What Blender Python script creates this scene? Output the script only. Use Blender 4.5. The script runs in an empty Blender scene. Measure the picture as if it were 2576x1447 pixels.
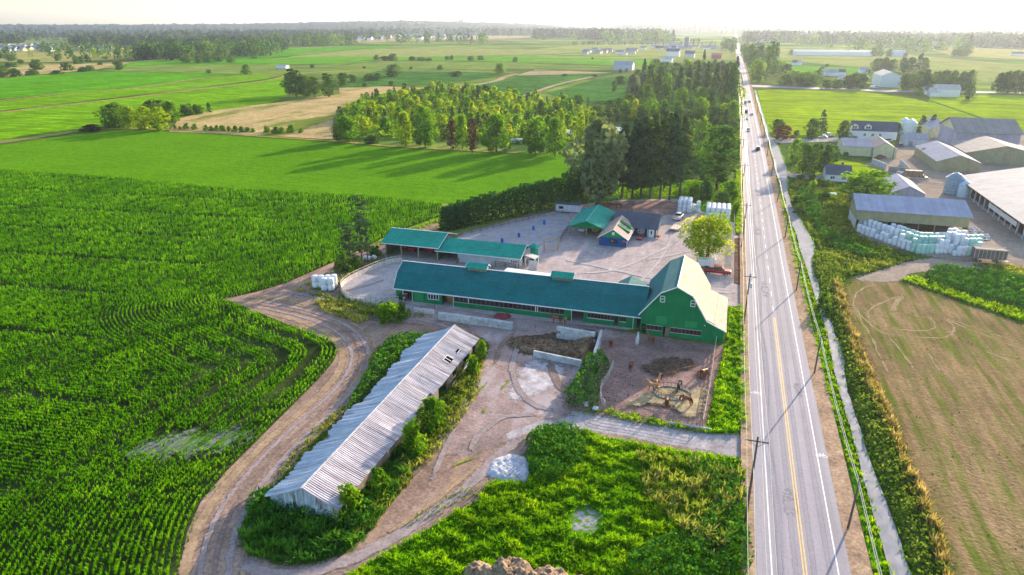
import bpy, math, random
import numpy as np
from mathutils import Vector, Matrix

# ------------------------------------------------------------------ camera, sky, sun, exposure
SC = bpy.context.scene
COL = SC.collection
CAM_H = 56.0
PITCH, YAW = 21.128, 17.2056           # degrees below the horizon, degrees left of the road's direction (+Y)
cam_d = bpy.data.cameras.new('camera')
cam = bpy.data.objects.new('camera', cam_d)
COL.objects.link(cam)
cam.location = (0, 0, CAM_H)
cam.rotation_euler = (math.radians(90 - PITCH), 0, math.radians(YAW))
cam_d.sensor_width = 36.0
cam_d.lens = 24.0
cam_d.clip_start = 0.5
cam_d.clip_end = 40000.0
SC.camera = cam

SUN_AZ, SUN_EL = 20.5, 14.5            # azimuth from +Y towards +X
w = bpy.data.worlds.new('World')
SC.world = w
w.use_nodes = True
wn = w.node_tree
bg = wn.nodes['Background']
sky = wn.nodes.new('ShaderNodeTexSky')
sky.sky_type = 'NISHITA'
sky.sun_disc = False
sky.sun_elevation = math.radians(SUN_EL)
sky.sun_rotation = math.radians(SUN_AZ)
sky.altitude = 50
sky.air_density = 1.0
sky.dust_density = 1.5
sky.ozone_density = 1.6
wn.links.new(sky.outputs[0], bg.inputs['Color'])
bg.inputs['Strength'].default_value = 0.15
sun_d = bpy.data.lights.new('sun', 'SUN')
sun = bpy.data.objects.new('sun', sun_d)
COL.objects.link(sun)
sd = Vector((math.sin(math.radians(SUN_AZ)) * math.cos(math.radians(SUN_EL)),
             math.cos(math.radians(SUN_AZ)) * math.cos(math.radians(SUN_EL)), math.sin(math.radians(SUN_EL))))
sun.rotation_euler = sd.to_track_quat('Z', 'Y').to_euler()
sun.location = (60, 200, 150)
sun_d.energy = 4.2
sun_d.angle = math.radians(0.6)
sun_d.color = (1.0, 0.81, 0.60)
SC.view_settings.view_transform = 'Standard'
SC.view_settings.look = 'None'
SC.view_settings.exposure = 1.45
SC.view_settings.gamma = 1.0
SC.render.engine = 'CYCLES'
SC.cycles.use_denoising = True
SC.cycles.max_bounces = 6
SC.cycles.diffuse_bounces = 3
SC.cycles.transmission_bounces = 3
SC.cycles.transparent_max_bounces = 12
SC.cycles.volume_bounces = 0
SC.cycles.use_adaptive_sampling = True

# ------------------------------------------------------------------ survey: photo measurements -> points on the ground
_th, _ps, _F = math.radians(PITCH), math.radians(YAW), 1717.0
_fw = np.array([-math.sin(_ps) * math.cos(_th), math.cos(_ps) * math.cos(_th), -math.sin(_th)])
_rt = np.array([math.cos(_ps), math.sin(_ps), 0.0])
_up = np.cross(_rt, _fw)
def at(u, v, z=0.0):
    d = _fw * _F + _rt * (u - 1287.5) + _up * (723.5 - v)
    t = (z - CAM_H) / d[2]
    return (d[0] * t, d[1] * t, z)
def hgt(b, top):                       # height of a thing whose foot was measured at b and whose top at top (same column)
    g = at(*b)
    d = _fw * _F + _rt * (b[0] - 1287.5) + _up * (723.5 - top)
    s = (g[0] * d[0] + g[1] * d[1]) / (d[0] ** 2 + d[1] ** 2)
    return CAM_H + d[2] * s
def ppm(g):                            # survey pixels per metre at a ground point
    return _F / (np.dot(np.array(g) - np.array([0, 0, CAM_H]), _fw))
A1 = lambda X, Y: (.2607 * X, .2607 * Y)
A2 = lambda X, Y: (670.6 + .2607 * X, .2607 * Y)
A3 = lambda X, Y: (1341 + .2282 * X, .2282 * Y)
A4 = lambda X, Y: (1844 + .2838 * X, .2838 * Y)
Q = lambda X, Y: (1844 + .2838 * X, 268 + .2838 * Y)
L = lambda X, Y: (.8382 * (1600 + .2557 * X), .8382 * (560 + .2557 * Y))
K = lambda X, Y: (.8382 * (1100 + .2349 * X), .8382 * (660 + .2349 * Y))
D = lambda X, Y: (.8382 * (1700 + .2903 * X), .8382 * (900 + .2903 * Y))
E = lambda X, Y: (.8382 * (1100 + .2765 * X), .8382 * (850 + .2765 * Y))
B = lambda X, Y: (.8382 * (700 + .4492 * X), .8382 * (950 + .4492 * Y))

# ------------------------------------------------------------------ helpers
def tag(o, label=None, cat=None, group=None, kind=None):
    if label: o['label'] = label
    if cat: o['category'] = cat
    if group: o['group'] = group
    if kind: o['kind'] = kind
    return o
def empty(name, loc, label, cat, group=None, rz=0.0):
    o = bpy.data.objects.new(name, None)
    COL.objects.link(o)
    o.location = loc
    o.rotation_euler = (0, 0, rz)
    o.empty_display_size = 0.3
    return tag(o, label, cat, group)
def link(name, me, parent=None):
    o = bpy.data.objects.new(name, me)
    COL.objects.link(o)
    if parent is not None: o.parent = parent
    return o
def copy_tree(o, parent=None):
    c = o.copy()
    COL.objects.link(c)
    c.parent = parent
    for ch in list(o.children): copy_tree(ch, c)
    return c

class MB:
    def __init__(s): s.v = []; s.f = []; s.m = []
    def add(s, vs, fs, m=0):
        n = len(s.v)
        s.v += [tuple(p) for p in vs]
        for f in fs:
            s.f.append(tuple(i + n for i in f)); s.m.append(m)
        return s
    def box(s, x0, x1, y0, y1, z0, z1, m=0):
        return s.add([(x0,y0,z0),(x1,y0,z0),(x1,y1,z0),(x0,y1,z0),(x0,y0,z1),(x1,y0,z1),(x1,y1,z1),(x0,y1,z1)],
                     [(0,3,2,1),(4,5,6,7),(0,1,5,4),(1,2,6,5),(2,3,7,6),(3,0,4,7)], m)
    def beam(s, p, q, w, h, m=0, up=(0,0,1)):
        p, q = Vector(p), Vector(q)
        d = (q - p).normalized(); u = Vector(up)
        if abs(d.dot(u)) > .98: u = Vector((0,1,0))
        r = d.cross(u).normalized(); u = r.cross(d)
        vs = []
        for c in (p, q):
            for a, b in ((-1,-1),(1,-1),(1,1),(-1,1)): vs.append(c + r * (a * w / 2) + u * (b * h / 2))
        return s.add(vs, [(3,2,1,0),(4,5,6,7),(0,1,5,4),(1,2,6,5),(2,3,7,6),(3,0,4,7)], m)
    def cyl(s, p, q, r0, r1, n=8, m=0, caps=True):
        p, q = Vector(p), Vector(q)
        d = (q - p).normalized(); u = Vector((0,0,1)) if abs(d.z) < .9 else Vector((1,0,0))
        a = d.cross(u).normalized(); b = d.cross(a)
        vs = []
        for c, r in ((p, r0), (q, r1)):
            for k in range(n):
                t = 2 * math.pi * k / n
                vs.append(c + a * (math.cos(t) * r) + b * (math.sin(t) * r))
        fs = [(k, (k+1) % n, n + (k+1) % n, n + k) for k in range(n)]
        if caps: fs += [tuple(range(n))[::-1], tuple(range(n, 2*n))]
        return s.add(vs, fs, m)
    def slab(s, pts, t, m=0):          # a flat polygon given a thickness t along its normal (pts on the outer side)
        P = [Vector(p) for p in pts]
        n = Vector((0,0,0))
        for i in range(len(P)):
            a, b = P[i], P[(i+1) % len(P)]
            n += Vector(((a.y-b.y)*(a.z+b.z), (a.z-b.z)*(a.x+b.x), (a.x-b.x)*(a.y+b.y)))
        n.normalize()
        k = len(P)
        return s.add(P + [p - n * t for p in P], [tuple(range(k)), tuple(range(k, 2*k))[::-1]] +
                     [(i, k+i, k+(i+1) % k, (i+1) % k) for i in range(k)], m)
    def lathe(s, prof, n=12, c=(0,0,0), m=0):
        vs = []; fs = []
        for r, z in prof:
            for k in range(n):
                t = 2*math.pi*k/n
                vs.append((c[0]+math.cos(t)*r, c[1]+math.sin(t)*r, c[2]+z))
        for i in range(len(prof)-1):
            for k in range(n):
                fs.append((i*n+k, i*n+(k+1)%n, (i+1)*n+(k+1)%n, (i+1)*n+k))
        fs.append(tuple(range((len(prof)-1)*n, len(prof)*n)))
        return s.add(vs, fs, m)
    def mesh(s, name, mats, smooth=False):
        me = bpy.data.meshes.new(name)
        me.from_pydata(s.v, [], s.f)
        for m in (mats if isinstance(mats, (list, tuple)) else [mats]): me.materials.append(m)
        if any(s.m): me.polygons.foreach_set('material_index', s.m)
        if smooth: me.polygons.foreach_set('use_smooth', [True] * len(s.f))
        me.update()
        return me
    def build(s, name, mats, parent=None, smooth=False):
        return link(name, s.mesh(name, mats, smooth), parent)

# ---- materials
MATS = {}
def _nt(name):
    m = bpy.data.materials.new(name)
    m.use_nodes = True
    t = m.node_tree
    t.nodes.clear()
    out = t.nodes.new('ShaderNodeOutputMaterial')
    return m, t, out
def _noise(t, scale, detail=4, stretch=None, rot=0, rough=.6, obj=True, dist=0.0):
    tc = t.nodes.new('ShaderNodeTexCoord')
    mp = t.nodes.new('ShaderNodeMapping')
    t.links.new(tc.outputs['Object'], mp.inputs[0])
    if stretch: mp.inputs['Scale'].default_value = stretch
    if rot: mp.inputs['Rotation'].default_value = (0, 0, math.radians(rot))
    n = t.nodes.new('ShaderNodeTexNoise')
    n.inputs['Scale'].default_value = scale
    n.inputs['Detail'].default_value = detail
    n.inputs['Roughness'].default_value = rough
    n.inputs['Distortion'].default_value = dist
    t.links.new(mp.outputs[0], n.inputs['Vector'])
    return n.outputs['Fac']
def _ramp(t, fac, stops):
    r = t.nodes.new('ShaderNodeValToRGB')
    el = r.color_ramp.elements
    while len(el) < len(stops): el.new(0.5)
    for e, (p, c) in zip(el, stops):
        e.position = p; e.color = (*c[:3], 1)
    t.links.new(fac, r.inputs[0])
    return r.outputs[0]
def _mix(t, fac, a, b, mode='MIX'):
    n = t.nodes.new('ShaderNodeMix')
    n.data_type = 'RGBA'; n.blend_type = mode
    for sock, val in ((n.inputs[0], fac), (n.inputs[6], a), (n.inputs[7], b)):
        if hasattr(val, 'is_linked') or hasattr(val, 'node'): t.links.new(val, sock)
        elif isinstance(val, (int, float)): sock.default_value = val
        else: sock.default_value = (*val[:3], 1)
    return n.outputs[2]
def sc3(c, k): return tuple(min(1, x * k) for x in c)
def surf(name, layers, rough=.9, spec=.3, metal=0.0, bump=None, var=0.0):
    """layers: [(c_low, c_high, scale, stretch, rot, lo, hi)...]; each further layer is laid over the first with its own noise mask"""
    if name in MATS: return MATS[name]
    m, t, out = _nt(name)
    col = None
    for i, L_ in enumerate(layers):
        c1, c2, s, st, rot, lo, hi = (list(L_) + [None, 0, .35, .65])[:7] if len(L_) == 3 else (list(L_) + [0, .35, .65])[:7] if len(L_) == 4 else (list(L_) + [.35, .65])[:7] if len(L_) == 5 else L_
        f = _noise(t, s, 5, st, rot)
        if i == 0:
            col = _ramp(t, f, [(lo, c1), (hi, c2)])
        elif c1 is None:               # overlay c2 where the noise is high
            col = _mix(t, _ramp(t, f, [(lo, (0,0,0)), (hi, (1,1,1))]), col, c2)
        else:                          # multiply
            col = _mix(t, 1.0, col, _ramp(t, f, [(lo, c1), (hi, c2)]), 'MULTIPLY')
    if var:
        oi = t.nodes.new('ShaderNodeObjectInfo')
        col = _mix(t, 1.0, col, _ramp(t, oi.outputs['Random'], [(0, (1-var,)*3), (1, (1+var,)*3)]), 'MULTIPLY')
    b = t.nodes.new('ShaderNodeBsdfPrincipled')
    t.links.new(col, b.inputs['Base Color'])
    b.inputs['Roughness'].default_value = rough
    b.inputs['Specular IOR Level'].default_value = spec
    b.inputs['Metallic'].default_value = metal
    if bump:
        s, k, st, rot = (list(bump) + [None, 0])[:4]
        bn = t.nodes.new('ShaderNodeBump')
        bn.inputs['Strength'].default_value = k
        bn.inputs['Distance'].default_value = .3
        t.links.new(_noise(t, s, 4, st, rot), bn.inputs['Height'])
        t.links.new(bn.outputs[0], b.inputs['Normal'])
    t.links.new(b.outputs[0], out.inputs[0])
    MATS[name] = m
    return m
def paint(name, c, rough=.6, var=.12, scale=1.5, spec=.4, metal=0.0):
    return surf(name, [(sc3(c, 1-var), sc3(c, 1+var), scale)], rough, spec, metal)
def leafy(name, dark, mid, light, trans=.45, scale=.35, hue=True, amp=1.0):
    """leaves: light and dark clumps by noise, each plant a little different, light comes through the leaf"""
    if name in MATS: return MATS[name]
    m, t, out = _nt(name)
    at_ = t.nodes.new('ShaderNodeAttribute'); at_.attribute_name = 'tint'
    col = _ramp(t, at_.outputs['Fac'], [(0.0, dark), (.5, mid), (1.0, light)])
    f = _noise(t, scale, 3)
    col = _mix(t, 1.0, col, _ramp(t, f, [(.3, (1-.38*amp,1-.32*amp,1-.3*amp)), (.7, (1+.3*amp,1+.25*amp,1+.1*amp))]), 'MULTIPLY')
    if hue:
        oi = t.nodes.new('ShaderNodeObjectInfo')
        col = _mix(t, 1.0, col, _ramp(t, oi.outputs['Random'], [(0, (.72,.8,.95)), (.5, (1,1,1)), (1, (1.35,1.15,.9))]), 'MULTIPLY')
    d = t.nodes.new('ShaderNodeBsdfDiffuse')
    tr = t.nodes.new('ShaderNodeBsdfTranslucent')
    t.links.new(col, d.inputs[0])
    t.links.new(_mix(t, 1.0, col, (1.25, 1.2, .7), 'MULTIPLY'), tr.inputs[0])
    mx = t.nodes.new('ShaderNodeMixShader')
    mx.inputs[0].default_value = trans
    t.links.new(d.outputs[0], mx.inputs[1]); t.links.new(tr.outputs[0], mx.inputs[2])
    t.links.new(mx.outputs[0], out.inputs[0])
    MATS[name] = m
    return m

# ---- ground sheets
SHEETS = 0
def smooth_poly(P, k=6, jit=0.0, closed=True, rng=None):
    P = np.array([p[:2] for p in P], float)
    n = len(P); out = []
    rng = rng or np.random.default_rng(n)
    for i in range(n if closed else n - 1):
        if closed: a, b, c, d = P[i-1], P[i], P[(i+1) % n], P[(i+2) % n]
        else: a, b, c, d = P[max(i-1, 0)], P[i], P[i+1], P[min(i+2, n-1)]
        for j in range(k):
            t = j / k
            q = .5 * ((2*b) + (c-a)*t + (2*a-5*b+4*c-d)*t*t + (3*b-a-3*c+d)*t**3)
            out.append(q + rng.normal(0, jit, 2) if jit else q)
    if not closed: out.append(P[-1])
    return np.array(out)
def feathered(mat):
    """the same ground thinning out raggedly towards the patch's rim"""
    nm = mat.name + '_ragged'
    if nm in MATS: return MATS[nm]
    m = mat.copy(); m.name = nm; t = m.node_tree
    out = [n for n in t.nodes if n.type == 'OUTPUT_MATERIAL'][0]; src = out.inputs[0].links[0].from_socket
    a = t.nodes.new('ShaderNodeAttribute'); a.attribute_name = 'rim'
    def mth(op, x, y):
        n = t.nodes.new('ShaderNodeMath'); n.operation = op
        for s_, v_ in zip(n.inputs, (x, y)):
            if isinstance(v_, (int, float)): s_.default_value = v_
            else: t.links.new(v_, s_)
        return n.outputs[0]
    e = a.outputs['Fac']
    n1 = mth('SUBTRACT', _noise(t, .9, 5, rough=.75), .5)
    k = mth('MULTIPLY', mth('MULTIPLY', e, mth('SUBTRACT', 1.0, e)), 9.0)
    f = mth('ADD', e, mth('MULTIPLY', n1, k))
    mr = t.nodes.new('ShaderNodeMapRange'); mr.interpolation_type = 'SMOOTHSTEP'
    mr.inputs[1].default_value = .25; mr.inputs[2].default_value = .75; t.links.new(f, mr.inputs[0])
    tr = t.nodes.new('ShaderNodeBsdfTransparent'); mx = t.nodes.new('ShaderNodeMixShader')
    t.links.new(mr.outputs[0], mx.inputs[0]); t.links.new(tr.outputs[0], mx.inputs[1]); t.links.new(src, mx.inputs[2]); t.links.new(mx.outputs[0], out.inputs[0])
    MATS[nm] = m
    return m
def sheet(name, pts, mat, label=None, smooth=0, jit=0.0, z=None, kind='structure', rim=0.0):
    """one patch of ground; every patch lies a little above the one laid before it"""
    global SHEETS
    SHEETS += 1
    if z is None: z = 0.0025 * SHEETS
    P = np.array([p[:2] for p in pts], float)
    if smooth: P = smooth_poly(P, smooth, jit)
    a = np.sum(P[:,0]*np.roll(P[:,1], -1) - np.roll(P[:,0], -1)*P[:,1])
    if a < 0: P = P[::-1]
    me = bpy.data.meshes.new(name)
    n = len(P)
    if rim:
        lo, hi = P.min(0) - rim*.4, P.max(0) + rim*.4
        rs = max(rim*.3, (hi-lo).max()/150); nx, ny = int((hi[0]-lo[0])/rs)+2, int((hi[1]-lo[1])/rs)+2
        X, Y = np.meshgrid(lo[0] + np.arange(nx)*rs, lo[1] + np.arange(ny)*rs); pt = np.stack([X.ravel(), Y.ravel()], 1)
        dd = np.full(len(pt), 1e9)
        for a_, b_ in zip(P, np.roll(P, -1, 0)):
            ab = b_-a_; t_ = np.clip(((pt-a_) @ ab)/(ab @ ab + 1e-9), 0, 1); dd = np.minimum(dd, np.linalg.norm(pt - (a_ + t_[:, None]*ab), axis=1))
        dd = np.where(inside(pt, P), dd, -dd)
        e_ = np.clip((dd + rim*.4)/rim, 0, 1)
        ix = np.arange(nx*ny).reshape(ny, nx); qd = np.stack([ix[:-1,:-1], ix[:-1,1:], ix[1:,1:], ix[1:,:-1]], -1).reshape(-1, 4)
        qd = qd[(e_[qd] > 0).any(1)]
        us_, inv = np.unique(qd, return_inverse=True)
        bpy.data.meshes.remove(me)
        me = np_mesh(name, np.column_stack([pt[us_], np.full(len(us_), z)]), inv.reshape(-1, 4), feathered(mat))
        a_ = me.attributes.new('rim', 'FLOAT', 'POINT'); a_.data.foreach_set('value', e_[us_].astype(np.float32))
    else:
        me.from_pydata([(x, y, z) for x, y in P], [], [tuple(range(n))])
        me.materials.append(mat)
    o = link(name, me)
    tag(o, label, None, None, kind)
    return P
def strip_(name, pts, width, mat, label=None, jit=0.0, z=None, kind='structure', sm=6, soft=False):
    P = smooth_poly(pts, sm, 0, False)
    T = np.gradient(P, axis=0); T /= np.linalg.norm(T, axis=1)[:, None] + 1e-9
    N = np.stack([-T[:,1], T[:,0]], 1)
    rng = np.random.default_rng(5)
    wd = np.interp(np.linspace(0, 1, len(P)), np.linspace(0, 1, len(width)) if isinstance(width, (list, tuple)) else [0, 1],
                   width if isinstance(width, (list, tuple)) else [width, width])
    l = P + N * (wd[:, None]/2 + rng.normal(0, 1, (len(P), 1)) * jit)
    r = P - N * (wd[:, None]/2 + rng.normal(0, 1, (len(P), 1)) * jit)
    if not soft: return band(name, l, r, mat, label, z, kind)
    global SHEETS
    SHEETS += 1
    n = len(P); cols = [l, l*.7+r*.3, l*.3+r*.7, r]
    e0 = np.clip(np.minimum(np.arange(n), np.arange(n)[::-1])/4, 0, 1)
    vs_ = np.concatenate([np.column_stack([c_, np.full(n, 0.0025*SHEETS if z is None else z)]) for c_ in cols]); i_ = np.arange(n-1)
    qs = np.concatenate([np.stack([(k+1)*n+i_, (k+1)*n+i_+1, k*n+i_+1, k*n+i_], 1) for k in range(3)])
    me = np_mesh(name, vs_, qs, feathered(mat)); a_ = me.attributes.new('rim', 'FLOAT', 'POINT')
    a_.data.foreach_set('value', np.concatenate([e0*0, e0, e0, e0*0]).astype(np.float32))
    tag(link(name, me), label, None, None, kind)
def band(name, l, r, mat, label=None, z=None, kind='structure'):
    global SHEETS
    SHEETS += 1
    if z is None: z = 0.0025 * SHEETS
    n = len(l)
    me = bpy.data.meshes.new(name)
    me.from_pydata([(x, y, z) for x, y in l] + [(x, y, z) for x, y in r], [], [(n+i, n+i+1, i+1, i) for i in range(n-1)])
    me.materials.append(mat)
    tag(link(name, me), label, None, None, kind)
def V(*p): return [at(*q) for q in p]

def inside(P, poly):
    poly = np.asarray(poly)[:, :2]
    x, y = P[:, 0], P[:, 1]
    c = np.zeros(len(P), bool)
    x1, y1 = poly[-1]
    for x2, y2 in poly:
        if y1 != y2:
            k = (y1 > y) != (y2 > y)
            c ^= k & (x < (x2 - x1) * (y - y1) / (y2 - y1) + x1)
        x1, y1 = x2, y2
    return c
def scatter(poly, dens, rng, excl=()):
    poly = np.asarray([p[:2] for p in poly], float)
    lo, hi = poly.min(0), poly.max(0)
    n = int(np.prod(hi - lo) * dens)
    P = rng.uniform(lo, hi, (n, 2))
    P = P[inside(P, poly)]
    for e in excl: P = P[~inside(P, np.asarray([p[:2] for p in e], float))]
    return P
def np_mesh(name, verts, quads, mat, tint=None):
    """verts (n,3), quads (m,4) as one mesh, made fast"""
    me = bpy.data.meshes.new(name)
    nv, nq = len(verts), len(quads)
    me.vertices.add(nv); me.vertices.foreach_set('co', np.ascontiguousarray(verts, dtype=np.float32).ravel())
    me.loops.add(nq * 4); me.loops.foreach_set('vertex_index', np.ascontiguousarray(quads, dtype=np.int32).ravel())
    me.polygons.add(nq); me.polygons.foreach_set('loop_start', np.arange(0, nq * 4, 4, dtype=np.int32))
    me.polygons.foreach_set('loop_total', np.full(nq, 4, dtype=np.int32))
    me.materials.append(mat)
    me.update(calc_edges=True)
    if tint is not None:
        a = me.attributes.new('tint', 'FLOAT', 'POINT')
        a.data.foreach_set('value', np.ascontiguousarray(tint, dtype=np.float32))
    return me
def blades(P, h, wd, nb, rng, lean=.5, z0=0.0, tint_lo=0.0, tint_hi=1.0, tint=None):
    """leaf blades rising from points P: each blade one bent strip of two quads"""
    n = len(P)
    P = np.repeat(P, nb, axis=0); m = len(P)
    hh = np.repeat(np.broadcast_to(h, (n,)), nb) * rng.uniform(.65, 1.15, m)
    ww = np.repeat(np.broadcast_to(wd, (n,)), nb) * rng.uniform(.7, 1.3, m)
    a = rng.uniform(0, 2*math.pi, m); le = rng.uniform(.15, 1, m) * lean * hh
    dx, dy = np.cos(a), np.sin(a)
    sx, sy = -dy * ww / 2, dx * ww / 2
    V_ = np.zeros((m, 6, 3))
    zb = z0
    V_[:,0] = np.stack([P[:,0]-sx*.6, P[:,1]-sy*.6, np.full(m, zb)], 1); V_[:,1] = np.stack([P[:,0]+sx*.6, P[:,1]+sy*.6, np.full(m, zb)], 1)
    mx, my = P[:,0]+dx*le*.3, P[:,1]+dy*le*.3
    V_[:,2] = np.stack([mx+sx, my+sy, zb+hh*.65], 1); V_[:,3] = np.stack([mx-sx, my-sy, zb+hh*.65], 1)
    ex, ey = P[:,0]+dx*le, P[:,1]+dy*le
    V_[:,4] = np.stack([ex-sx*.25, ey-sy*.25, zb+hh*.95], 1); V_[:,5] = np.stack([ex+sx*.25, ey+sy*.25, zb+hh*.95], 1)
    base = (np.arange(m) * 6)[:, None]
    q = np.concatenate([base + np.array([0,1,2,3]), base + np.array([3,2,5,4])], 0)
    tt = (np.repeat(tint, nb) + rng.normal(0, .08, m)) if tint is not None else rng.uniform(tint_lo, tint_hi, m)
    return V_.reshape(-1, 3), q, np.repeat(np.clip(tt, 0, 1), 6)
def vnoise(P, s, seed=0):
    """cheap smooth noise in 0..1 over the ground"""
    r = np.random.default_rng(seed); o = np.zeros(len(P)); tot = 0
    for k in range(7):
        a = r.uniform(0, 2*math.pi); f = (2*math.pi/s) * (1.0 + .75*k); w_ = 1/(1+.5*k)
        o += w_ * np.sin((P[:,0]*math.cos(a) + P[:,1]*math.sin(a))*f + r.uniform(0, 6.28) + 1.5*np.sin((P[:,0]*math.sin(a) - P[:,1]*math.cos(a))*f*.6)); tot += w_
    return .5 + .5 * o / tot * 1.6
def growth(name, poly, dens, h, wd, nb, mat, label, rng, excl=(), lean=.6, clump=4.0, thin=0.0, hvar=.5, seed=1, tshift=0.0):
    """a mass of grass or weeds nobody could count"""
    P = scatter(poly, dens, rng, excl)
    c = vnoise(P, clump, seed); c2 = vnoise(P, clump*4, seed+7)
    if thin: 
        k = rng.uniform(0, 1, len(P)) > thin * (1.4 - c - c2*.6)
        P, c, c2 = P[k], c[k], c2[k]
    if not len(P): return
    hh = h * (1 - hvar + hvar * 2 * c)
    v, q, t = blades(P, np.clip(hh, .1, None), wd, nb, rng, lean, tint=np.clip(.25 + .5*c2 + .35*(c-.5) + tshift + rng.normal(0, .12, len(P)), 0, 1))
    o = link(name, np_mesh(name, v, q, mat, t))
    tag(o, label, None, None, 'stuff')
    return o
# ------------------------------------------------------------------ ground colours
g_base = (.045,.13,.012)
def field_mat(name, c, c2=None, rows=None, rot=0, mic=1.6, patch=.03, k=.35, rk=.25, extra=None):  # crop greens are kept bright to hold the glow of backlit leaves
    """crop or pasture: broad patches, fine plants, rows along one bearing"""
    c2 = c2 or sc3(c, .6)
    lay = [(c2, c, mic, None, 0, .36, .64),
           ((1-k,)*3, (1+k,)*3, patch, (1,.35,1), rot, .3, .7), ((.8,)*3, (1.18,)*3, .35, (.5,1,1), rot, .35, .65), ((.78,.8,.8), (1.2,1.15,1.1), .11, (.4,1,1), rot, .36, .64), ((.86,)*3, (1.12,)*3, .3, (.03,1,1), rot, .4, .6)]
    if rows: lay.append(((1-rk,)*3, (1+rk,)*3, rows, (.06,1,1), rot, .38, .62))
    if extra: lay.append((None, *extra))
    return surf(name, lay, .95, 0.0, bump=(mic, .6))
m_ground = surf('m_ground', [((.07,.13,.02), (.19,.24,.05), .012), ((.6,)*3, (1.4,)*3, .0018, (1,2.5,1), -12, .42, .58), ((.8,.8,.8), (1.2,1.2,1.2), .8)], .95, 0.0)
m_soil = surf('m_soil', [((.10,.06,.04), (.2,.13,.1), 1.2), ((.75,)*3, (1.25,)*3, .12)], .95, 0.0)
m_cornsoil = surf('m_cornsoil', [((.028,.042,.012), (.055,.08,.022), 1.5), ((.7,)*3, (1.3,)*3, .08)], .95, 0.0)
def dirt(name, a, b, big=.14, k=.25, bump=.5, tracks=None, grass=None, straw=None):
    lay = [(a, b, 2.2, None, 0, .35, .65), ((1-k,)*3, (1+k,)*3, big, None, 0, .35, .65), ((.92,)*3, (1.08,)*3, 7, None, 0, .35, .65), ((.85,)*3, (1.12,)*3, .5, None, 0, .35, .65)]
    if tracks: lay.append(((.88,)*3, (1.1,)*3, tracks[0], (1,.09,1), tracks[1], .35, .65))
    if straw: lay.append((None, straw, .22, (1,.4,1), 30, .55, .7))
    if grass: lay.append((None, grass, .3, None, 0, .6, .72))
    return surf(name, lay, .95, 0.0, bump=(1.2, bump*.5))
m_dirt = dirt('m_dirt', (.235,.155,.12), (.375,.265,.21), tracks=(.9, -22), straw=(.44,.29,.17))
m_yard = dirt('m_yard', (.27,.19,.17), (.41,.31,.285), big=.12, straw=(.43,.37,.38))
m_gravel = dirt('m_gravel', (.32,.285,.29), (.46,.42,.43), k=.14, tracks=(.7, 85))
m_compound = dirt('m_compound', (.38,.31,.30), (.51,.425,.41), big=.07, k=.12, tracks=(.5, 60))
m_arena = dirt('m_arena', (.34,.315,.325), (.42,.395,.41), big=.12, k=.07)
m_pen = dirt('m_pen', (.225,.14,.12), (.35,.235,.20), big=.2, k=.2)
m_pale = dirt('m_pale', (.28,.265,.28), (.42,.41,.44), big=.6, k=.2)
m_patch = surf('m_patch', [((.26,.25,.26), (.38,.37,.39), 1.6), ((.8,)*3, (1.15,)*3, .6), (None, (.09,.22,.01), .9, None, 0, .47, .56)], .95, 0.0)
m_tanyard = dirt('m_tanyard', (.27,.215,.17), (.39,.32,.26), big=.07, k=.15)
m_straw = surf('m_straw', [((.42,.31,.15), (.62,.49,.28), 1.5), ((.8,)*3, (1.15,)*3, .4)], .95, 0.0, bump=(4, .5))
m_dung = surf('m_dung', [((.07,.045,.03), (.16,.11,.08), 1.5), ((.7,)*3, (1.2,)*3, 6)], .95, 0.0, bump=(4, .6))
m_f2 = surf('m_f2', [((.06,.165,.004), (.13,.31,.006), 1.3, None, 0, .34, .66), ((.8,.82,.8), (1.15,1.12,1.1), .45, (.6,1,1), -13, .35, .65), ((.9,)*3, (1.08,)*3, .03), ((.93,)*3, (1.06,)*3, .5, (.05,1,1), -13, .4, .6)], .95, 0.0)  # this flat green also carries the light shining through leaves
m_field_lo = field_mat('m_field_lo', (.125,.30,.004), (.07,.20,.004), rows=1.2, rot=-13)
m_strip_a = field_mat('m_strip_a', (.17,.35,.004), (.10,.25,.003), rows=.5, rot=-43, k=.2)
m_strip_b = field_mat('m_strip_b', (.11,.33,.003), (.06,.22,.003), rows=.5, rot=-43, k=.2)
m_strip_c = field_mat('m_strip_c', (.19,.27,.05), (.125,.19,.035), rows=.3, rot=-40, k=.15)
m_berry = field_mat('m_berry', (.075,.2,.03), (.03,.10,.015), rows=.22, rot=-5, mic=.5, k=.25, rk=.4)
m_tan = surf('m_tan', [((.33,.25,.09), (.52,.38,.2), .5), ((.8,)*3, (1.2,)*3, .05), (None, (.16,.2,.03), .04, (1,.3,1), -12, .52, .62)], .95, 0.0, bump=(1.5, .5))
m_dry = surf('m_dry', [((.26,.2,.06), (.45,.33,.13), 1.2), ((.75,)*3, (1.2,)*3, .15), (None, (.12,.18,.03), .5, None, 0, .5, .65)], .95, 0.0, bump=(2, .5))
m_bright = field_mat('m_bright', (.27,.37,.004), (.19,.30,.004), rows=.25, rot=70, k=.2)
m_grass = surf('m_grass', [((.06,.18,.008), (.14,.33,.012), 1.4), ((.7,)*3, (1.3,)*3, .12), (None, (.22,.2,.05), .6, None, 0, .58, .72)], .95, 0.0, bump=(2, .6))
m_grass2 = surf('m_grass2', [((.045,.09,.015), (.1,.17,.03), 1.4), ((.7,)*3, (1.3,)*3, .12), (None, (.2,.16,.06), .3, None, 0, .55, .72)], .95, 0.0, bump=(2, .6))
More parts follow.
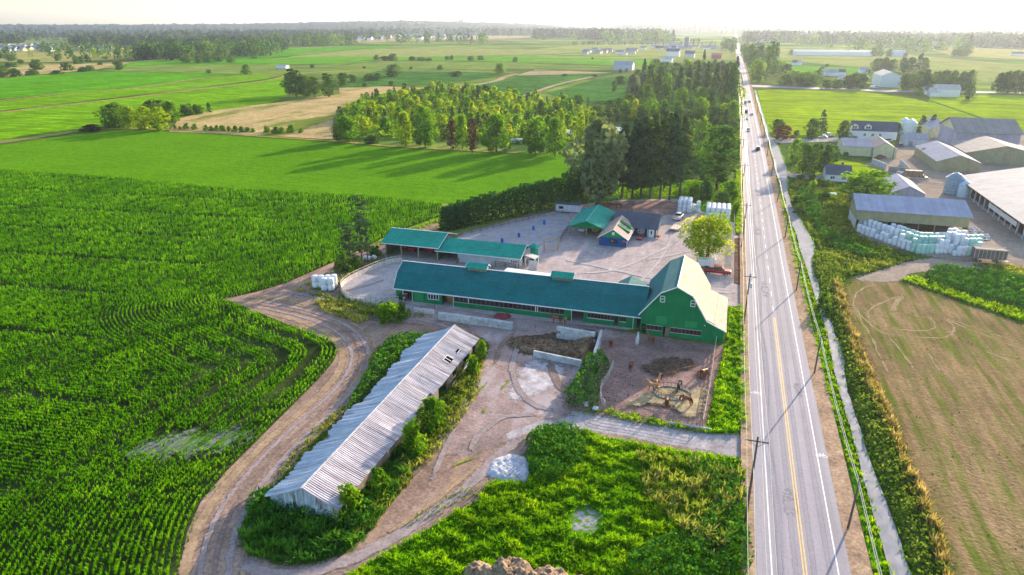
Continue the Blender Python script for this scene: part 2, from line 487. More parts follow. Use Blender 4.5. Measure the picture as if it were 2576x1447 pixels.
m_brownfield = surf('m_brownfield', [((.21,.145,.075), (.31,.215,.12), 1.8), ((.8,.8,.8), (1.2,1.2,1.2), .06),
    (None, (.13,.155,.03), .55, (1,.10,1), -72, .46, .64), (None, (.19,.19,.045), .05, (1,.3,1), -72, .55, .9), ((.9,)*3, (1.1,)*3, .9, (1,.05,1), -72, .4, .6), ((.85,.9,.85), (1.12,1.08,1.1), .35, (1,.4,1), -72, .35, .65)], .95, 0.0, bump=(2.5, .6))
m_far_y = field_mat('m_far_y', (.36,.33,.11), (.26,.26,.07), k=.15)
m_far_g = field_mat('m_far_g', (.13,.33,.01), (.08,.24,.01), k=.15)
m_far_p = field_mat('m_far_p', (.28,.31,.09), (.2,.24,.06), k=.15)
m_far_t = field_mat('m_far_t', (.42,.33,.2), (.3,.22,.13), k=.15)

# ------------------------------------------------------------------ the one ground sheet out to the horizon
gm = MB()
gx = [-26000, -9000, -3000, -800, 0, 800, 3000, 9000, 26000]; gy = [-300, 0, 300, 1000, 3000, 7000, 14000, 30000]
vs = [(x, y, 0) for y in gy for x in gx]
gm.add(vs, [(j*9+i, j*9+i+1, (j+1)*9+i+1, (j+1)*9+i) for j in range(7) for i in range(8)])
tag(gm.build('ground', m_ground), 'flat farmland running out to the hazy horizon', None, None, 'structure')

# ---- near ground, west of the road
CORN = V((-700,420),(0,428),(300,448),(560,474),(800,488),(1000,500),(1110,512),(1113,543),(1040,568),(960,600),(900,632),(820,668),(720,712),(640,736),(562,752),
         (610,770),(660,790),(720,815),(785,834),(826,853),(848,872),(849,893),(833,920),(800,958),(740,1015),(660,1095),(570,1185),(505,1262),(470,1340),(452,1447),(440,1560),(430,1750),(-900,1750))
# headland kept for the curved rows
HEAD = V((1000,500),(1110,512),(1113,543),(1040,568),(960,600),(900,632),(820,668),(720,712),(640,736),(562,752),
         (610,770),(660,790),(720,815),(785,834),(826,853),(848,872),(849,893),(833,920),(800,958),(740,1015),(660,1095),(570,1185),(505,1262),(470,1340),(452,1447),(440,1560),(430,1750))
sheet('corn_soil', CORN, m_cornsoil, 'dark soil under the young corn rows')
F2 = V((-700,395),(0,362),(200,337),(300,326),(430,326),(640,341),(835,352),(1000,366),(1250,382),(1430,388),(1475,430),(1440,470),(1330,505),(1200,520),(1112,512),(1000,500),(800,488),(560,474),(300,448),(0,428),(-700,420))
sheet('green_field', F2, m_f2, 'smooth green crop field between the corn and the tree rows')
DIRT = V((562,752),(640,736),(720,712),(820,668),(900,632),(990,590),(1100,560),(1110,600),(1000,650),(990,720),(1000,760),(1300,795),(1600,840),(1822,872),
         (1800,960),(1775,1080),(1872,1096),(1874,1150),(1700,1135),(1560,1110),(1340,1090),(1300,1180),(1200,1260),(1080,1330),(960,1400),(880,1447),(760,1560),(650,1750),
         (430,1750),(440,1560),(452,1447),(470,1340),(505,1262),(570,1185),(660,1095),(740,1015),(800,955),(838,910),(851,880),(838,862),(790,842),(720,815),(660,790),(610,770))
sheet('dirt_track', DIRT, m_dirt, 'dry brown dirt track curving round the corn field')
YARD = V((1010,762),(1100,770),(1300,795),(1600,842),(1600,900),(1530,900),(1440,960),(1420,1030),(1440,1062),(1330,1095),(1240,1130),(1130,1150),(1080,1090),(1130,1000),(1200,900),(1200,850),(1150,812),(1080,810),(1000,815),(940,800))
sheet('yard', YARD, m_yard, 'packed brown yard between the barn and the old shed', rim=3, smooth=4)
sheet('yard_drive', V((1270,1090),(1340,1062),(1420,1050),(1440,1030),(1520,1048),(1640,1068),(1780,1090),(1873,1092),(1874,1152),(1780,1138),(1640,1112),(1480,1086),(1400,1078),(1340,1088),(1290,1110)),
      m_gravel, 'pale gravel driveway from the road to the yard', rim=1.6, smooth=3, jit=.1)
PEN = V((1500,862),(1600,838),(1822,872),(1800,960),(1774,1078),(1680,1062),(1590,1042),(1520,1030),(1502,1000),(1512,960),(1530,925),(1520,900),(1512,875))
sheet('horse_yard', PEN, m_pen, 'trampled brown ground of the horse yard')
COMP = V((955,648),(975,618),(1135,640),(1160,588),(1290,553),(1400,530),(1480,512),(1560,503),(1700,500),(1745,520),(1790,545),(1845,560),(1850,592),(1871,596),(1871,628),(1848,632),(1848,640),(1846,712),(1871,724),(1873,772),(1830,770),
         (1800,800),(1580,830),(1300,800),(1000,760),(990,720),(1000,668))
sheet('gravel_compound', COMP, m_compound, 'pale gravel yard between the barns and the farmhouse')
sheet('riding_arena', V((1165,588),(1250,566),(1370,543),(1432,540),(1428,575),(1405,600),(1350,620),(1330,640),(1230,625),(1150,605)), m_arena, 'grey sand riding arena', rim=1.5, smooth=3)
sheet('round_pen_sand', V(K(-1000,0),(862,715),(868,735),(905,752),(960,757),(1000,752),(1010,700),(1020,665),(975,660),(930,672),(885,692))[1:], m_arena, 'grey sand inside the small round pen', smooth=3)
sheet('paddock_soil', V((1500,512),(1560,506),(1700,508),(1742,528),(1700,540),(1560,545),(1530,530),(1490,526)), m_pen, 'bare brown paddock behind the farmhouse', rim=3, smooth=2)
sheet('grove_grass', V((1480,470),(1560,460),(1740,455),(1845,455),(1860,500),(1850,560),(1790,545),(1745,518),(1700,500),(1560,503),(1490,512)), m_grass, 'green grass under the fir grove', rim=2)
sheet('manure_floor', V(E(1520,600),E(1830,560),E(2400,500),E(2500,560),E(2480,760),E(2300,800),E(1800,790),E(1600,740)), m_dung, 'dark muddy floor round the manure heap', rim=2, smooth=3)
sheet('pale_slab', V((1225,1165),(1262,1150),(1300,1140),(1322,1160),(1330,1185),(1322,1210),(1280,1212),(1240,1198),(1220,1183)), surf('m_rubble', [((.36,.37,.41), (.62,.64,.7), 1.3), ((.8,)*3, (1.1,)*3, 4)], .9, 0.0, bump=(2.5, .6)), 'pale rain-washed concrete patch in the weeds', rim=1.4, smooth=2, jit=.1)
sheet('old_slab', V(E(1640,960),E(1820,820),E(2070,880),E(2200,960),E(2000,1150),E(1700,1270),E(1500,1200)), surf('m_slab', [((.42,.38,.4), (.56,.52,.55), 1.0), ((.8,)*3, (1.1,)*3, .5, None, 0, .35, .65), (None, (.3,.22,.2), .35, None, 0, .5, .62)], .9, .15), 'worn concrete slab in the yard', rim=3, smooth=3, jit=.15)
MEADOW = V((1345,1092),(1400,1078),(1480,1090),(1560,1112),(1700,1136),(1800,1150),(1868,1165),(1876,1260),(1884,1447),(1890,1750),(700,1750),(880,1447),(960,1400),(1080,1330),(1200,1262),(1230,1218),(1330,1215),(1330,1150))
sheet('meadow', MEADOW, m_grass, 'rough green meadow beside the road', rim=1.5, smooth=2)
sheet('bare_patch', V((1432,1300),(1450,1278),(1485,1275),(1512,1295),(1522,1320),(1500,1342),(1460,1350),(1436,1345)), m_patch, 'pale bare patch in the meadow', rim=2.5, smooth=2, jit=.08)
VERGE = V((1828,860),(1832,775),(1870,770),(1874,900),(1878,1085),(1800,1093),(1776,1080),(1800,960))
sheet('verge_grass', VERGE, m_grass, 'green verge between the horse yard and the road')
WEEDL = V((958,868),(985,852),(1060,846),(1078,850),(1000,940),(880,1040),(780,1120),(700,1210),(650,1290),(640,1380),(760,1420),(850,1390),(930,1320),(1010,1200),(1110,1060),(1200,960),(1225,890),(1215,862),(1190,880),(1000,1100),(860,1280),(690,1235),(800,1100),(960,940))
sheet('shed_weeds_ground', V((955,872),(1060,846),(1215,850),(1222,900),(1150,1020),(1060,1150),(940,1330),(860,1400),(740,1425),(620,1395),(600,1340),(650,1250),(760,1130),(880,1030),(950,930)), m_grass2, 'weedy ground round the old shed', rim=1.5, smooth=2)
m_rut = surf('m_rut', [((.26,.205,.195), (.38,.31,.30), 2.2), ((.85,)*3, (1.12,)*3, .4)], .95, 0.0)
m_rutc = surf('m_rutc', [((.42,.37,.36), (.54,.48,.46), 2.2), ((.85,)*3, (1.12,)*3, .4)], .95, 0.0)
m_rutd = surf('m_rutd', [((.19,.135,.115), (.29,.215,.185), 2.2), ((.85,)*3, (1.12,)*3, .4)], .95, 0.0)
m_strawl = surf('m_strawl', [((.29,.20,.13), (.42,.30,.19), 2.2), ((.75,)*3, (1.15,)*3, .5)], .95, 0.0)
TC = np.array([p[:2] for p in V((640,764),(720,778),(800,800),(868,832),(905,880),(900,930),(862,985),(800,1045),(730,1110),(655,1190),(595,1270),(560,1345),(540,1447),(535,1600))])
TC = smooth_poly(TC, 5, 0, False); tg_ = np.gradient(TC, axis=0); tg_ /= np.linalg.norm(tg_, axis=1)[:, None]; tn_ = np.stack([-tg_[:,1], tg_[:,0]], 1)
for o_, w_, mm_ in ((3.2, 1.9, m_strawl), (1.6, .9, m_rut), (.1, .8, m_rutd), (-1.4, 1.1, m_rut), (-2.9, .9, m_strawl)):
    strip_('wheel_rut', TC - tn_*o_ if True else TC, w_, mm_, 'wheel rut worn along the curved dirt track', jit=.07, sm=2, soft=True)
for pts_, w_, mm_ in (([(700,735),(780,745),(860,780),(960,800),(1060,806),(1160,830)], 1.8, m_rut), ([(720,760),(820,775),(900,800),(1000,812),(1080,820)], 1.0, m_rutd), ([(600,750),(700,752),(800,775),(880,800)], 1.6, m_strawl), ([(980,700),(900,725),(820,735),(740,745)], 1.5, m_rut),
        ([(1330,1085),(1250,1150),(1170,1230),(1060,1310),(960,1370),(850,1420),(740,1447),(660,1440),(600,1400)], 2.4, m_rut), ([(1350,1100),(1290,1160),(1200,1240),(1090,1320),(980,1385),(880,1435),(760,1480)], 1.0, m_rutd), ([(1230,1140),(1150,1215),(1040,1300),(940,1362)], 1.0, m_strawl), ([(1200,960),(1150,1060),(1110,1150),(1080,1220)], 1.2, m_rut),
        ([(1420,1040),(1330,1010),(1290,940),(1300,880),(1340,850)], 1.6, m_rut), ([(1380,1045),(1270,1050),(1200,1100),(1180,1150)], 1.3, m_rut), ([(1300,830),(1260,870),(1240,930)], 1.3, m_rutd), ([(1440,1000),(1400,960),(1380,900)], 2.0, m_rutd),
        ([(1860,740),(1780,730),(1640,700),(1500,670),(1400,650)], 2.2, m_rutc), ([(1720,600),(1640,640),(1540,680),(1420,690)], 1.6, m_rutc), ([(1860,612),(1790,620),(1700,640),(1600,660)], 1.6, m_rutc), ([(1690,560),(1680,620),(1620,700),(1560,740)], 1.2, m_rutc)):
    strip_('wheel_rut', V(*pts_), w_, mm_, 'wheel rut in the yard', jit=.09, sm=6, soft=True)
m_moss = surf('m_moss', [((.14,.2,.02), (.26,.32,.04), 2.2)], .95, 0.0)
for pts_ in ([E(940,1440), E(1060,1340), E(1230,1165), E(1330,1060)], [E(1000,1000), E(1150,1000), E(1230,940), E(1330,880)], [E(1230,1440), E(1320,1330)], [E(1440,1180), E(1520,1090), E(1560,1040)], [(1130,1180),(1160,1165),(1200,1150)]):
    strip_('moss_line', V(*pts_), .55, m_moss, 'thin yellow-green moss line between slabs of the yard', jit=.12, sm=6, soft=True)
sheet('soil_verge', V((1848,600),(1868,600),(1871,722),(1846,712)), m_soil, 'bare brown strip beside the farm fence')

# ---- the road
def cx(y): return float(np.interp(y, [-50, 377, 709, 961, 2315, 6000], [13.25, 13.25, 11.6, 10.3, 2.3, -19]))
ys = [-40] + list(range(0, 400, 20)) + list(range(400, 3000, 80)) + [3500, 4500, 6000]
def off(d0, d1): return [(cx(y)+d0, y) for y in ys], [(cx(y)+d1, y) for y in ys]
m_asph = surf('m_asphalt', [((.285,.265,.30), (.33,.305,.34), 3.0), ((.95,)*3, (1.05,)*3, 12), ((.88,)*3, (1.1,)*3, 1.1, (1,.02,1), 0, .35, .65), ((.93,)*3, (1.06,)*3, .05, None, 0, .35, .65)], .85, .25)
m_line = surf('m_line', [((.66,.66,.68), (.84,.84,.86), 6), ((.9,)*3, (1.05,)*3, .5)], .7, .3)
m_yline = surf('m_yline', [((.7,.4,.1), (.85,.5,.14), 6)], .7, .3)
m_should = dirt('m_shoulder', (.3,.2,.13), (.5,.35,.24), big=.3, k=.2, grass=(.16,.2,.03))
ZR = .43
def bandg(name, a, b, mat, label, z, y0=None, y1=None):
    l, r = off(a, b)
    band(name, l, r, mat, label, z)
bandg('road_shoulder', -6.6, 7.0, m_should, 'dry gravelly road shoulders', ZR-.03)
bandg('road', -5.0, 4.75, m_asph, 'long straight grey asphalt road', ZR)
m_tyred = surf('m_tyred', [((.262,.243,.272), (.31,.288,.32), 3.0), ((.95,)*3, (1.05,)*3, .2)], .85, .1)
for x0_ in (-2.55, -.95, .95, 2.55): strip_('tyre_wear', [(cx(y_)+x0_, y_) for y_ in ys if y_ < 1200], .75, m_tyred, 'darkened wheel path worn along the asphalt lane', z=ZR+.003, sm=2, soft=True)
for (u_, v_, l_, w_) in ((1990,1330,9,2.6), (1925,760,14,2.2), (2010,1010,6,1.6), (1905,600,12,2.4)):
    g_ = at(u_, v_); strip_('road_patch', [(g_[0], g_[1]), (g_[0]+.1, g_[1]+l_/2), (g_[0], g_[1]+l_)], w_, m_tyred, 'darker repair patch in the asphalt', z=ZR+.0045, sm=3, soft=True)
mk = MB()
def mline(x0, w, y0, y1, z=ZR+.006, m=0):
    Y = [y0] + [y for y in ys if y0 < y < y1] + [y1]
    for a, b in zip(Y[:-1], Y[1:]):
        mk.add([(cx(a)+x0-w/2, a, z), (cx(a)+x0+w/2, a, z), (cx(b)+x0+w/2, b, z), (cx(b)+x0-w/2, b, z)], [(0,1,2,3)], m)
mline(-3.45, .14, -40, 3000); mline(3.45, .14, -40, 3000)
mline(-.16, .13, -40, 137, m=1); mline(.16, .13, -40, 137, m=1)
y = 140.0
while y < 900: mline(0, .13, y, y+3.2); y += 9
def ring(x, y, r, w=.07):
    n = 18
    for k in range(n):
        a, b = 2*math.pi*k/n, 2*math.pi*(k+1)/n
        mk.add([(x+(r-w)*math.cos(a), y+(r-w)*math.sin(a), ZR+.007), (x+r*math.cos(a), y+r*math.sin(a), ZR+.007), (x+r*math.cos(b), y+r*math.sin(b), ZR+.007), (x+(r-w)*math.cos(b), y+(r-w)*math.sin(b), ZR+.007)], [(0,1,2,3)])
def bike(x, y, s=1):
    ring(x-.42*s, y, .34); ring(x+.42*s, y, .34)
    def ln(ax, ay, bx, by):
        d = Vector((bx-ax, by-ay)); n = Vector((-d.y, d.x)).normalized()*.035
        mk.add([(x+s*ax+n.x, y+ay+n.y, ZR+.008), (x+s*ax-n.x, y+ay-n.y, ZR+.008), (x+s*bx-n.x, y+by-n.y, ZR+.008), (x+s*bx+n.x, y+by+n.y, ZR+.008)], [(0,1,2,3)])
    ln(-.42,0,-.15,.5); ln(-.15,.5,.3,.45); ln(.3,.45,-.02,0); ln(-.42,0,-.02,0); ln(-.02,0,-.2,.62); ln(.42,0,.26,.68); ln(.14,.72,.34,.68); ln(-.3,.62,-.1,.62)
bike(at(1900,995)[0], at(1900,995)[1]); bike(at(2065,1154)[0], at(2065,1154)[1])
tag(mk.build('road_markings', [m_line, m_yline]), 'white edge lines, yellow centre lines and bicycle marks', None, None, 'structure')

# ---- ditch and ground east of the road
LB = V((1896,228),(1909,274),(1921,320),(1926,345),(1938,367),(1949,427),(1966,478),(1980,532),(1992,566),(2014,637),(2033,690),(2041,716),(2052,763),(2063,790),(2078,830),(2086,872),(2105,964),(2138,1082),(2168,1196),(2189,1280),(2214,1364),(2238,1447),(2330,1750))
RB = V((1901,228),(1915,272),(1930,320),(1938,345),(1955,367),(1978,427),(1981,478),(1995,522),(2018,566),(2048,622),(2043,680),(2056,716),(2062,763),(2075,790),(2093,820),(2107,872),(2130,964),(2164,1090),(2206,1204),(2239,1301),(2269,1372),(2288,1447),(2420,1750))
EAST = [(18.2,40),(30,40),(70,60),(110,120),(110,600),(20,720)]
sheet('east_grass', [p for p in V((2118,1750),(2018,838),(1968,679),(1936,480),(1905,330),(1885,225),(2050,228),(2250,238))] + V((2575,330),(2800,600),(2800,1000),(2800,1750)), m_grass2, 'rough green ground east of the road')
BF = V((2121,737),(2124,718),(2150,700),(2200,690),(2240,692),(2264,706),(2350,735),(2425,765),(2575,818),(3500,1140),(3500,1950),(2600,1950),(2520,1750),(2390,1447),(2365,1343),(2323,1259),(2290,1175),(2248,1069),(2180,922),(2155,851),(2144,838),(2130,780))
sheet('mown_field', BF, m_brownfield, 'mown brown and olive hay field with curved tracks', rim=3)
for i_, (w__, pts__) in enumerate(((1.7, [(1160,480),(1070,560),(1020,640),(1005,720)]), (.7, [(1150,500),(950,560),(780,640),(720,740),(850,850),(1100,905),(1400,915),(1500,880),(1480,800),(1350,720)]), (.7, [(900,380),(700,400),(570,500),(560,640),(700,800),(900,940),(1200,985),(1550,1000),(1700,950),(1720,860),(1600,760)]), (.6, [(1600,760),(1900,860),(2200,960),(2550,1090)]), (.6, [(1500,720),(1900,900),(2300,1050),(2550,1160)]), (.9, [(2000,1130),(2250,1220),(2550,1330)]), (.6, [(560,560),(640,800),(760,1000),(900,1300),(980,1447)]), (.6, [(900,940),(1100,1150),(1300,1447)]), (.5, [(1400,1130),(1480,1280),(1600,1447)]))):
    strip_('field_swath', [at(.8382*(2420+.2557*x_), .8382*(760+.2557*y_)) for x_, y_ in pts__], w__, surf('m_swath', [((.27,.20,.11), (.38,.29,.17), 2.0), ((.8,)*3, (1.15,)*3, .4)], .95, 0.0), 'curved pale swath raked in the mown field', jit=.14, soft=True)
sheet('farm_track', V((2150,702),(2200,685),(2300,655),(2400,650),(2460,660),(2560,640),(2700,640),(2700,690),(2570,685),(2450,682),(2360,682),(2290,692),(2270,708),(2200,712)), m_tanyard, 'dusty farm track to the mown field', rim=2, smooth=3)
sheet('farmyard', V((2130,430),(2230,395),(2260,360),(2400,330),(2575,320),(2900,420),(2900,700),(2575,680),(2480,665),(2380,655),(2300,640),(2150,590),(2140,540),(2230,490),(2190,470),(2240,440)), m_tanyard, 'dusty tan farmyard among the eastern sheds', rim=6, smooth=2)
sheet('lawn', V((2000,395),(2110,400),(2190,420),(2240,440),(2200,470),(2110,440),(2020,455)), m_bright, 'sunlit lawn by the small house', rim=3, smooth=2)
sheet('shoulder_grass', V((1952,470),(1962,470),(1998,600),(2036,740),(2072,860),(2126,1050),(2186,1260),(2236,1447),(2306,1750),(2260,1750),(2190,1447),(2140,1200),(2068,960),(2012,740),(1970,560)), m_grass, 'green grass bank beside the ditch')
for nm, lab, pts in (('farm_driveway', 'grey driveway to the white farmhouse', V((1935,348),(1920,358),(1960,361),(2010,360),(2120,356),(2170,352),(2170,345),(2010,351),(1960,348))),
                ('cottage_driveway', 'grey driveway to the small white cottage', V((1945,428),(1938,442),(1975,446),(2110,458),(2135,456),(2130,447),(2040,440),(1985,437)))):
    sheet(nm, pts, m_gravel, lab)
# water: dull mottled lilac-grey, with hardly any gloss
mw, t, out = _nt('m_water')
pb = t.nodes.new('ShaderNodeBsdfPrincipled')
c = _ramp(t, _noise(t, 1.6, 6, (1,.35,1)), [(.35, (.24,.245,.27)), (.65, (.32,.315,.345))])
t.links.new(c, pb.inputs['Base Color'])
t.links.new(_ramp(t, _noise(t, .5, 3), [(.4, (.5,)*3), (.6, (.8,)*3)]), pb.inputs['Roughness'])
pb.inputs['Specular IOR Level'].default_value = .02
t.links.new(pb.outputs[0], out.inputs[0])
def resample(P, n, s=0):
    P = smooth_poly(P, 8, 0, False); d = np.r_[0, np.cumsum(np.linalg.norm(np.diff(P, axis=0), axis=1))]
    u = np.linspace(0, d[-1], n)
    Q_ = np.stack([np.interp(u, d, P[:,0]), np.interp(u, d, P[:,1])], 1)
    r = np.random.default_rng(s); k = np.convolve(r.normal(0, 1, n+4), np.ones(5)/5, 'valid')
    Q_[:,0] += k * .35
    return Q_
band('ditch_water', resample(LB, 260, 1), resample(RB, 260, 2), mw, 'pale still water filling the roadside ditch', .405)
# bridge decks carrying the two driveways over the ditch
for nm, pts, lab in (('farm_driveway_crossing', V((1918,349),(1915,360),(1962,362),(1962,350)), 'gravel crossing over the ditch at the farmhouse drive'),
                ('cottage_driveway_crossing', V((1942,430),(1940,443),(1988,446),(1986,435)), 'gravel crossing over the ditch at the cottage drive')):
    sheet(nm, pts, m_gravel, lab, z=.44)
# side road far up, east
sheet('side_road', V((1883,214),(1883,219),(2060,226),(2250,232),(2575,236),(2900,244),(2900,240),(2575,233),(2250,228),(2060,221)), m_asph, 'grey side road crossing behind the bright field')

# ---- fields farther off (each a patch of its own colour)
FAR = [
 ('green_field', m_strip_a, V((-500,420),(0,353),(198,326),(262,320),(430,300),(516,282),(670,262),(720,245),(720,190),(670,203),(310,248),(0,284),(-500,370))),
 ('green_field', m_strip_a, V((-500,360),(0,279),(310,244),(670,199),(720,186),(607,189),(339,222),(200,233),(0,256),(-500,300))),
 ('green_field', m_strip_b, V((-500,290),(0,250),(339,219),(607,187),(547,186),(240,180),(130,186),(0,199),(-500,240))),
 ('field', m_strip_c, V((240,179),(313,170),(391,165),(610,164),(730,160),(730,178),(607,187),(547,185))),
 ('field', m_strip_c, V((607,187),(730,178),(950,165),(1250,172),(1280,180),(1100,178),(860,176),(720,192))),
 ('green_field', m_strip_b, V((300,168),(330,155),(460,146),(720,147),(720,160),(610,163),(391,165))),
 ('green_field', m_strip_b, V((590,136),(720,124),(960,115),(1000,120),(740,140),(600,150))),
 ('dry_field', m_far_p, V((700,150),(760,136),(960,123),(1120,122),(1400,124),(1500,128),(1330,140),(1130,143),(760,145))),
 ('green_field', m_far_g, V((670,160),(670,148),(760,143),(930,143),(960,152),(850,160),(680,164))),
 ('green_field', m_far_g, V((1000,152),(1000,144),(1330,143),(1400,146),(1560,147),(1560,163),(1340,157),(1100,153))),
 ('field', m_strip_c, V((700,168),(910,157),(1150,156),(1300,158),(1560,168),(1560,172),(1100,174),(900,170))),
 ('berry_field', m_berry, V((850,222),(900,195),(960,176),(1110,178),(1250,183),(1240,195),(1110,214),(960,216))),
 ('berry_field', m_berry, V((1080,230),(1250,206),(1310,190),(1530,183),(1560,186),(1450,205),(1360,232),(1340,240),(1200,250))),
 ('berry_field', m_berry, V((1375,235),(1500,200),(1565,190),(1600,200),(1590,240),(1520,260),(1430,255))),
 ('dry_field', m_far_t, V((1300,190),(1345,176),(1500,182),(1540,184),(1330,190))),
 ('dry_meadow', m_tan, V((425,333),(450,300),(516,282),(670,262),(760,250),(853,236),(853,222),(960,218),(1115,224),(1080,232),(965,236),(900,252),(860,275),(838,300),(836,352),(640,341))),
 ('dry_field', m_far_y, V((-150,152),(-150,112),(60,108),(250,112),(380,132),(300,150),(100,158))),
 ('dry_meadow', m_tan, V((0,-0+175),(60,165),(250,160),(420,150),(480,148),(330,158),(240,176),(0,196))),
 ('green_field', m_far_g, V((1120,145),(1341,146),(1500,150),(1660,152),(1660,166),(1500,163),(1341,157),(1120,152))),
 ('field', m_far_p, V((1341,124),(1500,112),(1850,108),(1853,112),(1851,150),(1700,150),(1560,140),(1341,138))),
 ('dry_field', m_far_t, V((880,98),(1000,92),(1400,90),(1400,94),(1100,102),(900,107))),
 ('bright_field', m_bright, V((1905,228),(1960,226),(2150,229),(2300,250),(2372,268),(2495,308),(2480,316),(2450,330),(2370,338),(2250,330),(2050,340),(1935,345),(1930,330))),
 ('bright_field', m_bright, V((2335,258),(2340,240),(2575,240),(2800,250),(2800,420),(2600,340),(2500,306))),
 ('field', m_far_p, V((1960,122),(2190,140),(2280,138),(2575,165),(2900,190),(2900,240),(2575,228),(2480,205),(2330,190),(2150,170),(1960,150))),
 ('green_field', m_far_g, V((1980,170),(2000,166),(2180,170),(2180,182),(2100,184),(1990,176))),
 ('dry_field', m_far_y, V((2340,125),(2400,118),(2575,126),(2800,140),(2800,160),(2575,150),(2400,142))),
]
for i, (nm, mt, pts) in enumerate(FAR):
    sheet(nm, pts, mt, {'green_field': 'green crop field', 'field': 'dull green pasture', 'dry_field': 'pale dry field', 'berry_field': 'dark berry field in rows',
                        'dry_meadow': 'sunburnt dry meadow', 'bright_field': 'bright sunlit yellow-green field'}[nm])
# field edges and lanes
for nm, mt, pts, wdt in (
 ('field_margin', m_dry, V((-200,313),(0,284),(310,248),(670,203),(722,189)), 5),
 ('field_margin', m_dry, V((-200,275),(0,254),(200,232),(339,222),(477,202),(607,189)), 5),
 ('field_path', m_soil, V((-200,385),(0,363),(90,350),(190,335),(240,326)), 3.5),
 ('field_margin', m_dry, V((190,333),(262,325),(430,328),(640,343),(836,356),(1000,370),(1300,386)), 3.5),
 ('field_track', m_far_t, V((1120,226),(1240,206),(1270,194),(1300,186)), 7),
 ('field_track', m_far_t, V((1320,242),(1400,214),(1470,198),(1505,190)), 6),
 ('field_margin', m_berry, V((430,158),(600,160),(720,162),(850,165),(905,158),(1000,152)), 8),
 ('field_margin', m_berry, V((910,154),(1150,155),(1300,158),(1400,163),(1560,167)), 10),
 ('field_margin', m_berry, V((1000,172),(1280,178),(1400,179),(1560,178)), 10),
 ('field_margin', m_berry, V((1130,121),(1341,125),(1560,127)), 14),
 ('field_margin', m_berry, V((1120,142),(1341,139),(1560,131),(1850,135)), 14),
 ('field_margin', m_berry, V((1960,146),(2200,152),(2400,158)), 12),
 ('field_margin', m_dry, V((720,190),(860,178),(1100,180),(1290,184)), 7), ('field_margin', m_dry, V((760,136),(960,124),(1200,121)), 12), ('field_margin', m_berry, V((590,150),(740,141),(960,117)), 9), ('field_margin', m_berry, V((1341,168),(1560,172)), 9), ('field_margin', m_dry, V((1341,153),(1660,154)), 9), ('field_margin', m_berry, V((1341,113),(1600,110),(1830,112)), 14), ('field_margin', m_dry, V((1960,135),(2300,150),(2500,168)), 12), ('field_margin', m_berry, V((1960,160),(2150,172),(2330,192)), 8),
 ('field_margin', m_berry, V((2330,252),(2420,282),(2500,310),(2520,318)), 3)):
    strip_(nm, pts, wdt, mt, 'strip along a field edge')
# ------------------------------------------------------------------ building kit (vertices given in world metres; origins at the thing's foot)
def chain(p):
    x = Vector((0,0,0))
    while p is not None: x += Vector(p.location); p = p.parent
    return x
def part(mb, name, mats, parent, smooth=False, label=None):
    o = Vector((0,0,0)) if parent is None else chain(parent)
    mb.v = [(a-o.x, b-o.y, c-o.z) for a, b, c in mb.v]
    if name in SPLIT and parent is not None:       # separate pieces become separate parts
        root = list(range(len(mb.v)))
        def find(i):
            while root[i] != i: root[i] = root[root[i]]; i = root[i]
            return i
        for f_ in mb.f:
            for i in f_[1:]: root[find(i)] = find(f_[0])
        gs = {}
        for f_ in mb.f: gs.setdefault(find(f_[0]), []).append(f_)
        if len(gs) > 1:
            for fs in gs.values():
                ids = sorted({i for f_ in fs for i in f_}); mp = {i: k for k, i in enumerate(ids)}
                m2 = MB(); m2.add([mb.v[i] for i in ids], [tuple(mp[i] for i in f_) for f_ in fs]); ob = m2.build(name, mats, parent, smooth)
                if label: ob['label'] = label
            return ob
    ob = mb.build(name, mats, parent, smooth)
    if label: ob['label'] = label
    return ob
SPLIT = {'drainpipe', 'sill', 'post', 'wall_patch', 'dormer_band', 'gable_panel', 'gable_wall', 'trim', 'roof_frame'}
def wallp(mb, A_, B_, z0, z1, holes=(), t=.18, m=0):
    """a wall from A to B (outside on the right hand), with rectangular holes (s0,s1,za,zb)"""
    A_, B_ = Vector(A_[:2]), Vector(B_[:2])
    ln = (B_ - A_).length; e = (B_ - A_) / ln; n = Vector((-e.y, e.x))
    S_ = sorted({0.0, ln, *[min(max(h[0], 0), ln) for h in holes], *[min(max(h[1], 0), ln) for h in holes]})
    for a, b in zip(S_[:-1], S_[1:]):
        if b - a < 1e-4: continue
        hs = sorted((max(h[2], z0), min(h[3], z1)) for h in holes if h[0] <= a + 1e-4 and h[1] >= b - 1e-4)
        z = z0; segs = []
        for u, v in hs:
            if u > z + 1e-4: segs.append((z, u))
            z = max(z, v)
        if z < z1 - 1e-4: segs.append((z, z1))
        for u, v in segs:
            p, q = A_ + e*a, A_ + e*b
            p2, q2 = p + n*t, q + n*t
            mb.add([(p.x,p.y,u),(q.x,q.y,u),(q2.x,q2.y,u),(p2.x,p2.y,u),(p.x,p.y,v),(q.x,q.y,v),(q2.x,q2.y,v),(p2.x,p2.y,v)],
                   [(0,3,2,1),(4,5,6,7),(0,1,5,4),(1,2,6,5),(2,3,7,6),(3,0,4,7)], m)
def extrude_y(mb, prof, y0, y1, m=0):  # closed profile in x,z pushed along y
    k = len(prof)
    mb.add([(x, y0, z) for x, z in prof] + [(x, y1, z) for x, z in prof],
           [tuple(range(k)), tuple(range(k, 2*k))[::-1]] + [(i, k+i, k+(i+1) % k, (i+1) % k) for i in range(k)], m)
def extrude_x(mb, prof, x0, x1, m=0):
    k = len(prof)
    mb.add([(x0, y, z) for y, z in prof] + [(x1, y, z) for y, z in prof],
           [tuple(range(k))[::-1], tuple(range(k, 2*k))] + [(i, (i+1) % k, k+(i+1) % k, k+i) for i in range(k)], m)
def shell(prof, t):                    # roof section: polyline thickened downwards
    return list(prof) + [(a, z - t) for a, z in reversed(prof)]
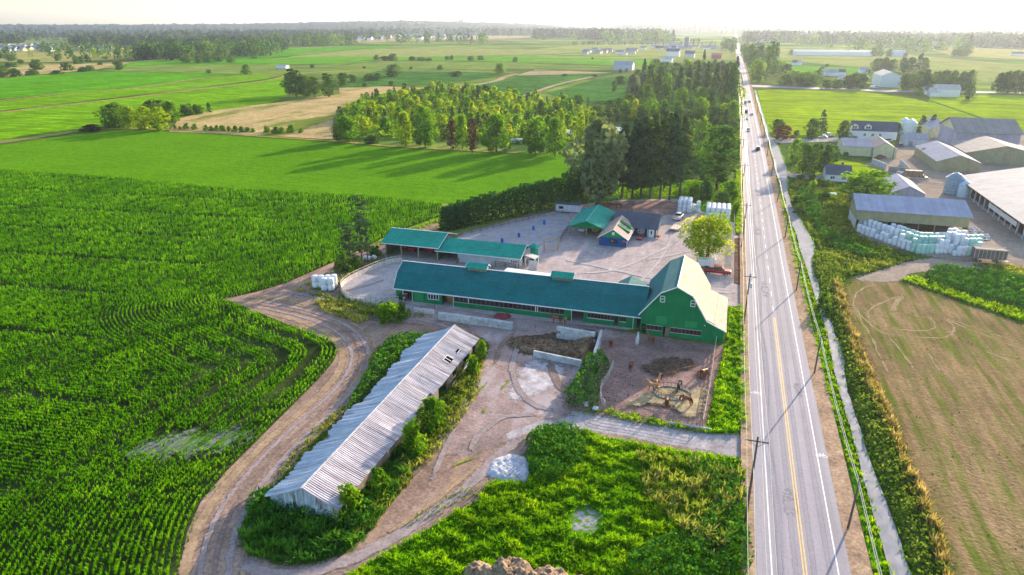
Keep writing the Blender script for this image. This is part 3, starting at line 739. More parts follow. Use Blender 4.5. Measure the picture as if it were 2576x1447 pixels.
def window(parent, A_, B_, s0, s1, z0, z1, frame, n=1, proud=.03, bars=.07, glass=None, name='window', rows=1):
    """a framed window set in the wall A-B, its pane a sub-part"""
    A_, B_ = Vector(A_[:2]), Vector(B_[:2]); e = (B_ - A_).normalized(); nn = Vector((e.y, -e.x))
    f = MB()
    def P(s, z, d=proud): q = A_ + e*s + nn*d; return (q.x, q.y, z)
    for z in ([z0, z1] + [z0 + (z1-z0)*k/rows for k in range(1, rows)]): f.beam(P(s0, z), P(s1, z), bars, bars)
    for k in range(n + 1): 
        s = s0 + (s1 - s0) * k / n
        f.beam(P(s, z0+bars/2), P(s, z1-bars/2), bars*.98, bars*.96)
    fo = part(f, name, frame, parent)
    g = MB(); a, b = P(s0, z0, -.05), P(s1, z1, -.05)
    a2, b2 = P(s0, z0, -.08), P(s1, z1, -.08)
    g.add([a, (b[0],b[1],z0), b, (a[0],a[1],z1), a2, (b2[0],b2[1],z0), b2, (a2[0],a2[1],z1)], [(0,1,2,3),(7,6,5,4),(0,4,5,1),(1,5,6,2),(2,6,7,3),(3,7,4,0)])
    part(g, 'pane', glass or m_glass, fo)
    return fo
def shingle(name, c, k=.16, row=5.0):
    return surf(name, [(sc3(c, 1-k), sc3(c, 1+k), 3.5), ((.9,)*3, (1.1,)*3, .25), ((.86,)*3, (1.12,)*3, row, (.1,.1,1)), ((.93,)*3, (1.06,)*3, 1.1, (1,.2,.2))], .85, .3, bump=(9, .4))
def metalroof(name, c, k=.12, sx=3.0, axis=0, rough=.55):
    st = (1,.02,.02) if axis == 0 else (.02,1,.02)
    return surf(name, [(sc3(c, 1-k), sc3(c, 1+k), sx, st), ((.88,)*3, (1.1,)*3, .2), ((.9,)*3, (1.06,)*3, 2.5)], max(rough, .8), .04)
def boards(name, c, k=.15, sx=4.0):
    return surf(name, [(sc3(c, 1-k), sc3(c, 1+k), sx, (1,1,.04)), ((.88,)*3, (1.1,)*3, .6)], .8, .25)
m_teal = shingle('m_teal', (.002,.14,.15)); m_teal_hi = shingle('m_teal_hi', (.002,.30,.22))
m_cream_sheen = shingle('m_cream_sheen', (.5,.42,.30), .08)  # shingles of the sunward slope: the sun's sheen is painted in as cream
m_green = surf('m_green', [((.001,.165,.06), (.003,.21,.075), 3.5, (1,1,.05)), ((.85,)*3, (1.12,)*3, .5), (None, (.05,.11,.05), 1.4, (1,1,.35), 0, .63, .8)], .85, .1)
m_green2 = boards('m_green_patch', (.01,.25,.08), .08)
m_white = paint('m_white', (.72,.72,.74), .6, .06)
m_dirtywhite = boards('m_dirtywhite', (.5,.5,.54), .12)
m_glass = surf('m_glass', [((.012,.014,.018), (.03,.035,.045), 1.2)], .15, .6)
m_dark = surf('m_darkwood', [((.03,.02,.016), (.07,.05,.04), 2)], .9, .1)
m_wood = boards('m_wood', (.23,.17,.12), .25); m_oldwood = boards('m_oldwood', (.2,.165,.13), .35, 5)
m_post = boards('m_post', (.36,.26,.17), .15)
m_blue = boards('m_bluewall', (.015,.085,.27), .1); m_navy = boards('m_navywall', (.03,.06,.10), .1)
m_pinkshingle = shingle('m_pinkshingle', (.34,.25,.23), .15); m_slate = shingle('m_slate', (.07,.09,.13), .15)
m_hay = surf('m_hay', [((.22,.14,.06), (.45,.31,.15), 5)], .95, .1, bump=(6, .6))
m_steel = surf('m_steel', [((.3,.3,.32), (.45,.45,.47), 3)], .5, .5, .3)
m_conc = surf('m_conc', [((.36,.38,.40), (.56,.58,.60), 1.6), ((.75,)*3, (1.1,)*3, .5), (None, (.2,.16,.12), 1.3, None, 0, .66, .8)], .9, .2)
m_red = paint('m_red', (.42,.02,.03), .35, .15); m_redrust = paint('m_redrust', (.25,.03,.035), .6, .3)
m_rubber = paint('m_rubber', (.02,.02,.022), .8, .2)
m_tarp = paint('m_whitetarp', (.78,.76,.74), .4, .05)

xK = lambda X, Y=1090, z=0: at(*K(X, Y), z)[0]
xE = lambda X, Y=350, z=0: at(*E(X, Y), z)[0]
xD = lambda X, Y=320, z=0: at(*D(X, Y), z)[0]

# ---------------------------------------------------------------- the long green barn with its gambrel cross barn
BX0, BX1, BY0, BY1 = -64.6, -11.7, 124.2, 134.3
barn = empty('barn', (-38, 129, 0), 'long green barn with teal gambrel roof and tall gambrel end beside the road', 'barn')
W = MB()
o1 = (xK(410), xK(540)); o2 = (xK(960), xK(1130)); wst = (xK(1145), xE(2170)); o3 = (xE(2255), xE(2385)); ws2 = (xD(205, 250, 0), xD(485, 270, 0)); dr = (xD(487, 275), xD(530, 275)); ws3 = (xD(540, 280), xD(608, 285)); o4x0 = xD(712, 320)
def s_(x): return x - BX0
holes = [(s_(o1[0]), s_(o1[1]), 0, 2.35), (s_(o2[0]), s_(o2[1]), 0, 2.4), (s_(wst[0]), s_(wst[1]), 1.15, 2.35), (s_(o3[0]), s_(o3[1]), 0, 2.4),
         (s_(ws2[0]), s_(ws2[1]), 1.2, 2.15), (s_(dr[0]), s_(dr[1]), 0, 2.0), (s_(ws3[0]), s_(ws3[1]), 1.2, 2.15), (s_(o4x0), s_(BX1)-.02, 0, 2.4)]
wx0, wx1 = xK(760), xK(915)
holes.append((s_(wx0), s_(wx1), 1.0, 2.2))
wallp(W, (BX0, BY0), (BX1, BY0), 0, 2.72, holes)
wallp(W, (BX1, BY1), (BX0, BY1), 0, 2.42, [(5, 8, 0, 2.2), (25, 28, 0, 2.2)])
gam = [(BY0, 2.72), (126.4, 5.62), (129.25, 6.9), (132.1, 5.62), (BY1, 2.42)]
extrude_x(W, [(BY0, 0)] + gam + [(BY1, 0)], BX0-.2, BX0)
part(W, 'wall', m_green, barn)
R = MB()
prof = [(123.82, 2.62), (126.35, 5.84), (129.25, 7.16), (132.15, 5.84), (135.05, 2.36)]
extrude_x(R, shell(prof, .16), BX0-.6, BX1+.35)
rf = part(R, 'roof', m_teal, barn)
T = MB()
T.box(BX0-.66, BX1-.1, 123.72, 123.82, 2.46, 2.68)
T.box(BX0-.66, BX1+.3, 129.15, 129.35, 7.165, 7.24)
for a, b in zip(prof[:-1], prof[1:]): T.beam((BX0-.66, a[0], a[1]-.06), (BX0-.66, b[0], b[1]-.06), .1, .2)
part(T, 'trim', m_white, barn)
T = MB()
for x in (xK(403), o1[1], o2[1]+.05, xE(2258), xD(683, 300)): T.cyl((x, 123.8, 0), (x, 123.8, 2.5), .055, .055, 6)
part(T, 'drainpipe', m_white, barn)
d = MB(); d.box(o1[1]+.05, xK(695), BY0-.09, BY0-.03, .05, 2.15); part(d, 'sliding_door', m_green2, barn)
window(barn, (BX0, BY0), (BX1, BY0), s_(wx0), s_(wx1), 1.0, 2.2, m_white, 4, rows=1, bars=.1)
m_bar = boards('m_brownbars', (.2,.11,.08), .2)
n1 = int((wst[1]-wst[0]) / .95)
window(barn, (BX0, BY0), (BX1, BY0), s_(wst[0]), s_(wst[1]), 1.15, 2.35, m_bar, n1, bars=.08, name='stall_window')
window(barn, (BX0, BY0), (BX1, BY0), s_(ws2[0]), s_(ws2[1]), 1.2, 2.15, m_bar, 8, bars=.07, name='stall_window')
window(barn, (BX0, BY0), (BX1, BY0), s_(ws3[0]), s_(ws3[1]), 1.2, 2.15, m_bar, 3, bars=.07, name='stall_window')
f = MB()
for a, b in ((wst), (ws2), (ws3)):
    f.box(a-.05, b+.05, BY0-.07, BY0-.01, 1.06, 1.15); 
f.box(xE(1838)-.05, xE(1838)+.1, BY0-.08, BY0-.01, 1.1, 2.4); f.box(xE(1862)-.05, xE(1862)+.1, BY0-.08, BY0-.01, 1.1, 2.15); f.box(xK(1340)-.05, xK(1340)+.07, BY0-.08, BY0-.01, 1.1, 2.15)
part(f, 'sill', m_white, barn)
# hay showing in the second opening
h = MB(); rr = random.Random(3)
for i in range(12):
    x = o2[0] + .2 + rr.random()*(o2[1]-o2[0]-.9); z = [0, .5, 1.0][i % 3]
    h.box(x, x+.9, 125.6+rr.random()*.5, 126.4+rr.random()*.5, z+.01*i, z+.49+.01*i)
hb = part(h, 'hay_bales', m_hay, None)
tag(hb, 'brown hay piled in the open doorway of the long green barn', 'hay', kind='stuff')
# ridge cupolas
for P_, zz in ((K(1440, 560), 8.2), (L(362, 1010), 8.2)):
    x = at(P_[0], P_[1], 8.0)[0]
    c_ = MB(); c_.box(x-2.1, x+2.1, 128.5, 130.0, 6.5, 7.75)
    cu = part(c_, 'ridge_vent', m_wood, barn)
    r_ = MB(); extrude_x(r_, shell([(127.95, 7.6), (129.25, 8.45), (130.55, 7.6)], .1), x-2.4, x+2.4)
    part(r_, 'roof', m_teal_hi, cu)
    t_ = MB()
    for sx in (-2.42, 2.42): t_.beam((x+sx, 127.95, 7.56), (x+sx, 129.25, 8.4), .07, .14); t_.beam((x+sx, 129.25, 8.4), (x+sx, 130.55, 7.56), .07, .14)
    part(t_, 'trim', m_white, cu)
# cross barn
GX = [(-11.9, 4.45), (-8.42, 8.80), (-5.6, 10.25), (-2.75, 8.80), (.05, 4.42)]
FY, BYB = 122.35, 141.0
W = MB()
y0 = FY
hw = [(xD(835, 300), xD(995, 310), 1.05, 1.95), (xD(1078, 325), xD(1388, 355), 1.05, 1.95), (xD(1000, 340), xD(1062, 345), 0, 1.95), (-11.9, xD(825, 320), 0, 2.05)]
wallp(W, (-11.9, FY), (3.55, FY), 0, 2.42, [(a+11.9, b+11.9, c, d_) for a, b, c, d_ in hw], .2)
extrude_y(W, [(-11.9, 2.42)] + GX + [(3.55, 2.75), (3.55, 2.42)], FY, FY+.2)
extrude_y(W, [(-11.9, 0)] + GX + [(.05, 0)], BYB-.2, BYB)
W.box(3.35, 3.55, FY+.2, 139, 0, 2.7); W.box(-.1, .1, 139, BYB-.2, 0, 4.3)
W.box(.1, 3.35, 138.8, 139, 0, 2.7)
W.box(-11.9, -11.7, FY+.2, 124.3, 0, 4.3); W.box(-11.9, -11.7, 134.4, BYB-.2, 0, 4.3)
cb = part(W, 'gambrel_wall', m_green, barn)
d = MB(); d.box(xD(918, 250, 2.5), xD(1035, 250, 2.5), FY-.012, FY-.002, 2.45, at(0,0)[2]+4.05); d.box(xD(1215, 300, 2.2), xD(1345, 300, 2.2), FY-.012, FY-.002, 2.45, 3.7); part(d, 'wall_patch', m_green2, cb)
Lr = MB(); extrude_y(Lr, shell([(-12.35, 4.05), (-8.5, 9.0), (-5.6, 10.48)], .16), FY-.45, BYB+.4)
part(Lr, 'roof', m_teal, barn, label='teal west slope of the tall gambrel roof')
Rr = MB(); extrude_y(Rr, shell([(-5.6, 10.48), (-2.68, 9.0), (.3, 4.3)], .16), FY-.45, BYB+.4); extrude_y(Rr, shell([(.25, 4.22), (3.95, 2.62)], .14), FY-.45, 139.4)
part(Rr, 'roof', m_cream_sheen, barn, label='east slope of the tall gambrel roof, sun sheen painted in as cream')
T = MB()
T.box(-5.7, -5.5, FY-.5, BYB+.42, 10.49, 10.56)
pf = [(-12.35, 4.0), (-8.5, 8.95), (-5.6, 10.43), (-2.68, 8.95), (.3, 4.2), (3.95, 2.55)]
for a, b in zip(pf[:-1], pf[1:]): T.beam((a[0], FY-.5, a[1]), (b[0], FY-.5, b[1]), .08, .2)
part(T, 'trim', m_white, barn)
for (s0, s1) in ((-8.55, -7.75), (-2.95, -2.1)):
    c0 = s0+11.9
    window(barn, (-11.9, FY), (4, FY), c0, c0+.8, 7.0 if s0 < -5 else 6.75, 8.15 if s0 < -5 else 7.9, m_white, 1, rows=2, bars=.12)
window(barn, (-11.9, FY), (4, FY), hw[0][0]+11.9, hw[0][1]+11.9, 1.05, 1.95, m_bar, 4, bars=.1, name='stall_window')
window(barn, (-11.9, FY), (4, FY), hw[1][0]+11.9, hw[1][1]+11.9, 1.05, 1.95, m_bar, 8, bars=.1, name='stall_window')
f = MB()
for a, b, c_, d_ in hw[:2]: f.box(a-.05, b+.05, FY-.07, FY-.01, .95, 1.05); f.box(a-.05, b+.05, FY-.07, FY-.01, 1.95, 2.03)
part(f, 'sill', m_white, barn)
d = MB(); d.box(xD(1020, 340), xD(1062, 345), FY-.05, FY-.01, 0, 1.9); part(d, 'door', boards('m_greydoor', (.22,.15,.13)), barn)
# low cross gable on the yard side
g_ = MB(); extrude_y(g_, shell([(-18.6, 4.6), (-15.9, 6.3), (-12.2, 4.6)], .12), 131.2, 137.2); part(g_, 'dormer_roof', m_teal, barn)
g_ = MB(); extrude_y(g_, [(-18.2, 0), (-18.2, 4.5), (-15.9, 6.1), (-12.6, 4.5), (-12.6, 0)], 134.5, 136.9); part(g_, 'dormer_wall', m_green, barn)
g_ = MB(); g_.cyl(at(*D(1432, 252), 3.2)[:2] + (3.2,), (at(*D(1432, 252), 3.2)[0], 122.3, 3.2), .12, .12, 8); part(g_, 'wall_lamp', m_white, barn)

# ---------------------------------------------------------------- old corrugated shed in front
OX0, OXR, OX1, OY0, OY1 = -49.3, -43.7, -38.9, 57.2, 105.6
shed = empty('old_shed', (-44, 81, 0), 'long sagging weathered shed with rusting pale corrugated roof', 'shed')
m_corr_w = surf('m_corr_w', [((.35,.39,.47), (.49,.53,.61), 1.1, (.1,1,1)), ((.8,)*3, (1.1,)*3, 2.6, (.05,1,.05), 0, .38, .62), (None, (.16,.15,.15), .3, (1,1,1), 0, .64, .74), ((.85,)*3, (1.1,)*3, 5)], .6, .4)
m_corr_e = surf('m_corr_e', [((.37,.33,.365), (.52,.47,.51), 1.1, (.1,1,1)), ((.55,)*3, (1.12,)*3, 2.6, (.05,1,.05), 0, .36, .6), (None, (.2,.15,.15), .4, (1,.5,1), 0, .62, .78), ((.85,)*3, (1.1,)*3, 5)], .6, .4)
def corr_slope(mb, xr, zr, xe, ze, y0, y1, step=.32, amp=.032, sag=0.0, seed=1, holes=()):
    """corrugated sheets with waves across the slope, sagging a little between the trusses"""
    rg = np.random.default_rng(seed)
    ny = int((y1-y0)/(step/2)); nx = 8
    vs, fs = [], []
    wob = np.convolve(rg.normal(0, 1, ny+30), np.ones(22)/22, 'same')[:ny+1]
    for j in range(ny+1):
        y = y0 + (y1-y0)*j/ny
        for i in range(nx+1):
            t = i/nx
            edge = wob[j] * sag * t
            x = xr + (xe + edge*1.6*(1 if xe > xr else -1) - xr)*t
            z = zr + (ze - zr)*t + (amp if j % 2 else -amp) + .10*wob[j]*math.sin(t*3) + edge*.8 - .10*math.sin(math.pi*t)
            vs.append((x, y, z))
    for j in range(ny):
        for i in range(nx):
            yc = y0 + (y1-y0)*(j+.5)/ny; tc = (i+.5)/nx
            if any(a < yc < b and c < tc < d_ for a, b, c, d_ in holes): continue
            k = j*(nx+1)+i
            q = (k, k+1, k+nx+2, k+nx+1)
            fs.append(q if xe > xr else q[::-1])
    mb.add(vs, fs)
m1 = MB(); corr_slope(m1, OXR, 4.55, OX0, 2.15, OY0-.6, OY1+.3, sag=1.0, seed=4, holes=((73, 78.5, .88, 1.1), (79.5, 86, .93, 1.1), (66, 68, .93, 1.1)))
sol = part(m1, 'roof', m_corr_w, shed, label='bluish western roof slope with torn edge').modifiers.new('thick', 'SOLIDIFY'); sol.thickness = .03
m1 = MB(); corr_slope(m1, OXR, 4.55, OX1, 2.5, OY0-.6, OY1+.3, sag=.25, seed=9, holes=((94.3, 96.2, .55, .72), (98.0, 99.4, .62, .8), (80.3, 84.8, .93, 1.1)))
sol = part(m1, 'roof', m_corr_e, shed, label='streaked eastern roof slope with two holes').modifiers.new('thick', 'SOLIDIFY'); sol.thickness = .03
m1 = MB(); m1.beam((OXR, OY0-.7, 4.64), (OXR, OY1+.3, 4.64), .24, .05); part(m1, 'ridge_cap', paint('m_ridge', (.5,.5,.54), .7, .3), shed)
W = MB()
wallp(W, (OX1-.5, OY0), (OX1-.5, OY1), 0, 2.45, [(30.5, 33.8, 0, 2.1), (36.5, 38.5, .6, 2.1), (41.5, 44.5, 0, 2.2), (46, 47.5, .4, 2.2)])
wallp(W, (OX0+.5, OY1), (OX0+.5, OY0), 0, 2.1)
part(W, 'wall', m_oldwood, shed)
W = MB(); extrude_y(W, [(OX0+.45, 0), (OX0+.45, 2.2), (OXR, 4.4), (OX1-.45, 2.45), (OX1-.45, 0)], OY0-.05, OY0+.05); extrude_y(W, [(OX0+.45, 0), (OX0+.45, 2.2), (OXR, 4.4), (OX1-.45, 2.45), (OX1-.45, 0)], OY1-.15, OY1-.05)
part(W, 'gable_wall', surf('m_peeling', [((.26,.30,.36), (.52,.58,.66), 3, (1,1,.12), 0, .4, .6), (None, (.1,.07,.05), 2.2, (1,1,.15), 0, .56, .66)], .85, .2), shed, label='end wall of grey boards with peeling white paint')
F_ = MB()
for y in (94.3, 95.1, 96.2): F_.beam((OX1-2.3, y, 3.48), (OX1-1.3, y, 3.0), .09, .09)
F_.beam((OX1-2.4, 94.2, 3.5), (OX1-2.4, 96.3, 3.5), .09, .09); F_.beam((OX1-1.3, 97.9, 3.1), (OX1-1.3, 99.5, 3.1), .1, .1)
part(F_, 'roof_frame', m_white, shed)
# leaning frames and pallet by its east wall
F_ = MB()
for i in range(6): F_.beam((-38.9, 91.0+i*.3, .1), (-38.2, 91.0+i*.3, 1.2), .12, .03)
F_.beam((-38.8, 90.9, .3), (-38.8, 92.6, .3), .08, .08); F_.beam((-38.3, 90.9, 1.1), (-38.3, 92.6, 1.1), .08, .08)
tag(F_.build('pallet', m_post), 'wooden pallet leaning on the old shed by its open doorway', 'pallet')
F_ = MB()
for a, b in (((-38.8, 96.3, 0), (-38.1, 96.3, 2.0)), ((-38.8, 97.9, 0), (-38.1, 97.9, 2.0)), ((-38.8, 96.3, .2), (-38.8, 97.9, .2)), ((-38.1, 96.3, 1.9), (-38.1, 97.9, 1.9)), ((-38.4, 96.3, 1.1), (-38.4, 97.9, 1.1))): F_.beam(a, b, .1, .08)
tag(F_.build('window_frame', m_white), 'old white frame leaning on the far part of the old shed', 'frame')

# ---------------------------------------------------------------- open machinery shed and stable behind the barn
S1 = empty('open_shed', (-73.8, 157, 0), 'open-fronted shed with bright teal roof housing red machinery', 'shed')
W = MB()
wallp(W, (-81, 162.6), (-81, 151.4), 0, 3.6); wallp(W, (-66.3, 162.6), (-81, 162.6), 0, 3.6)
extrude_x(W, [(151.4, 3.55), (157, 5.25), (162.6, 3.55)], -81, -80.9); extrude_x(W, [(151.4, 3.0), (151.4, 3.55), (157, 5.25), (162.6, 3.55), (162.6, 3.0)], -66.5, -66.4)
part(W, 'wall', m_wood, S1)
W = MB(); W.box(-81.08, -81.02, 151.4, 162.6, 0, 3.5); part(W, 'cladding', m_dirtywhite, S1, label='white boarded west side')
W = MB(); W.box(-66.6, -66.45, 151.3, 162.6, 0, 3.0); part(W, 'end_wall', m_green, S1)
P_ = MB()
for x in (-80.95, -76.6, -71.8, -66.55): P_.box(x-.14, x+.14, 151.1, 151.38, 0, 3.6)
P_.box(-81, -66.5, 151.12, 151.3, 3.35, 3.6)
part(P_, 'post', m_post, S1)
R = MB(); extrude_x(R, shell([(150.4, 3.45), (157, 5.65), (163.6, 3.45)], .14), -82, -65.9); part(R, 'roof', m_teal_hi, S1)
T = MB()
T.box(-82.05, -65.85, 150.32, 150.4, 3.28, 3.48); T.box(-82.1, -64.9, 156.9, 157.1, 5.66, 5.73)
T.beam((-65.86, 150.4, 3.4), (-65.86, 157, 5.6), .08, .18); T.beam((-65.86, 157, 5.6), (-65.86, 163.6, 3.4), .08, .18)
part(T, 'trim', m_white, S1)
S2 = empty('stable', (-56, 156, 0), 'low white stable with bright teal roof and small panes', 'stable')
W = MB()
xw0 = -61.2
wallp(W, (xw0, 151.5), (-45.1, 151.5), 0, 2.8, [(xK(1325)-xw0+1.0, xK(1440)-xw0+1.0, 1.2, 2.0)])
wallp(W, (-45.1, 151.5), (-45.1, 160.3), 0, 2.8, [(3, 5, 0, 2.1)]); wallp(W, (-45.1, 160.3), (-66.3, 160.3), 0, 2.8); W.box(xw0, xw0+.15, 151.7, 160.1, 0, 2.7)
part(W, 'wall', m_dirtywhite, S2)
W = MB(); extrude_x(W, [(151.5, 2.8), (155.9, 4.4), (160.3, 2.8)], -45.25, -45.1); part(W, 'gable_panel', m_green, S2)
window(S2, (xw0, 151.5), (-45.1, 151.5), xK(1325)-xw0+1.0, xK(1440)-xw0+1.0, 1.2, 2.0, m_white, 4, bars=.14)
dd = MB(); dd.box(xK(1615)+1, xK(1745)+1, 151.4, 151.47, .05, 2.3); part(dd, 'garage_door', paint('m_greypanel', (.45,.45,.47)), S2)
R = MB(); extrude_x(R, shell([(150.5, 2.72), (155.9, 4.72), (161.3, 2.72)], .14), -66.9, -44.4); part(R, 'roof', m_teal_hi, S2)
T = MB(); T.box(-67, -44.35, 150.42, 150.5, 2.56, 2.74)
T.beam((-44.36, 150.5, 2.68), (-44.36, 155.9, 4.68), .08, .18); T.beam((-44.36, 155.9, 4.68), (-44.36, 161.3, 2.68), .08, .18)
part(T, 'trim', m_white, S2)
P_ = MB(); P_.slab([(-44.2, 153.2, 2.9), (-41.4, 152.8, 2.3), (-41.0, 155.4, 2.3), (-44.2, 155.6, 2.9)], .08); cn = part(P_, 'canopy', paint('m_canopy', (.5,.47,.43)), S2)
P_ = MB()
for x, y in ((-41.5, 153), (-41.2, 155.2), (-44, 153.2)): P_.box(x-.08, x+.08, y-.08, y+.08, 0, 2.3)
part(P_, 'post', m_white, cn)
P_ = MB(); P_.lathe([(1.5, 3.55), (.02, 4.6)], 6, (-43.2, 158.5, 0)); P_.lathe([(1.0, 0), (1.0, 3.5)], 6, (-43.2, 158.5, 0)); part(P_, 'corner_roof', m_teal_hi, S2)

# ---------------------------------------------------------------- carport and farmhouse
CP = empty('carport', (-34.6, 190, 0), 'carport with bright teal gable roof sheltering a white van', 'carport')
R = MB(); extrude_y(R, shell([(-39.8, 2.95), (-34.6, 4.9), (-29.4, 2.95)], .14), 181.4, 200.8); part(R, 'roof', m_teal_hi, CP)
R = MB(); R.box(-34.68, -34.52, 181.4, 200.8, 4.91, 4.97); part(R, 'ridge_cap', paint('m_ridge_teal', (.2,.55,.5)), CP)
W = MB(); extrude_y(W, [(-39.4, 2.75), (-34.6, 4.6), (-29.8, 2.75)], 181.9, 182.0); extrude_y(W, [(-39.4, 0), (-39.4, 2.7), (-34.6, 4.55), (-29.8, 2.7), (-29.8, 0)], 199.6, 199.8); part(W, 'gable_panel', m_green, CP)
P_ = MB()
for x in (-39.3, -34.6, -29.9):
    P_.box(x-.12, x+.12, 182.1, 182.34, 0, 2.75)
    for sg in (-1, 1): P_.beam((x, 182.2, 1.9), (x+sg*.8, 182.2, 2.7), .1, .1)
    P_.box(x-.12, x+.12, 190, 190.24, 0, 2.75)
part(P_, 'post', m_post, CP)
HS = empty('farmhouse', (-23, 188, 0), 'blue and green farmhouse with pinkish shingled gable and dark wing roof', 'house')
W = MB()
wallp(W, (-29.7, 175.8), (-22.4, 175.8), 0, 2.5, [(2.9, 4.7, 1.0, 2.0)]); wallp(W, (-22.4, 175.8), (-22.4, 190), 0, 2.5); wallp(W, (-29.7, 190), (-29.7, 175.8), 0, 2.5)
part(W, 'wall', m_blue, HS, label='bright blue lower wall')
W = MB(); extrude_y(W, [(-29.7, 2.5), (-26.05, 4.75), (-22.4, 2.5)], 175.8, 175.95); part(W, 'gable_panel', m_green2, HS)
W = MB(); W.box(-26.4, -25.7, 175.72, 175.78, 3.2, 4.0); part(W, 'vent', m_white, HS)
window(HS, (-29.7, 175.8), (-22.4, 175.8), 2.9, 4.7, 1.0, 2.0, m_dark, 2, bars=.1)
R = MB(); extrude_y(R, shell([(-30.2, 2.3), (-26.05, 4.95)], .14), 175.2, 190.5); extrude_y(R, shell([(-26.05, 4.95), (-21.9, 2.3)], .14), 175.2, 190.5); part(R, 'roof', m_pinkshingle, HS)
R = MB()
for y in (180.3, 184.2, ):   # raised green dormer bands on the east slope
    R.slab([(-25.6, y, 4.85), (-22.2, y, 3.0), (-22.2, y+1.5, 3.0), (-25.6, y+1.5, 4.85)], .25)
part(R, 'dormer_band', m_green, HS)
T = MB(); T.beam((-30.2, 175.16, 2.24), (-26.05, 175.16, 4.9), .07, .16); T.beam((-26.05, 175.16, 4.9), (-21.9, 175.16, 2.24), .07, .16); T.box(-21.88, -21.8, 175.2, 187, 2.14, 2.3); part(T, 'trim', m_white, HS)
W = MB()
wallp(W, (-22.4, 187.3), (-15.7, 187.3), 0, 2.6, [(1.6, 3.2, 1.1, 2.2), (4.7, 5.9, 0, 2.2)]); wallp(W, (-15.7, 187.3), (-15.7, 201.5), 0, 2.6); wallp(W, (-15.7, 201.5), (-28, 201.5), 0, 2.6)
extrude_x(W, [(187.3, 2.6), (194.5, 4.9), (201.5, 2.6)], -15.9, -15.7)
part(W, 'wall', m_navy, HS, label='dark blue wall of the wing')
window(HS, (-22.4, 187.3), (-15.7, 187.3), 1.6, 3.2, 1.1, 2.2, m_white, 2, rows=2, bars=.12)
d = MB(); d.box(-17.9, -16.3, 187.15, 187.28, .05, 2.3); dr_ = part(d, 'door', m_white, HS)
d = MB(); d.box(-17.3, -16.9, 187.1, 187.14, 1.0, 1.9); part(d, 'pane', m_glass, dr_)
d = MB(); d.box(-22.1, -15.6, 187.2, 187.28, 2.5, 2.62); d.box(-18.25, -18.1, 187.2, 187.28, 0, 2.5); d.box(-15.85, -15.65, 187.2, 187.28, 0, 2.5); part(d, 'trim', m_white, HS)
R = MB(); extrude_x(R, shell([(186.7, 2.55), (194.5, 5.1), (202.2, 2.55)], .14), -28.5, -15.3); part(R, 'roof', m_slate, HS)
C_ = MB(); C_.box(-24.2, -23.4, 194.9, 195.7, 4.4, 6.0); part(C_, 'chimney', paint('m_brick', (.2,.1,.08), .8, .2), HS)
PR = empty('porch_annex', (-30.5, 198, 0), 'small dark-roofed green annex between the carport and the farmhouse', 'annex')
W = MB(); W.box(-31.8, -27.8, 194.5, 202, 0, 2.6); part(W, 'wall', m_green, PR)
R = MB(); R.slab([(-32.2, 194, 3.1), (-27.6, 194, 3.1), (-27.6, 202.4, 2.7), (-32.2, 202.4, 2.7)], .15); part(R, 'roof', m_slate, PR)
# hanging flower baskets on the blue wall
fl = leafy('m_petals', (.3,.1,.14), (.6,.3,.33), (.8,.7,.68), .2)
fg = np.random.default_rng(8)
def flowers(p, r, label):
    P = np.array([[p[0], p[1]]]).repeat(26, 0) + fg.normal(0, r*.6, (26, 2))
    v, q, t = blades(P, r*1.3, r*.5, 2, fg, .9, z0=p[2])
    o = link('hanging_basket', np_mesh('hanging_basket', v - np.array([p[0], p[1], p[2]]), q, fl, t)); o.location = p
    tag(o, label, 'flowers')
flowers((-29.7, 175.4, 1.6), .35, 'pink and white flower basket at the left corner of the blue wall')
flowers((-26.1, 175.4, 1.4), .4, 'pink flower basket under the blue wall window')
flowers((-23.0, 175.4, 1.5), .45, 'red and white flower basket near the right corner of the blue wall')
flowers((-15.1, 187.0, .3), .6, 'tall flowering pot beside the white farmhouse door')
# ------------------------------------------------------------------ fences, walls and gates
def fence(name, pts, label, h=1.3, rails=(.4, .85, 1.25), sp=2.6, mat=None, pr=.06, rr_=.05, board=False, group=None, closed=False, cat='fence', postmat=None):
    pts = [Vector((p[0], p[1], 0)) for p in pts]
    o = empty(name, pts[0], label, cat, group)
    mat = mat or m_post
    pm = MB(); pm.box(-pr, pr, -pr, pr, 0, h); me = pm.mesh('post', postmat or mat)
    def putpost(p):
        q = link('post', me, o); q.location = p - pts[0]
    segs = list(zip(pts[:-1], pts[1:]))
    for i, (a, b) in enumerate(segs):
        n = max(1, round((b-a).length / sp))
        for k in range(n): putpost(a.lerp(b, k/n))
    putpost(pts[-1])
    for z in rails:
        r = MB()
        for a, b in segs:
            d = (b-a).normalized()
            A_, B_ = a - d*.03 - pts[0] + Vector((0,0,z)), b + d*.03 - pts[0] + Vector((0,0,z))
            if board: r.beam(A_, B_, .04, .14)
            else: r.cyl(A_, B_, rr_*.6, rr_*.6, 5)
        link('rail', r.mesh('rail', mat), o)
    return o
m_pipe = paint('m_pipe', (.12,.10,.11), .5, .2, metal=.3)
m_palewood = boards('m_palewood', (.5,.44,.36), .15)
m_darkrail = boards('m_darkrail', (.17,.13,.11), .25)
P9 = lambda X, Y: (.8382*(900+.235*X), .8382*(560+.235*Y))
fence('arena_fence', V(K(1100,232),K(1450,150),K(1620,108),K(2000,18),L(0,372),L(130,335),L(250,300)), 'dark three-rail wooden fence along the hedge side of the riding arena', 1.5, (.5, .95, 1.4), 3, m_darkrail, .08, board=True)
fence('arena_fence', V(L(318,655),L(345,590),L(420,500)), 'short rail fence from the arena gate up to the carport', 1.5, (.5,.95,1.4), 2.6, m_darkrail, .08, board=True)
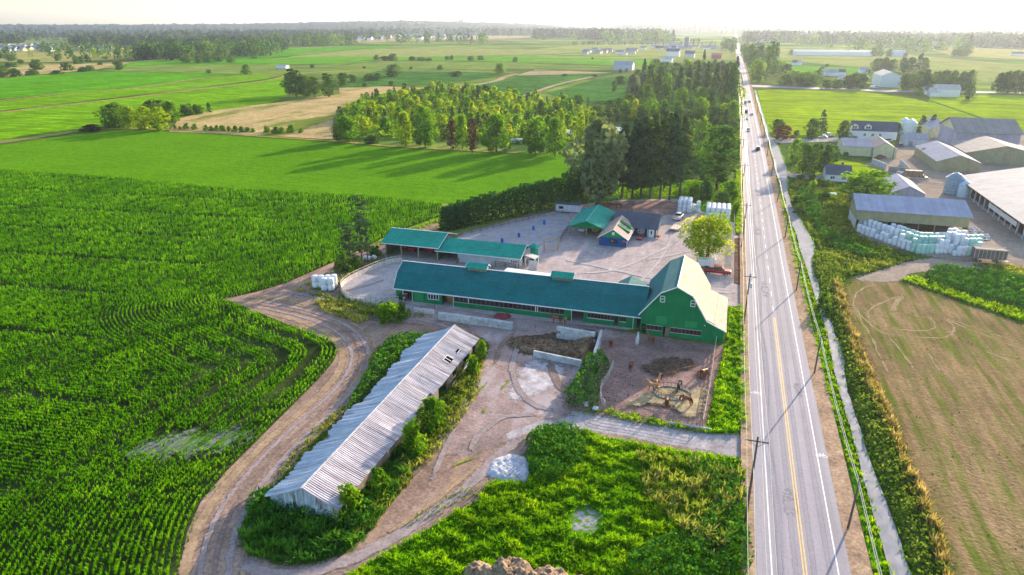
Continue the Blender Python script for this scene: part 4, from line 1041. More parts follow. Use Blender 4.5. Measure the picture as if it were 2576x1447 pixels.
fence('horse_yard_fence', V(D(1543,440),D(1515,640),D(1480,900),D(1440,1120),D(1402,1315)), 'pale board fence along the roadside edge of the horse yard', 1.35, (.35,.8,1.3), 2.4, m_palewood, .07, board=True)
fence('pipe_fence', V(D(395,1135),D(490,1165),D(690,1195),D(890,1225),D(1100,1262),D(1402,1318)), 'dark pipe panel fence across the driveway side of the horse yard', 1.5, (.25,.5,.75,1.0,1.25,1.45), 2.6, m_pipe, .04)
fence('pipe_fence', V(D(480,705),D(430,820),D(360,925),D(345,990),D(360,1080),D(395,1135)), 'pipe fence curving behind the bramble hedge of the horse yard', 1.5, (.3,.7,1.1,1.45), 2.0, m_steel, .045)
fence('roadside_fence', V(L(2352,255),L(2356,420),L(2350,590)), 'pale rail fence between the bale stack and the road', 1.4, (.5,.95,1.35), 2.6, m_palewood, .07, board=True)
fence('roadside_fence', V(L(2290,645),L(2348,655),L(2342,880),L(2335,1120)), 'pale rail fence beside the red pickup and the road', 1.4, (.5,.95,1.35), 2.6, m_palewood, .07, board=True)
fence('yard_fence', V(L(2035,1078),L(2325,1120)), 'grey rail fence below the red pickup', 1.3, (.35,.65,.95,1.25), 2.4, m_steel, .06, board=True)
fence('stable_fence', V(K(1150,575),K(1200,520),K(1600,575),K(1600,625)), 'dark rails of the small yard before the stable', 1.3, (.4,.8,1.2), 2.2, m_darkrail, .07, board=True)
fence('stable_fence', V(K(1640,590),K(1900,625),K(1960,590)), 'rails by the corner of the white stable', 1.3, (.4,.8,1.2), 2.2, m_darkrail, .07, board=True)
fence('paddock_fence', V(L(790,135),L(900,150),L(1000,150)), 'pale rails at the back of the bare paddock', 1.4, (.5,1.2), 2.6, m_palewood, .07, board=True)
fence('yard_gate', V(E(1645,510),E(1725,522),E(1815,535)), 'barred metal gate between the block wall and the muddy ramp', 1.6, (.2,.45,.7,.95,1.2,1.5), 2.0, m_steel, .05, cat='gate')
fence('yard_gate', V(K(610,1185),K(700,1200),K(860,1215)), 'white rails at the left end of the long block wall', 1.2, (.3,.6,.9,1.15), 2.0, m_white, .06, cat='gate', board=True)
fence('yard_gate', V(K(870,1150),K(700,1180)), 'pipe gate standing in front of the barn window', 1.5, (.3,.6,.9,1.2,1.45), 2.0, m_pipe, .05, cat='gate')
fence('pen_fence', V(K(330,1000),K(220,1060),K(130,1120)), 'white sloping rail beside the round pen', 1.1, (.5,1.0), 2.5, m_white, .05, board=True)
fence('trailer_rail', V(L(270,318),L(420,335)), 'dark rails before the white cabin trailer', 1.2, (.4,.8,1.15), 2.0, m_darkrail, .06)
# arena gateway with its beam
ga, gb = Vector(at(*L(125,772))), Vector(at(*L(290,752)))
G_ = empty('arena_gateway', ga, 'tall timber gateway with barred gate into the riding arena', 'gateway')
for p in (ga, gb):
    m = MB(); m.box(p.x-.12, p.x+.12, p.y-.12, p.y+.12, 0, 3.3); part(m, 'post', m_post, G_)
m = MB(); d = (gb-ga).normalized(); m.beam(ga - d*.5 + Vector((0,0,3.4)), gb + d*.5 + Vector((0,0,3.4)), .2, .25); part(m, 'beam', m_post, G_)
m = MB()
for z in (.3,.6,.9,1.2,1.6): m.cyl(ga + d*.15 + Vector((0,-.1,z)), gb - d*.15 + Vector((0,-.1,z)), .03, .03, 5)
for k in range(7): q = ga.lerp(gb, .05+.9*k/6) + Vector((0,-.1,0)); m.cyl(q + Vector((0,0,.2)), q + Vector((0,0,1.7)), .025, .025, 5)
part(m, 'gate', paint('m_pinkpipe', (.4,.25,.24)), G_)
# round pen
pen = V((1002,764),(960,766),(920,765),(888,761),(868,750),(859,737),(860,722),(880,706),(915,689),(950,674),(985,663),(1012,660))
PP = smooth_poly(pen, 3, 0, False)
RP = empty('round_pen', (PP[0][0], PP[0][1], 0), 'low pale wall and rail curving round the sand pen left of the barn', 'pen')
m_penwall = surf('m_penwall', [((.5,.43,.38), (.66,.58,.52), 1.2, (1,1,.3)), ((.85,)*3, (1.1,)*3, .4)], .8, .2)
for i, (a, b) in enumerate(zip(PP[:-1], PP[1:])):
    m = MB(); m.beam((a[0],a[1],.62), (b[0],b[1],.62), .08, 1.2); part(m, 'wall_panel', m_penwall, RP)
    m = MB(); m.box(a[0]-.06, a[0]+.06, a[1]-.06, a[1]+.06, 0, 1.75); part(m, 'post', m_steel, RP)
m = MB()
for a, b in zip(PP[:-1], PP[1:]): m.cyl((a[0],a[1],1.7), (b[0],b[1],1.7), .06, .06, 6)
part(m, 'rail', m_penwall, RP)

# concrete block walls
def blockwall(name, a, b, rows, bl, bh, label, t=.75):
    a, b = Vector((a[0], a[1])), Vector((b[0], b[1])); ln = (b-a).length; e = (b-a)/ln; n_ = Vector((-e.y, e.x))
    o = empty(name, (a.x, a.y, 0), label, 'wall')
    n = max(1, round(ln/bl)); st = ln/n; rg = random.Random(n)
    for r in range(rows):
        off_ = 0 if r % 2 == 0 or rows == 2 else st/2
        for k in range(n - (1 if off_ else 0)):
            s0, s1 = off_+k*st+.025, off_+(k+1)*st-.025
            j = rg.uniform(-.05, .05)
            pts = [a + e*s0 + n_*j, a + e*s1 + n_*j, a + e*s1 + n_*(t+j), a + e*s0 + n_*(t+j)]
            m = MB(); z0, z1 = r*bh+.015, (r+1)*bh-.015; c_ = .04
            vs = []
            for z, i_ in ((z0, 0), (z1-c_, 0), (z1, c_)):
                for q, (sx, sy) in zip(pts, ((1,1),(-1,1),(-1,-1),(1,-1))):
                    w_ = q + e*(sx*i_) + n_*(sy*i_); vs.append((w_.x, w_.y, z))
            m.add(vs, [(3,2,1,0),(8,9,10,11)] + [(i*4+k2, i*4+(k2+1)%4, (i+1)*4+(k2+1)%4, (i+1)*4+k2) for i in (0,1) for k2 in range(4)])
            part(m, 'block', m_conc, o)
    return o
blockwall('block_wall', at(*E(775,398)), at(*E(1578,512)), 2, 1.5, .78, 'long two-course wall of weathered concrete blocks before the barn')
w2a, w2b = at(*E(2055,597)), at(*E(2480,640))
blockwall('block_wall', w2a, (w2b[0], w2a[1]-.6), 3, 1.5, .78, 'three-course concrete block wall behind the manure heap')
w3a, w3b = at(*E(1812,795)), at(*E(2335,905))
m = MB(); m.beam((w3a[0], w3a[1], .6), (w3b[0], w3b[1], .6), .35, 1.2)
tag(m.build('concrete_barrier', m_conc), 'low blue-grey concrete slab wall at the front of the manure heap', 'wall')
w4a, w4b = at(*D(355,400)), at(*D(285,640))
m = MB(); m.beam((w4a[0], w4a[1], .9), (w4b[0], w4b[1], .9), .5, 1.8)
tag(m.build('concrete_barrier', m_conc), 'concrete side wall between the manure heap and the horse yard', 'wall')
# manure heap: lumpy, steep against its walls
def heap(name, poly, hfun, mat, label, cat, seed, res=.35, rough_=.3):
    P = smooth_poly(poly, 4)
    lo, hi = P.min(0), P.max(0)
    nx, ny = int((hi[0]-lo[0])/res)+1, int((hi[1]-lo[1])/res)+1
    xs, ys_ = np.linspace(lo[0], hi[0], nx), np.linspace(lo[1], hi[1], ny)
    X, Y = np.meshgrid(xs, ys_); pts = np.stack([X.ravel(), Y.ravel()], 1)
    ins = inside(pts, P)
    dd = np.full(len(pts), 1e9)
    for a, b in zip(P, np.roll(P, -1, 0)):
        ab = b-a; t = np.clip(((pts-a) @ ab)/(ab @ ab + 1e-9), 0, 1); dd = np.minimum(dd, np.linalg.norm(pts - (a + t[:,None]*ab), axis=1))
    rg = np.random.default_rng(seed)
    z = np.where(ins, np.minimum(dd/.9, 1)**.7 * (hfun(pts) * (.65+.7*vnoise(pts, 3.2, seed)) + rough_*(vnoise(pts, 1.1, seed+1)-.5)*2 + rg.normal(0, .05, len(pts))), 0)
    z = np.where(ins, np.maximum(z, .02)+.16, .02)
    idx = np.arange(nx*ny).reshape(ny, nx)
    q = np.stack([idx[:-1,:-1], idx[:-1,1:], idx[1:,1:], idx[1:,:-1]], -1).reshape(-1, 4)
    keep = ins[q].any(1)
    o = link(name, np_mesh(name, np.column_stack([pts, z]), q[keep], mat))
    return tag(o, label, cat)
m_manure = surf('m_manure', [((.09,.055,.04), (.3,.2,.12), 1.6), ((.6,)*3, (1.3,)*3, .5), ((.7,)*3, (1.3,)*3, 5)], .95, .1, bump=(3, .8))
mh = V(E(1530,650),E(1560,600),E(1750,600),E(1950,625),E(2200,640),E(2400,600),E(2490,540),E(2500,620),E(2420,720),E(2380,830),E(2200,790),E(1900,730),E(1790,760),E(1650,720))
wx = w4a[0]
heap('manure_heap', mh, lambda p: .45 + 1.5*np.exp(-((p[:,0]-wx)/2.6)**2), m_manure, 'brown manure and straw heap against the concrete block walls', 'heap', 3)
m_mulch = surf('m_mulch', [((.2,.13,.08), (.45,.34,.24), 3), ((.6,)*3, (1.25,)*3, .6), (None, (.1,.16,.02), 1.0, None, 0, .62, .74)], .95, .1, bump=(4, .8))
for c_, r_, hh_, lb in (((1212,1446), 46, 1.5, 'leftmost brown mulch mound at the front of the meadow'), ((1292,1452), 62, 1.8, 'largest brown mulch mound at the front of the meadow'), ((1385,1466), 58, 1.4, 'low brown mulch mound right of the largest one'), ((1465,1478), 44, 1.2, 'small low mulch mound at the right end of the row')):
    g0 = at(*c_); k = r_/ppm(g0)
    poly = [(g0[0]+k*math.cos(a)*1.1, g0[1]-.6+k*math.sin(a)*1.0) for a in np.linspace(0, 2*math.pi, 10)[:-1]]
    heap('mulch_mound', poly, lambda p, g0=g0, k=k, hh_=hh_: hh_*np.clip(1-((p[:,0]-g0[0])**2+(p[:,1]-g0[1]+.6)**2)/(k*1.2)**2, 0, 1)**.5, m_mulch, lb, 'mound', int(c_[0]), .22, .10)
heap('rubble_heap', V((1226,1188),(1240,1160),(1275,1146),(1312,1150),(1328,1180),(1322,1206),(1280,1210),(1245,1202)), lambda p: .16+0*p[:,0], surf('m_rubble', []), 'whitish rubble and ash heap at the upper left of the meadow', 'heap', 15, .3, .22)
heap('soil_heap', V(E(1380,355),E(1440,340),E(1540,345),E(1560,375),E(1480,392),E(1400,380)), lambda p: .5+0*p[:,0], m_redrust, 'low rusty scrap heap by the barn wall', 'heap', 5, .25)

# hay and feeder in the horse yard
HC_ = at(*D(1085,985))
rngS = np.random.default_rng(11)
m_haystalk = leafy('m_haystalk', (.3,.2,.08), (.55,.42,.2), (.75,.62,.35), .3, hue=False)
ring_ = empty('hay_feeder', HC_, 'oval barred hay feeder ringed by horses in the horse yard', 'feeder')
rm = MB(); rx, ry = 3.0, 2.1; nb_ = 30
def rp(k, z): a = 2*math.pi*k/nb_; return (rx*math.cos(a), ry*math.sin(a), z)
for k in range(nb_):
    rm.cyl(rp(k,1.15), rp(k+1,1.15), .05, .05, 6)
part_r = link('top_rail', rm.mesh('top_rail', m_pipe), ring_)
for k in range(nb_):
    b_ = MB(); b_.cyl(rp(k, .1), rp(k, 1.15), .035, .035, 5); link('bar', b_.mesh('bar', m_pipe), ring_)
rm = MB()
for k in range(nb_): rm.beam(rp(k,.25), rp(k+1,.25), .05, .4)
link('base_ring', rm.mesh('base_ring', paint('m_bluering', (.2,.28,.36))), ring_)
sheet('hay_litter', V(D(860,940),D(1060,900),D(1260,940),D(1400,900),D(1430,1000),D(1420,1160),D(1300,1230),D(1130,1180),D(1050,1120),D(850,1100),D(640,1120),D(600,1090),D(760,1000)), surf('m_litter', [((.34,.26,.13), (.55,.45,.27), 1.6), ((.7,)*3, (1.15,)*3, .35), (None, (.26,.19,.16), .4, None, 0, .52, .66)], .95, .1, bump=(4, .6)), 'trodden hay litter round the feeder', rim=2.5, smooth=3, jit=.15)
sheet('mud_patch', V(D(770,720),D(900,640),D(1100,610),D(1300,640),D(1360,700),D(1250,720),D(1140,780),D(1000,810),D(880,790)), m_dung, 'dark damp mud in the horse yard', rim=2.5, smooth=3, jit=.2)
sheet('mud_patch', V(D(1330,740),D(1400,720),D(1470,760),D(1460,820),D(1380,830)), m_dung, 'dark damp mud by the yard fence', rim=2, smooth=3, jit=.15)
dp = np.array([at(*D(x, y))[:2] for x, y in [(470,870),(515,760),(510,790),(545,697),(610,750),(605,800),(525,850),(585,880),(650,880),(610,850),(400,940),(390,1000),(440,1010),(430,1040),(480,970),(520,1000),(505,1050),(545,1030),(600,970),(640,980),(650,1060),(735,995),(420,580),(430,620)]])
dp = np.concatenate([dp, dp + rngS.normal(0, .6, dp.shape)])
v, q, t_ = blades(dp, .1, .22, 4, rngS, 1.2)
tag(link('droppings', np_mesh('droppings', v, q, m_dung, t_)), 'scattered dark droppings in the horse yard', None, None, 'stuff')
hp = scatter(V(D(960,960),D(1200,955),D(1230,990),D(1100,1020),D(950,1005)), 30, rngS)
v, q, t_ = blades(hp, .35, .12, 4, rngS, .9)
tag(link('hay_heap', np_mesh('hay_heap', v, q, m_haystalk, t_)), 'loose golden hay inside the barred feeder', 'hay', None, 'stuff')

# ------------------------------------------------------------------ horses (one continuous skin each)
m_chest = paint('m_chestnut', (.24,.075,.03), .55, .15, 4); m_bay = paint('m_bay', (.13,.045,.025), .55, .15, 4)
m_whitehorse = paint('m_greyhorse', (.62,.6,.6), .6, .08, 4); m_blackhorse = paint('m_blackhorse', (.03,.022,.022), .5, .2, 4)
m_palom = paint('m_palomino', (.42,.2,.09), .6, .12, 4); m_mane = paint('m_mane', (.035,.022,.018), .8, .2, 6); m_palemane = paint('m_palemane', (.5,.36,.22), .8, .1, 6)
m_paint = surf('m_paint', [((.05,.035,.03), (.65,.62,.6), 1.1, None, 0, .49, .51)], .6, .3)
def horse_mesh(name, mat, graze):
    # joints: (x forward, y side, z up), radius
    J = [((-.62,0,1.22),.30), ((-.25,0,1.17),.31), ((.2,0,1.15),.32), ((.55,0,1.25),.30)]
    E_ = [(0,1),(1,2),(2,3)]
    def add(p, r, par): J.append((p, r)); E_.append((par, len(J)-1)); return len(J)-1
    if graze:
        a = add((.88,0,1.15),.21,3); a = add((1.15,0,.82),.155,a); a = add((1.32,0,.5),.13,a); a = add((1.38,0,.28),.12,a); a = add((1.36,0,.08),.07,a)
        head = (1.33,0,.5)
    else:
        a = add((.85,0,1.5),.21,3); a = add((1.05,0,1.78),.15,a); a = add((1.2,0,1.92),.13,a); a = add((1.42,0,1.80),.12,a); a = add((1.62,0,1.66),.075,a)
        head = (1.15,0,1.98)
    for s in (-1, 1):
        b = add((.62,.17*s,.95),.15,3); b = add((.60,.17*s,.56),.075,b); b = add((.62,.17*s,.2),.05,b); add((.66,.17*s,.05),.065,b)
        b = add((-.72,.18*s,.92),.2,0); b = add((-.62,.18*s,.72),.12,b); b = add((-.82,.18*s,.50),.07,b); b = add((-.76,.18*s,.18),.05,b); add((-.72,.18*s,.05),.065,b)
        e1 = add((head[0]-.03,.07*s,head[2]+ (.02 if graze else .06)),.045,(6 if graze else 6)); add((head[0]-.06,.09*s,head[2]+(.05 if graze else .2)),.018,e1)
    me = bpy.data.meshes.new(name)
    me.from_pydata([j[0] for j in J], E_, [])
    me.materials.append(mat)
    tmp = bpy.data.objects.new(name, me); COL.objects.link(tmp)
    tmp.modifiers.new('s', 'SKIN')
    for i, j in enumerate(J): me.skin_vertices[0].data[i].radius = (j[1]*.9 if i < 4 else j[1], j[1]); 
    me.skin_vertices[0].data[1].use_root = True
    ss = tmp.modifiers.new('ss', 'SUBSURF'); ss.levels = 1; ss.render_levels = 1
    dg = bpy.context.evaluated_depsgraph_get()
    m2 = bpy.data.meshes.new_from_object(tmp.evaluated_get(dg))
    bpy.data.objects.remove(tmp)
    m2.name = name
    m2.polygons.foreach_set('use_smooth', [True]*len(m2.polygons))
    if not m2.materials: m2.materials.append(mat)
    return m2
HM = {}
def horse(px, rz, mat, graze, label, mane=None, group=None, s=1.0):
    key = (mat.name, graze)
    if key not in HM:
        a = MB(); a.cyl((-.88,0,1.3), (-1.0,0,.95), .07, .09, 6); a.cyl((-1.0,0,.95), (-.98,0,.5), .09, .03, 6)
        b = MB()
        if graze: b.beam((.62,0,1.42), (1.12,0,1.02), .05, .18); b.beam((1.12,0,1.02), (1.3,0,.66), .05, .14)
        else: b.beam((.62,0,1.6), (1.0,0,1.96), .05, .18); b.beam((1.0,0,1.96), (1.14,0,2.06), .05, .1)
        HM[key] = (horse_mesh('horse', mat, graze), a.mesh('tail', mane or m_mane), b.mesh('mane', mane or m_mane))
    g = at(*px); o = link('horse', HM[key][0]); o.location = (g[0], g[1], .1); o.rotation_euler = (0, 0, math.radians(rz)); o.scale = (s, s, s)
    tag(o, label, 'horse', group)
    link('tail', HM[key][1], o); link('mane', HM[key][2], o)
horse(D(455,488), 100, m_chest, True, 'chestnut horse beside the concrete wall of the manure heap', s=1.05)
horse(D(728,468), 92, m_whitehorse, False, 'white horse standing away from the camera before the barn', m_whitehorse)
horse(D(868,452), 125, m_chest, False, 'chestnut horse by the barn door, right of the white horse')
horse(D(662,736), -95, m_bay, False, 'lone dark bay horse in the middle of the horse yard')
horse(D(892,952), 178, m_palom, False, 'tan horse at the left end of the hay feeder looking left', m_palemane, s=1.05)
horse(D(925,905), 70, m_palom, False, 'tan horse half hidden behind the one at the left of the feeder', m_palemane)
horse(D(1160,935), -100, m_blackhorse, True, 'black horse eating at the far side of the hay feeder')
horse(D(1030,1108), 95, m_chest, True, 'chestnut horse eating at the near side of the feeder, tail to the camera', s=1.05)
horse(D(1238,1088), 148, m_chest, True, 'chestnut horse eating at the near right side of the feeder', s=1.05)
horse(D(1412,800), 60, m_chest, True, 'chestnut horse feeding near the roadside fence', s=1.0)
horse(E(2060,438), 180, m_chest, False, 'left of two brown horses under the barn eave')
horse(E(2155,448), 95, m_palom, True, 'lighter of two brown horses under the barn eave')
horse(K(445,1035), 20, m_bay, True, 'brown horse in the left doorway of the long green barn')
horse(K(500,1042), -80, m_paint, False, 'black and white patched horse in the left doorway of the barn')
for i, X in enumerate((862, 905, 955, 1000)):
    horse(L(X, 248+i*2), (15, 190, 175, -5)[i], m_bay if i % 2 else m_chest, True, 'brown horse grazing in the bare paddock behind the farmhouse', group='horses in the bare paddock')

# ------------------------------------------------------------------ wrapped bales
m_wrap = surf('m_wrap', [((.66,.68,.74), (.8,.82,.86), 2.2), ((.88,)*3, (1.05,)*3, 6, (1,1,3))], .6, .25, bump=(5, .5), var=.06)
m_wrapg = surf('m_wrap_green', [((.32,.60,.52), (.5,.76,.66), 2.2), ((.85,)*3, (1.05,)*3, 6)], .6, .25, bump=(5, .5), var=.1)
def bale_mesh(mat, seed=0, r=.62, h=1.18):
    m = MB(); rg = random.Random(seed)
    m.lathe([(r*.66,0),(r*.88,.06),(r*.98,.2),(r,h*.5),(r*.98,h-.2),(r*.88,h-.06),(r*.66,h),(r*.3,h+.015),(.02,h+.02)], 14)
    m.v = [(x*(1+rg.uniform(-.025,.025)), y*(1+rg.uniform(-.025,.025)), z+(rg.uniform(-.015,.015) if .1 < z < h-.1 else 0)) for x, y, z in m.v]
    return m.mesh('wrapped_bale', mat, True)
BW = [bale_mesh(m_wrap, i) for i in range(4)]; BG = [bale_mesh(m_wrapg, i) for i in range(4)]
rb = random.Random(4)
def bale(x, y, z, label, group, green=False, s=1.0, tilt=False, name='wrapped_bale'):
    o = link(name, rb.choice(BG if green else BW)); o.location = (x, y, z); o.rotation_euler = (0, 0, rb.uniform(0, 6.28)); o.scale = (s, s, s)
    if tilt: o.rotation_euler = (math.pi/2, 0, rb.uniform(0, 6.28)); o.location = (x, y, z+.62*s)
    return tag(o, label, 'bale', group)
def stack(x0, y0, nx, ny, nz, label, group, s=1.0, sp=1.27, green=None, skip=None):
    for j in range(ny):
        for i in range(nx):
            for k in range(nz if not callable(nz) else nz(i, j)):
                if skip and skip(i, j, k): continue
                bale(x0+i*sp*s+rb.uniform(-.04,.04), y0+j*sp*s+rb.uniform(-.04,.04), .05+k*1.2*s, label(i, j, k) if callable(label) else label, group, green(i, j, k) if green else False, s)
P10 = lambda X, Y: (.8382*(600+.2143*X), .8382*(800+.2143*Y))
gl = 'white wrapped bales stacked in pairs beside the round pen'
for n_, (X, Y) in enumerate(((1625,300),(1705,300),(1748,338),(1840,338),(1800,298),(1885,290))):
    g = at(*P10(X, Y)); s_b = 1.25
    for k in range(2): bale(g[0], g[1], .1+k*1.18*s_b, ('white bale on the ground, lower of a pair beside the round pen' if k == 0 else 'white bale on top of another beside the round pen'), gl, s=s_b)
# three-high stack at the back of the compound
g = at(*L(1715, 300)); stack(g[0], g[1], 3, 4, lambda i, j: 3, 'white wrapped bale in the tall three-wide stack below the fir grove', 'bales in the three-wide stack', 1.12)
for X, Y, k in ((1885,297,2),(1930,300,3),(1875,240,1)):
    g = at(*L(X, Y))
    for z in range(k): bale(g[0], g[1], .05+z*1.2, 'pale greenish bale right of the three-wide stack', 'loose bales right of the three-wide stack', green=(z+k) % 2 == 0)
g = at(*L(2040, 395)); stack(g[0], g[1], 5, 6, lambda i, j: 3 if j < 5 else 2, 'white wrapped bale in the broad stack beside the road', 'bales in the broad roadside stack', 1.15, green=lambda i, j, k: k == 1 and i < 2)
for X, Y in ((815,935),(905,945),(935,925)):
    g = at(*P9(X, Y)); bale(g[0], g[1], .05, 'white bale lying behind the bare tall trees', 'bales behind the bare tall trees', tilt=True, s=.9)
# blue barrels in the arena
bm = MB(); bm.lathe([(.29,0),(.3,.05),(.29,.3),(.31,.33),(.29,.36),(.29,.6),(.31,.63),(.29,.66),(.3,.86),(.27,.9),(.02,.9)], 12); bme = bm.mesh('barrel', paint('m_barrel', (.02,.12,.5), .4, .1), True)
for (X, Y), lb in zip(((2268,58),(2130,132),(1945,220),(1730,290)), ('farthest of the four blue barrels on the arena sand', 'second farthest blue barrel on the arena sand', 'blue barrel in the near middle of the arena sand', 'blue barrel closest to the stable roof')):
    g = at(*K(X, Y)); o = link('barrel', bme); o.location = (g[0], g[1], .05); o.scale = (1.3,)*3; tag(o, lb, 'barrel')
m = MB(); g = at(*K(215,1135)); m.box(g[0]-.9, g[0]+.9, g[1]-.5, g[1]+.5, .05, .75); m.box(g[0]-.8, g[0]+.8, g[1]-.4, g[1]+.4, .76, .8)
tag(part(m, 'feed_tub', m_redrust, None), 'dark red tub among the bushes left of the barn', 'tub')
# tyres by the old shed
# steel culvert pipe lying along the grass
a, b = at(*D(1055,1290)), at(*D(1490,1360))
m = MB(); m.cyl((a[0],a[1],.3), (b[0],b[1],.3), .24, .24, 10); tag(m.build('steel_pipe', m_steel), 'long grey pipe lying on the grass below the horse yard', 'pipe')
for (X, Y), lb, r in (((200,1110),'white plastic bag caught in the bramble by the driveway',.55),((298,1150),'pale sack in the weeds right of the white bag',.5)):
    g = at(*D(X, Y)); m = MB(); m.lathe([(r*.5,0),(r,.2*r),(r*.8,r*.8),(r*.3,r*1.1),(.02,r*1.15)], 9); rg = random.Random(X); m.v = [(x*rg.uniform(.8,1.2), y*rg.uniform(.8,1.2), z*rg.uniform(.8,1.2)) for x, y, z in m.v]
    o = m.build('plastic_bag', m_wrap, None, True); o.location = (g[0], g[1], .3); tag(o, lb, 'bag')
# small clutter by the bale pairs
m = MB(); g = at(*P10(1680,475)); 
for i in range(3): m.beam((g[0]-.8, g[1]+i*.35, .15+.05*i), (g[0]+.9, g[1]+.1+i*.35, .1), .14, .08)
tag(m.build('scrap_boards', m_white), 'white scrap boards dropped in the weeds below the bales', 'boards')

# ------------------------------------------------------------------ vehicles
m_tyre = m_rubber; m_rim = paint('m_rim', (.4,.4,.42), .35, .1, metal=.5)
m_lamp = paint('m_headlamp', (.8,.8,.78), .2, .05); m_tail = paint('m_taillamp', (.4,.02,.02), .3, .05)
def wheel_meshes(r=.34, w_=.22):
    t = MB(); t.cyl((0,-w_/2,0), (0,w_/2,0), r, r, 14); k = MB(); k.cyl((0,-w_/2-.01,0), (0,w_/2+.01,0), r*.6, r*.6, 10)
    return t.mesh('tyre', m_tyre), k.mesh('rim', m_rim)
WM = wheel_meshes()
def loft(mb, secs, m=0):
    """secs: list of (x, half width bottom, half width top, z0, z1, half width belt, z belt)"""
    n = len(secs)
    for x, wb, wt, z0, z1, wm, zm in secs:
        mb.v += [(x,-wb,z0),(x,-wm,zm),(x,-wt,z1),(x,wt,z1),(x,wm,zm),(x,wb,z0)]
    b = len(mb.v) - n*6
    for i in range(n-1):
        for k in range(6):
            mb.f.append((b+i*6+k, b+i*6+(k+1)%6, b+(i+1)*6+(k+1)%6, b+(i+1)*6+k)); mb.m.append(m)
    mb.f.append(tuple(b+k for k in range(6))[::-1]); mb.m.append(m)
    mb.f.append(tuple(b+(n-1)*6+k for k in range(6))); mb.m.append(m)
VP = {}
def vehicle(kind, paintm, loc, rz, label, cat='car', group=None, s=1.0):
    key = (kind, paintm.name)
    if key not in VP:
        o = bpy.data.objects.new('parked_' + kind if kind in ('pickup',) else kind, None)
        P_ = []
        b = MB()
        if kind == 'car':
            loft(b, [(-2.15,.7,.66,.35,.72,.78,.55),(-1.9,.84,.8,.25,.93,.88,.6),(1.2,.84,.78,.25,.92,.88,.6),(2.0,.8,.7,.27,.78,.86,.55),(2.2,.66,.6,.35,.62,.72,.5)])
            g = MB(); loft(g, [(-1.75,.76,.72,.9,.93,.76,.91),(-1.15,.78,.6,.9,1.38,.72,1.1),(.2,.78,.6,.9,1.4,.72,1.1),(1.05,.76,.72,.9,.93,.76,.91)])
            r_ = MB(); r_.box(-1.15,.2,-.6,.6,1.385,1.43); wh = ((-1.35,.8),(1.35,.8)); hx = 2.15; lz = .62; tx = -2.12
        elif kind == 'suv':
            loft(b, [(-2.3,.8,.76,.4,1.0,.84,.7),(-2.15,.9,.86,.32,1.08,.94,.7),(1.2,.9,.84,.32,1.05,.94,.7),(2.15,.86,.78,.35,.95,.9,.65),(2.3,.74,.7,.45,.8,.8,.6)])
            g = MB(); loft(g, [(-2.2,.82,.74,1.05,1.2,.8,1.1),(-1.95,.84,.7,1.05,1.7,.78,1.3),(.5,.84,.7,1.05,1.72,.78,1.3),(1.2,.8,.76,1.03,1.08,.8,1.05)])
            r_ = MB(); r_.box(-1.95,.5,-.7,.7,1.71,1.77); wh = ((-1.45,.86),(1.45,.86)); hx = 2.27; lz = .8; tx = -2.28
        elif kind in ('pickup', 'flatbed_truck'):
            loft(b, [(-2.9,.84,.84,.5,1.05,.94,.8),(-.75,.92,.92,.42,1.08,.96,.8),(1.5,.92,.88,.42,1.12,.96,.8),(2.75,.9,.82,.45,1.02,.94,.75),(2.95,.8,.74,.5,.85,.84,.7)])
            g = MB(); loft(g, [(-.85,.84,.7,1.08,1.78,.8,1.3),(.9,.84,.7,1.08,1.8,.8,1.3),(1.55,.82,.78,1.1,1.16,.82,1.12)])
            r_ = MB(); r_.box(-.85,.9,-.72,.72,1.79,1.86); wh = ((-1.9,.86),(1.9,.86)); hx = 2.92; lz = .85; tx = -2.9
        elif kind == 'box_truck':
            loft(b, [(1.6,1.0,1.0,.6,2.2,1.05,1.2),(3.0,1.0,.95,.6,2.1,1.05,1.2),(3.6,.95,.8,.6,1.3,1.0,1.0)])
            g = MB(); loft(g, [(2.6,.98,.9,1.3,2.15,.97,1.6),(3.25,.96,.9,1.3,1.5,.97,1.4)])
            r_ = MB(); r_.box(-3.6,1.5,-1.15,1.15,.9,3.1); wh = ((-2.2,1.0),(2.6,1.0)); hx = 3.6; lz = .9; tx = -3.6
        else:   # van
            loft(b, [(-2.5,.9,.82,.4,1.95,.96,.9),(1.3,.9,.82,.4,1.95,.96,.9),(1.9,.9,.8,.4,1.2,.96,.8),(2.6,.8,.7,.42,.95,.85,.7)])
            g = MB(); loft(g, [(.9,.93,.84,1.15,1.85,.95,1.3),(1.35,.93,.84,1.15,1.85,.95,1.3),(1.95,.88,.8,1.12,1.2,.9,1.15)])
            r_ = MB(); r_.box(-2.4,1.2,-.8,.8,1.94,1.99); wh = ((-1.6,.88),(1.6,.88)); hx = 2.55; lz = .72; tx = -2.5
        P_.append(('body', b.mesh('body', paintm, False))); P_.append(('window', g.mesh('window', m_glass))); 
        P_.append(('cargo_box' if kind == 'box_truck' else 'roof', r_.mesh('roof', m_white if kind == 'box_truck' else paintm)))
        if kind == 'pickup': k_ = MB(); k_.box(-2.75,-1.0,-.78,.78,1.055,1.09); P_.append(('cargo_bed', k_.mesh('cargo_bed', m_dark)))
        if kind == 'flatbed_truck': k_ = MB(); k_.box(-3.1,-1.0,-1.1,1.1,1.1,1.22); P_.append(('flatbed', k_.mesh('flatbed', m_palewood)))
        for sy in (-1, 1):
            k_ = MB(); k_.box(hx-.03, hx+.04, sy*.55-.14, sy*.55+.14, lz-.08, lz+.08); P_.append(('headlight', k_.mesh('headlight', m_lamp)))
            k_ = MB(); k_.box(tx-.04, tx+.03, sy*.62-.12, sy*.62+.12, lz-.02, lz+.16); P_.append(('taillight', k_.mesh('taillight', m_tail)))
        VP[key] = (P_, wh)
    P_, wh = VP[key]
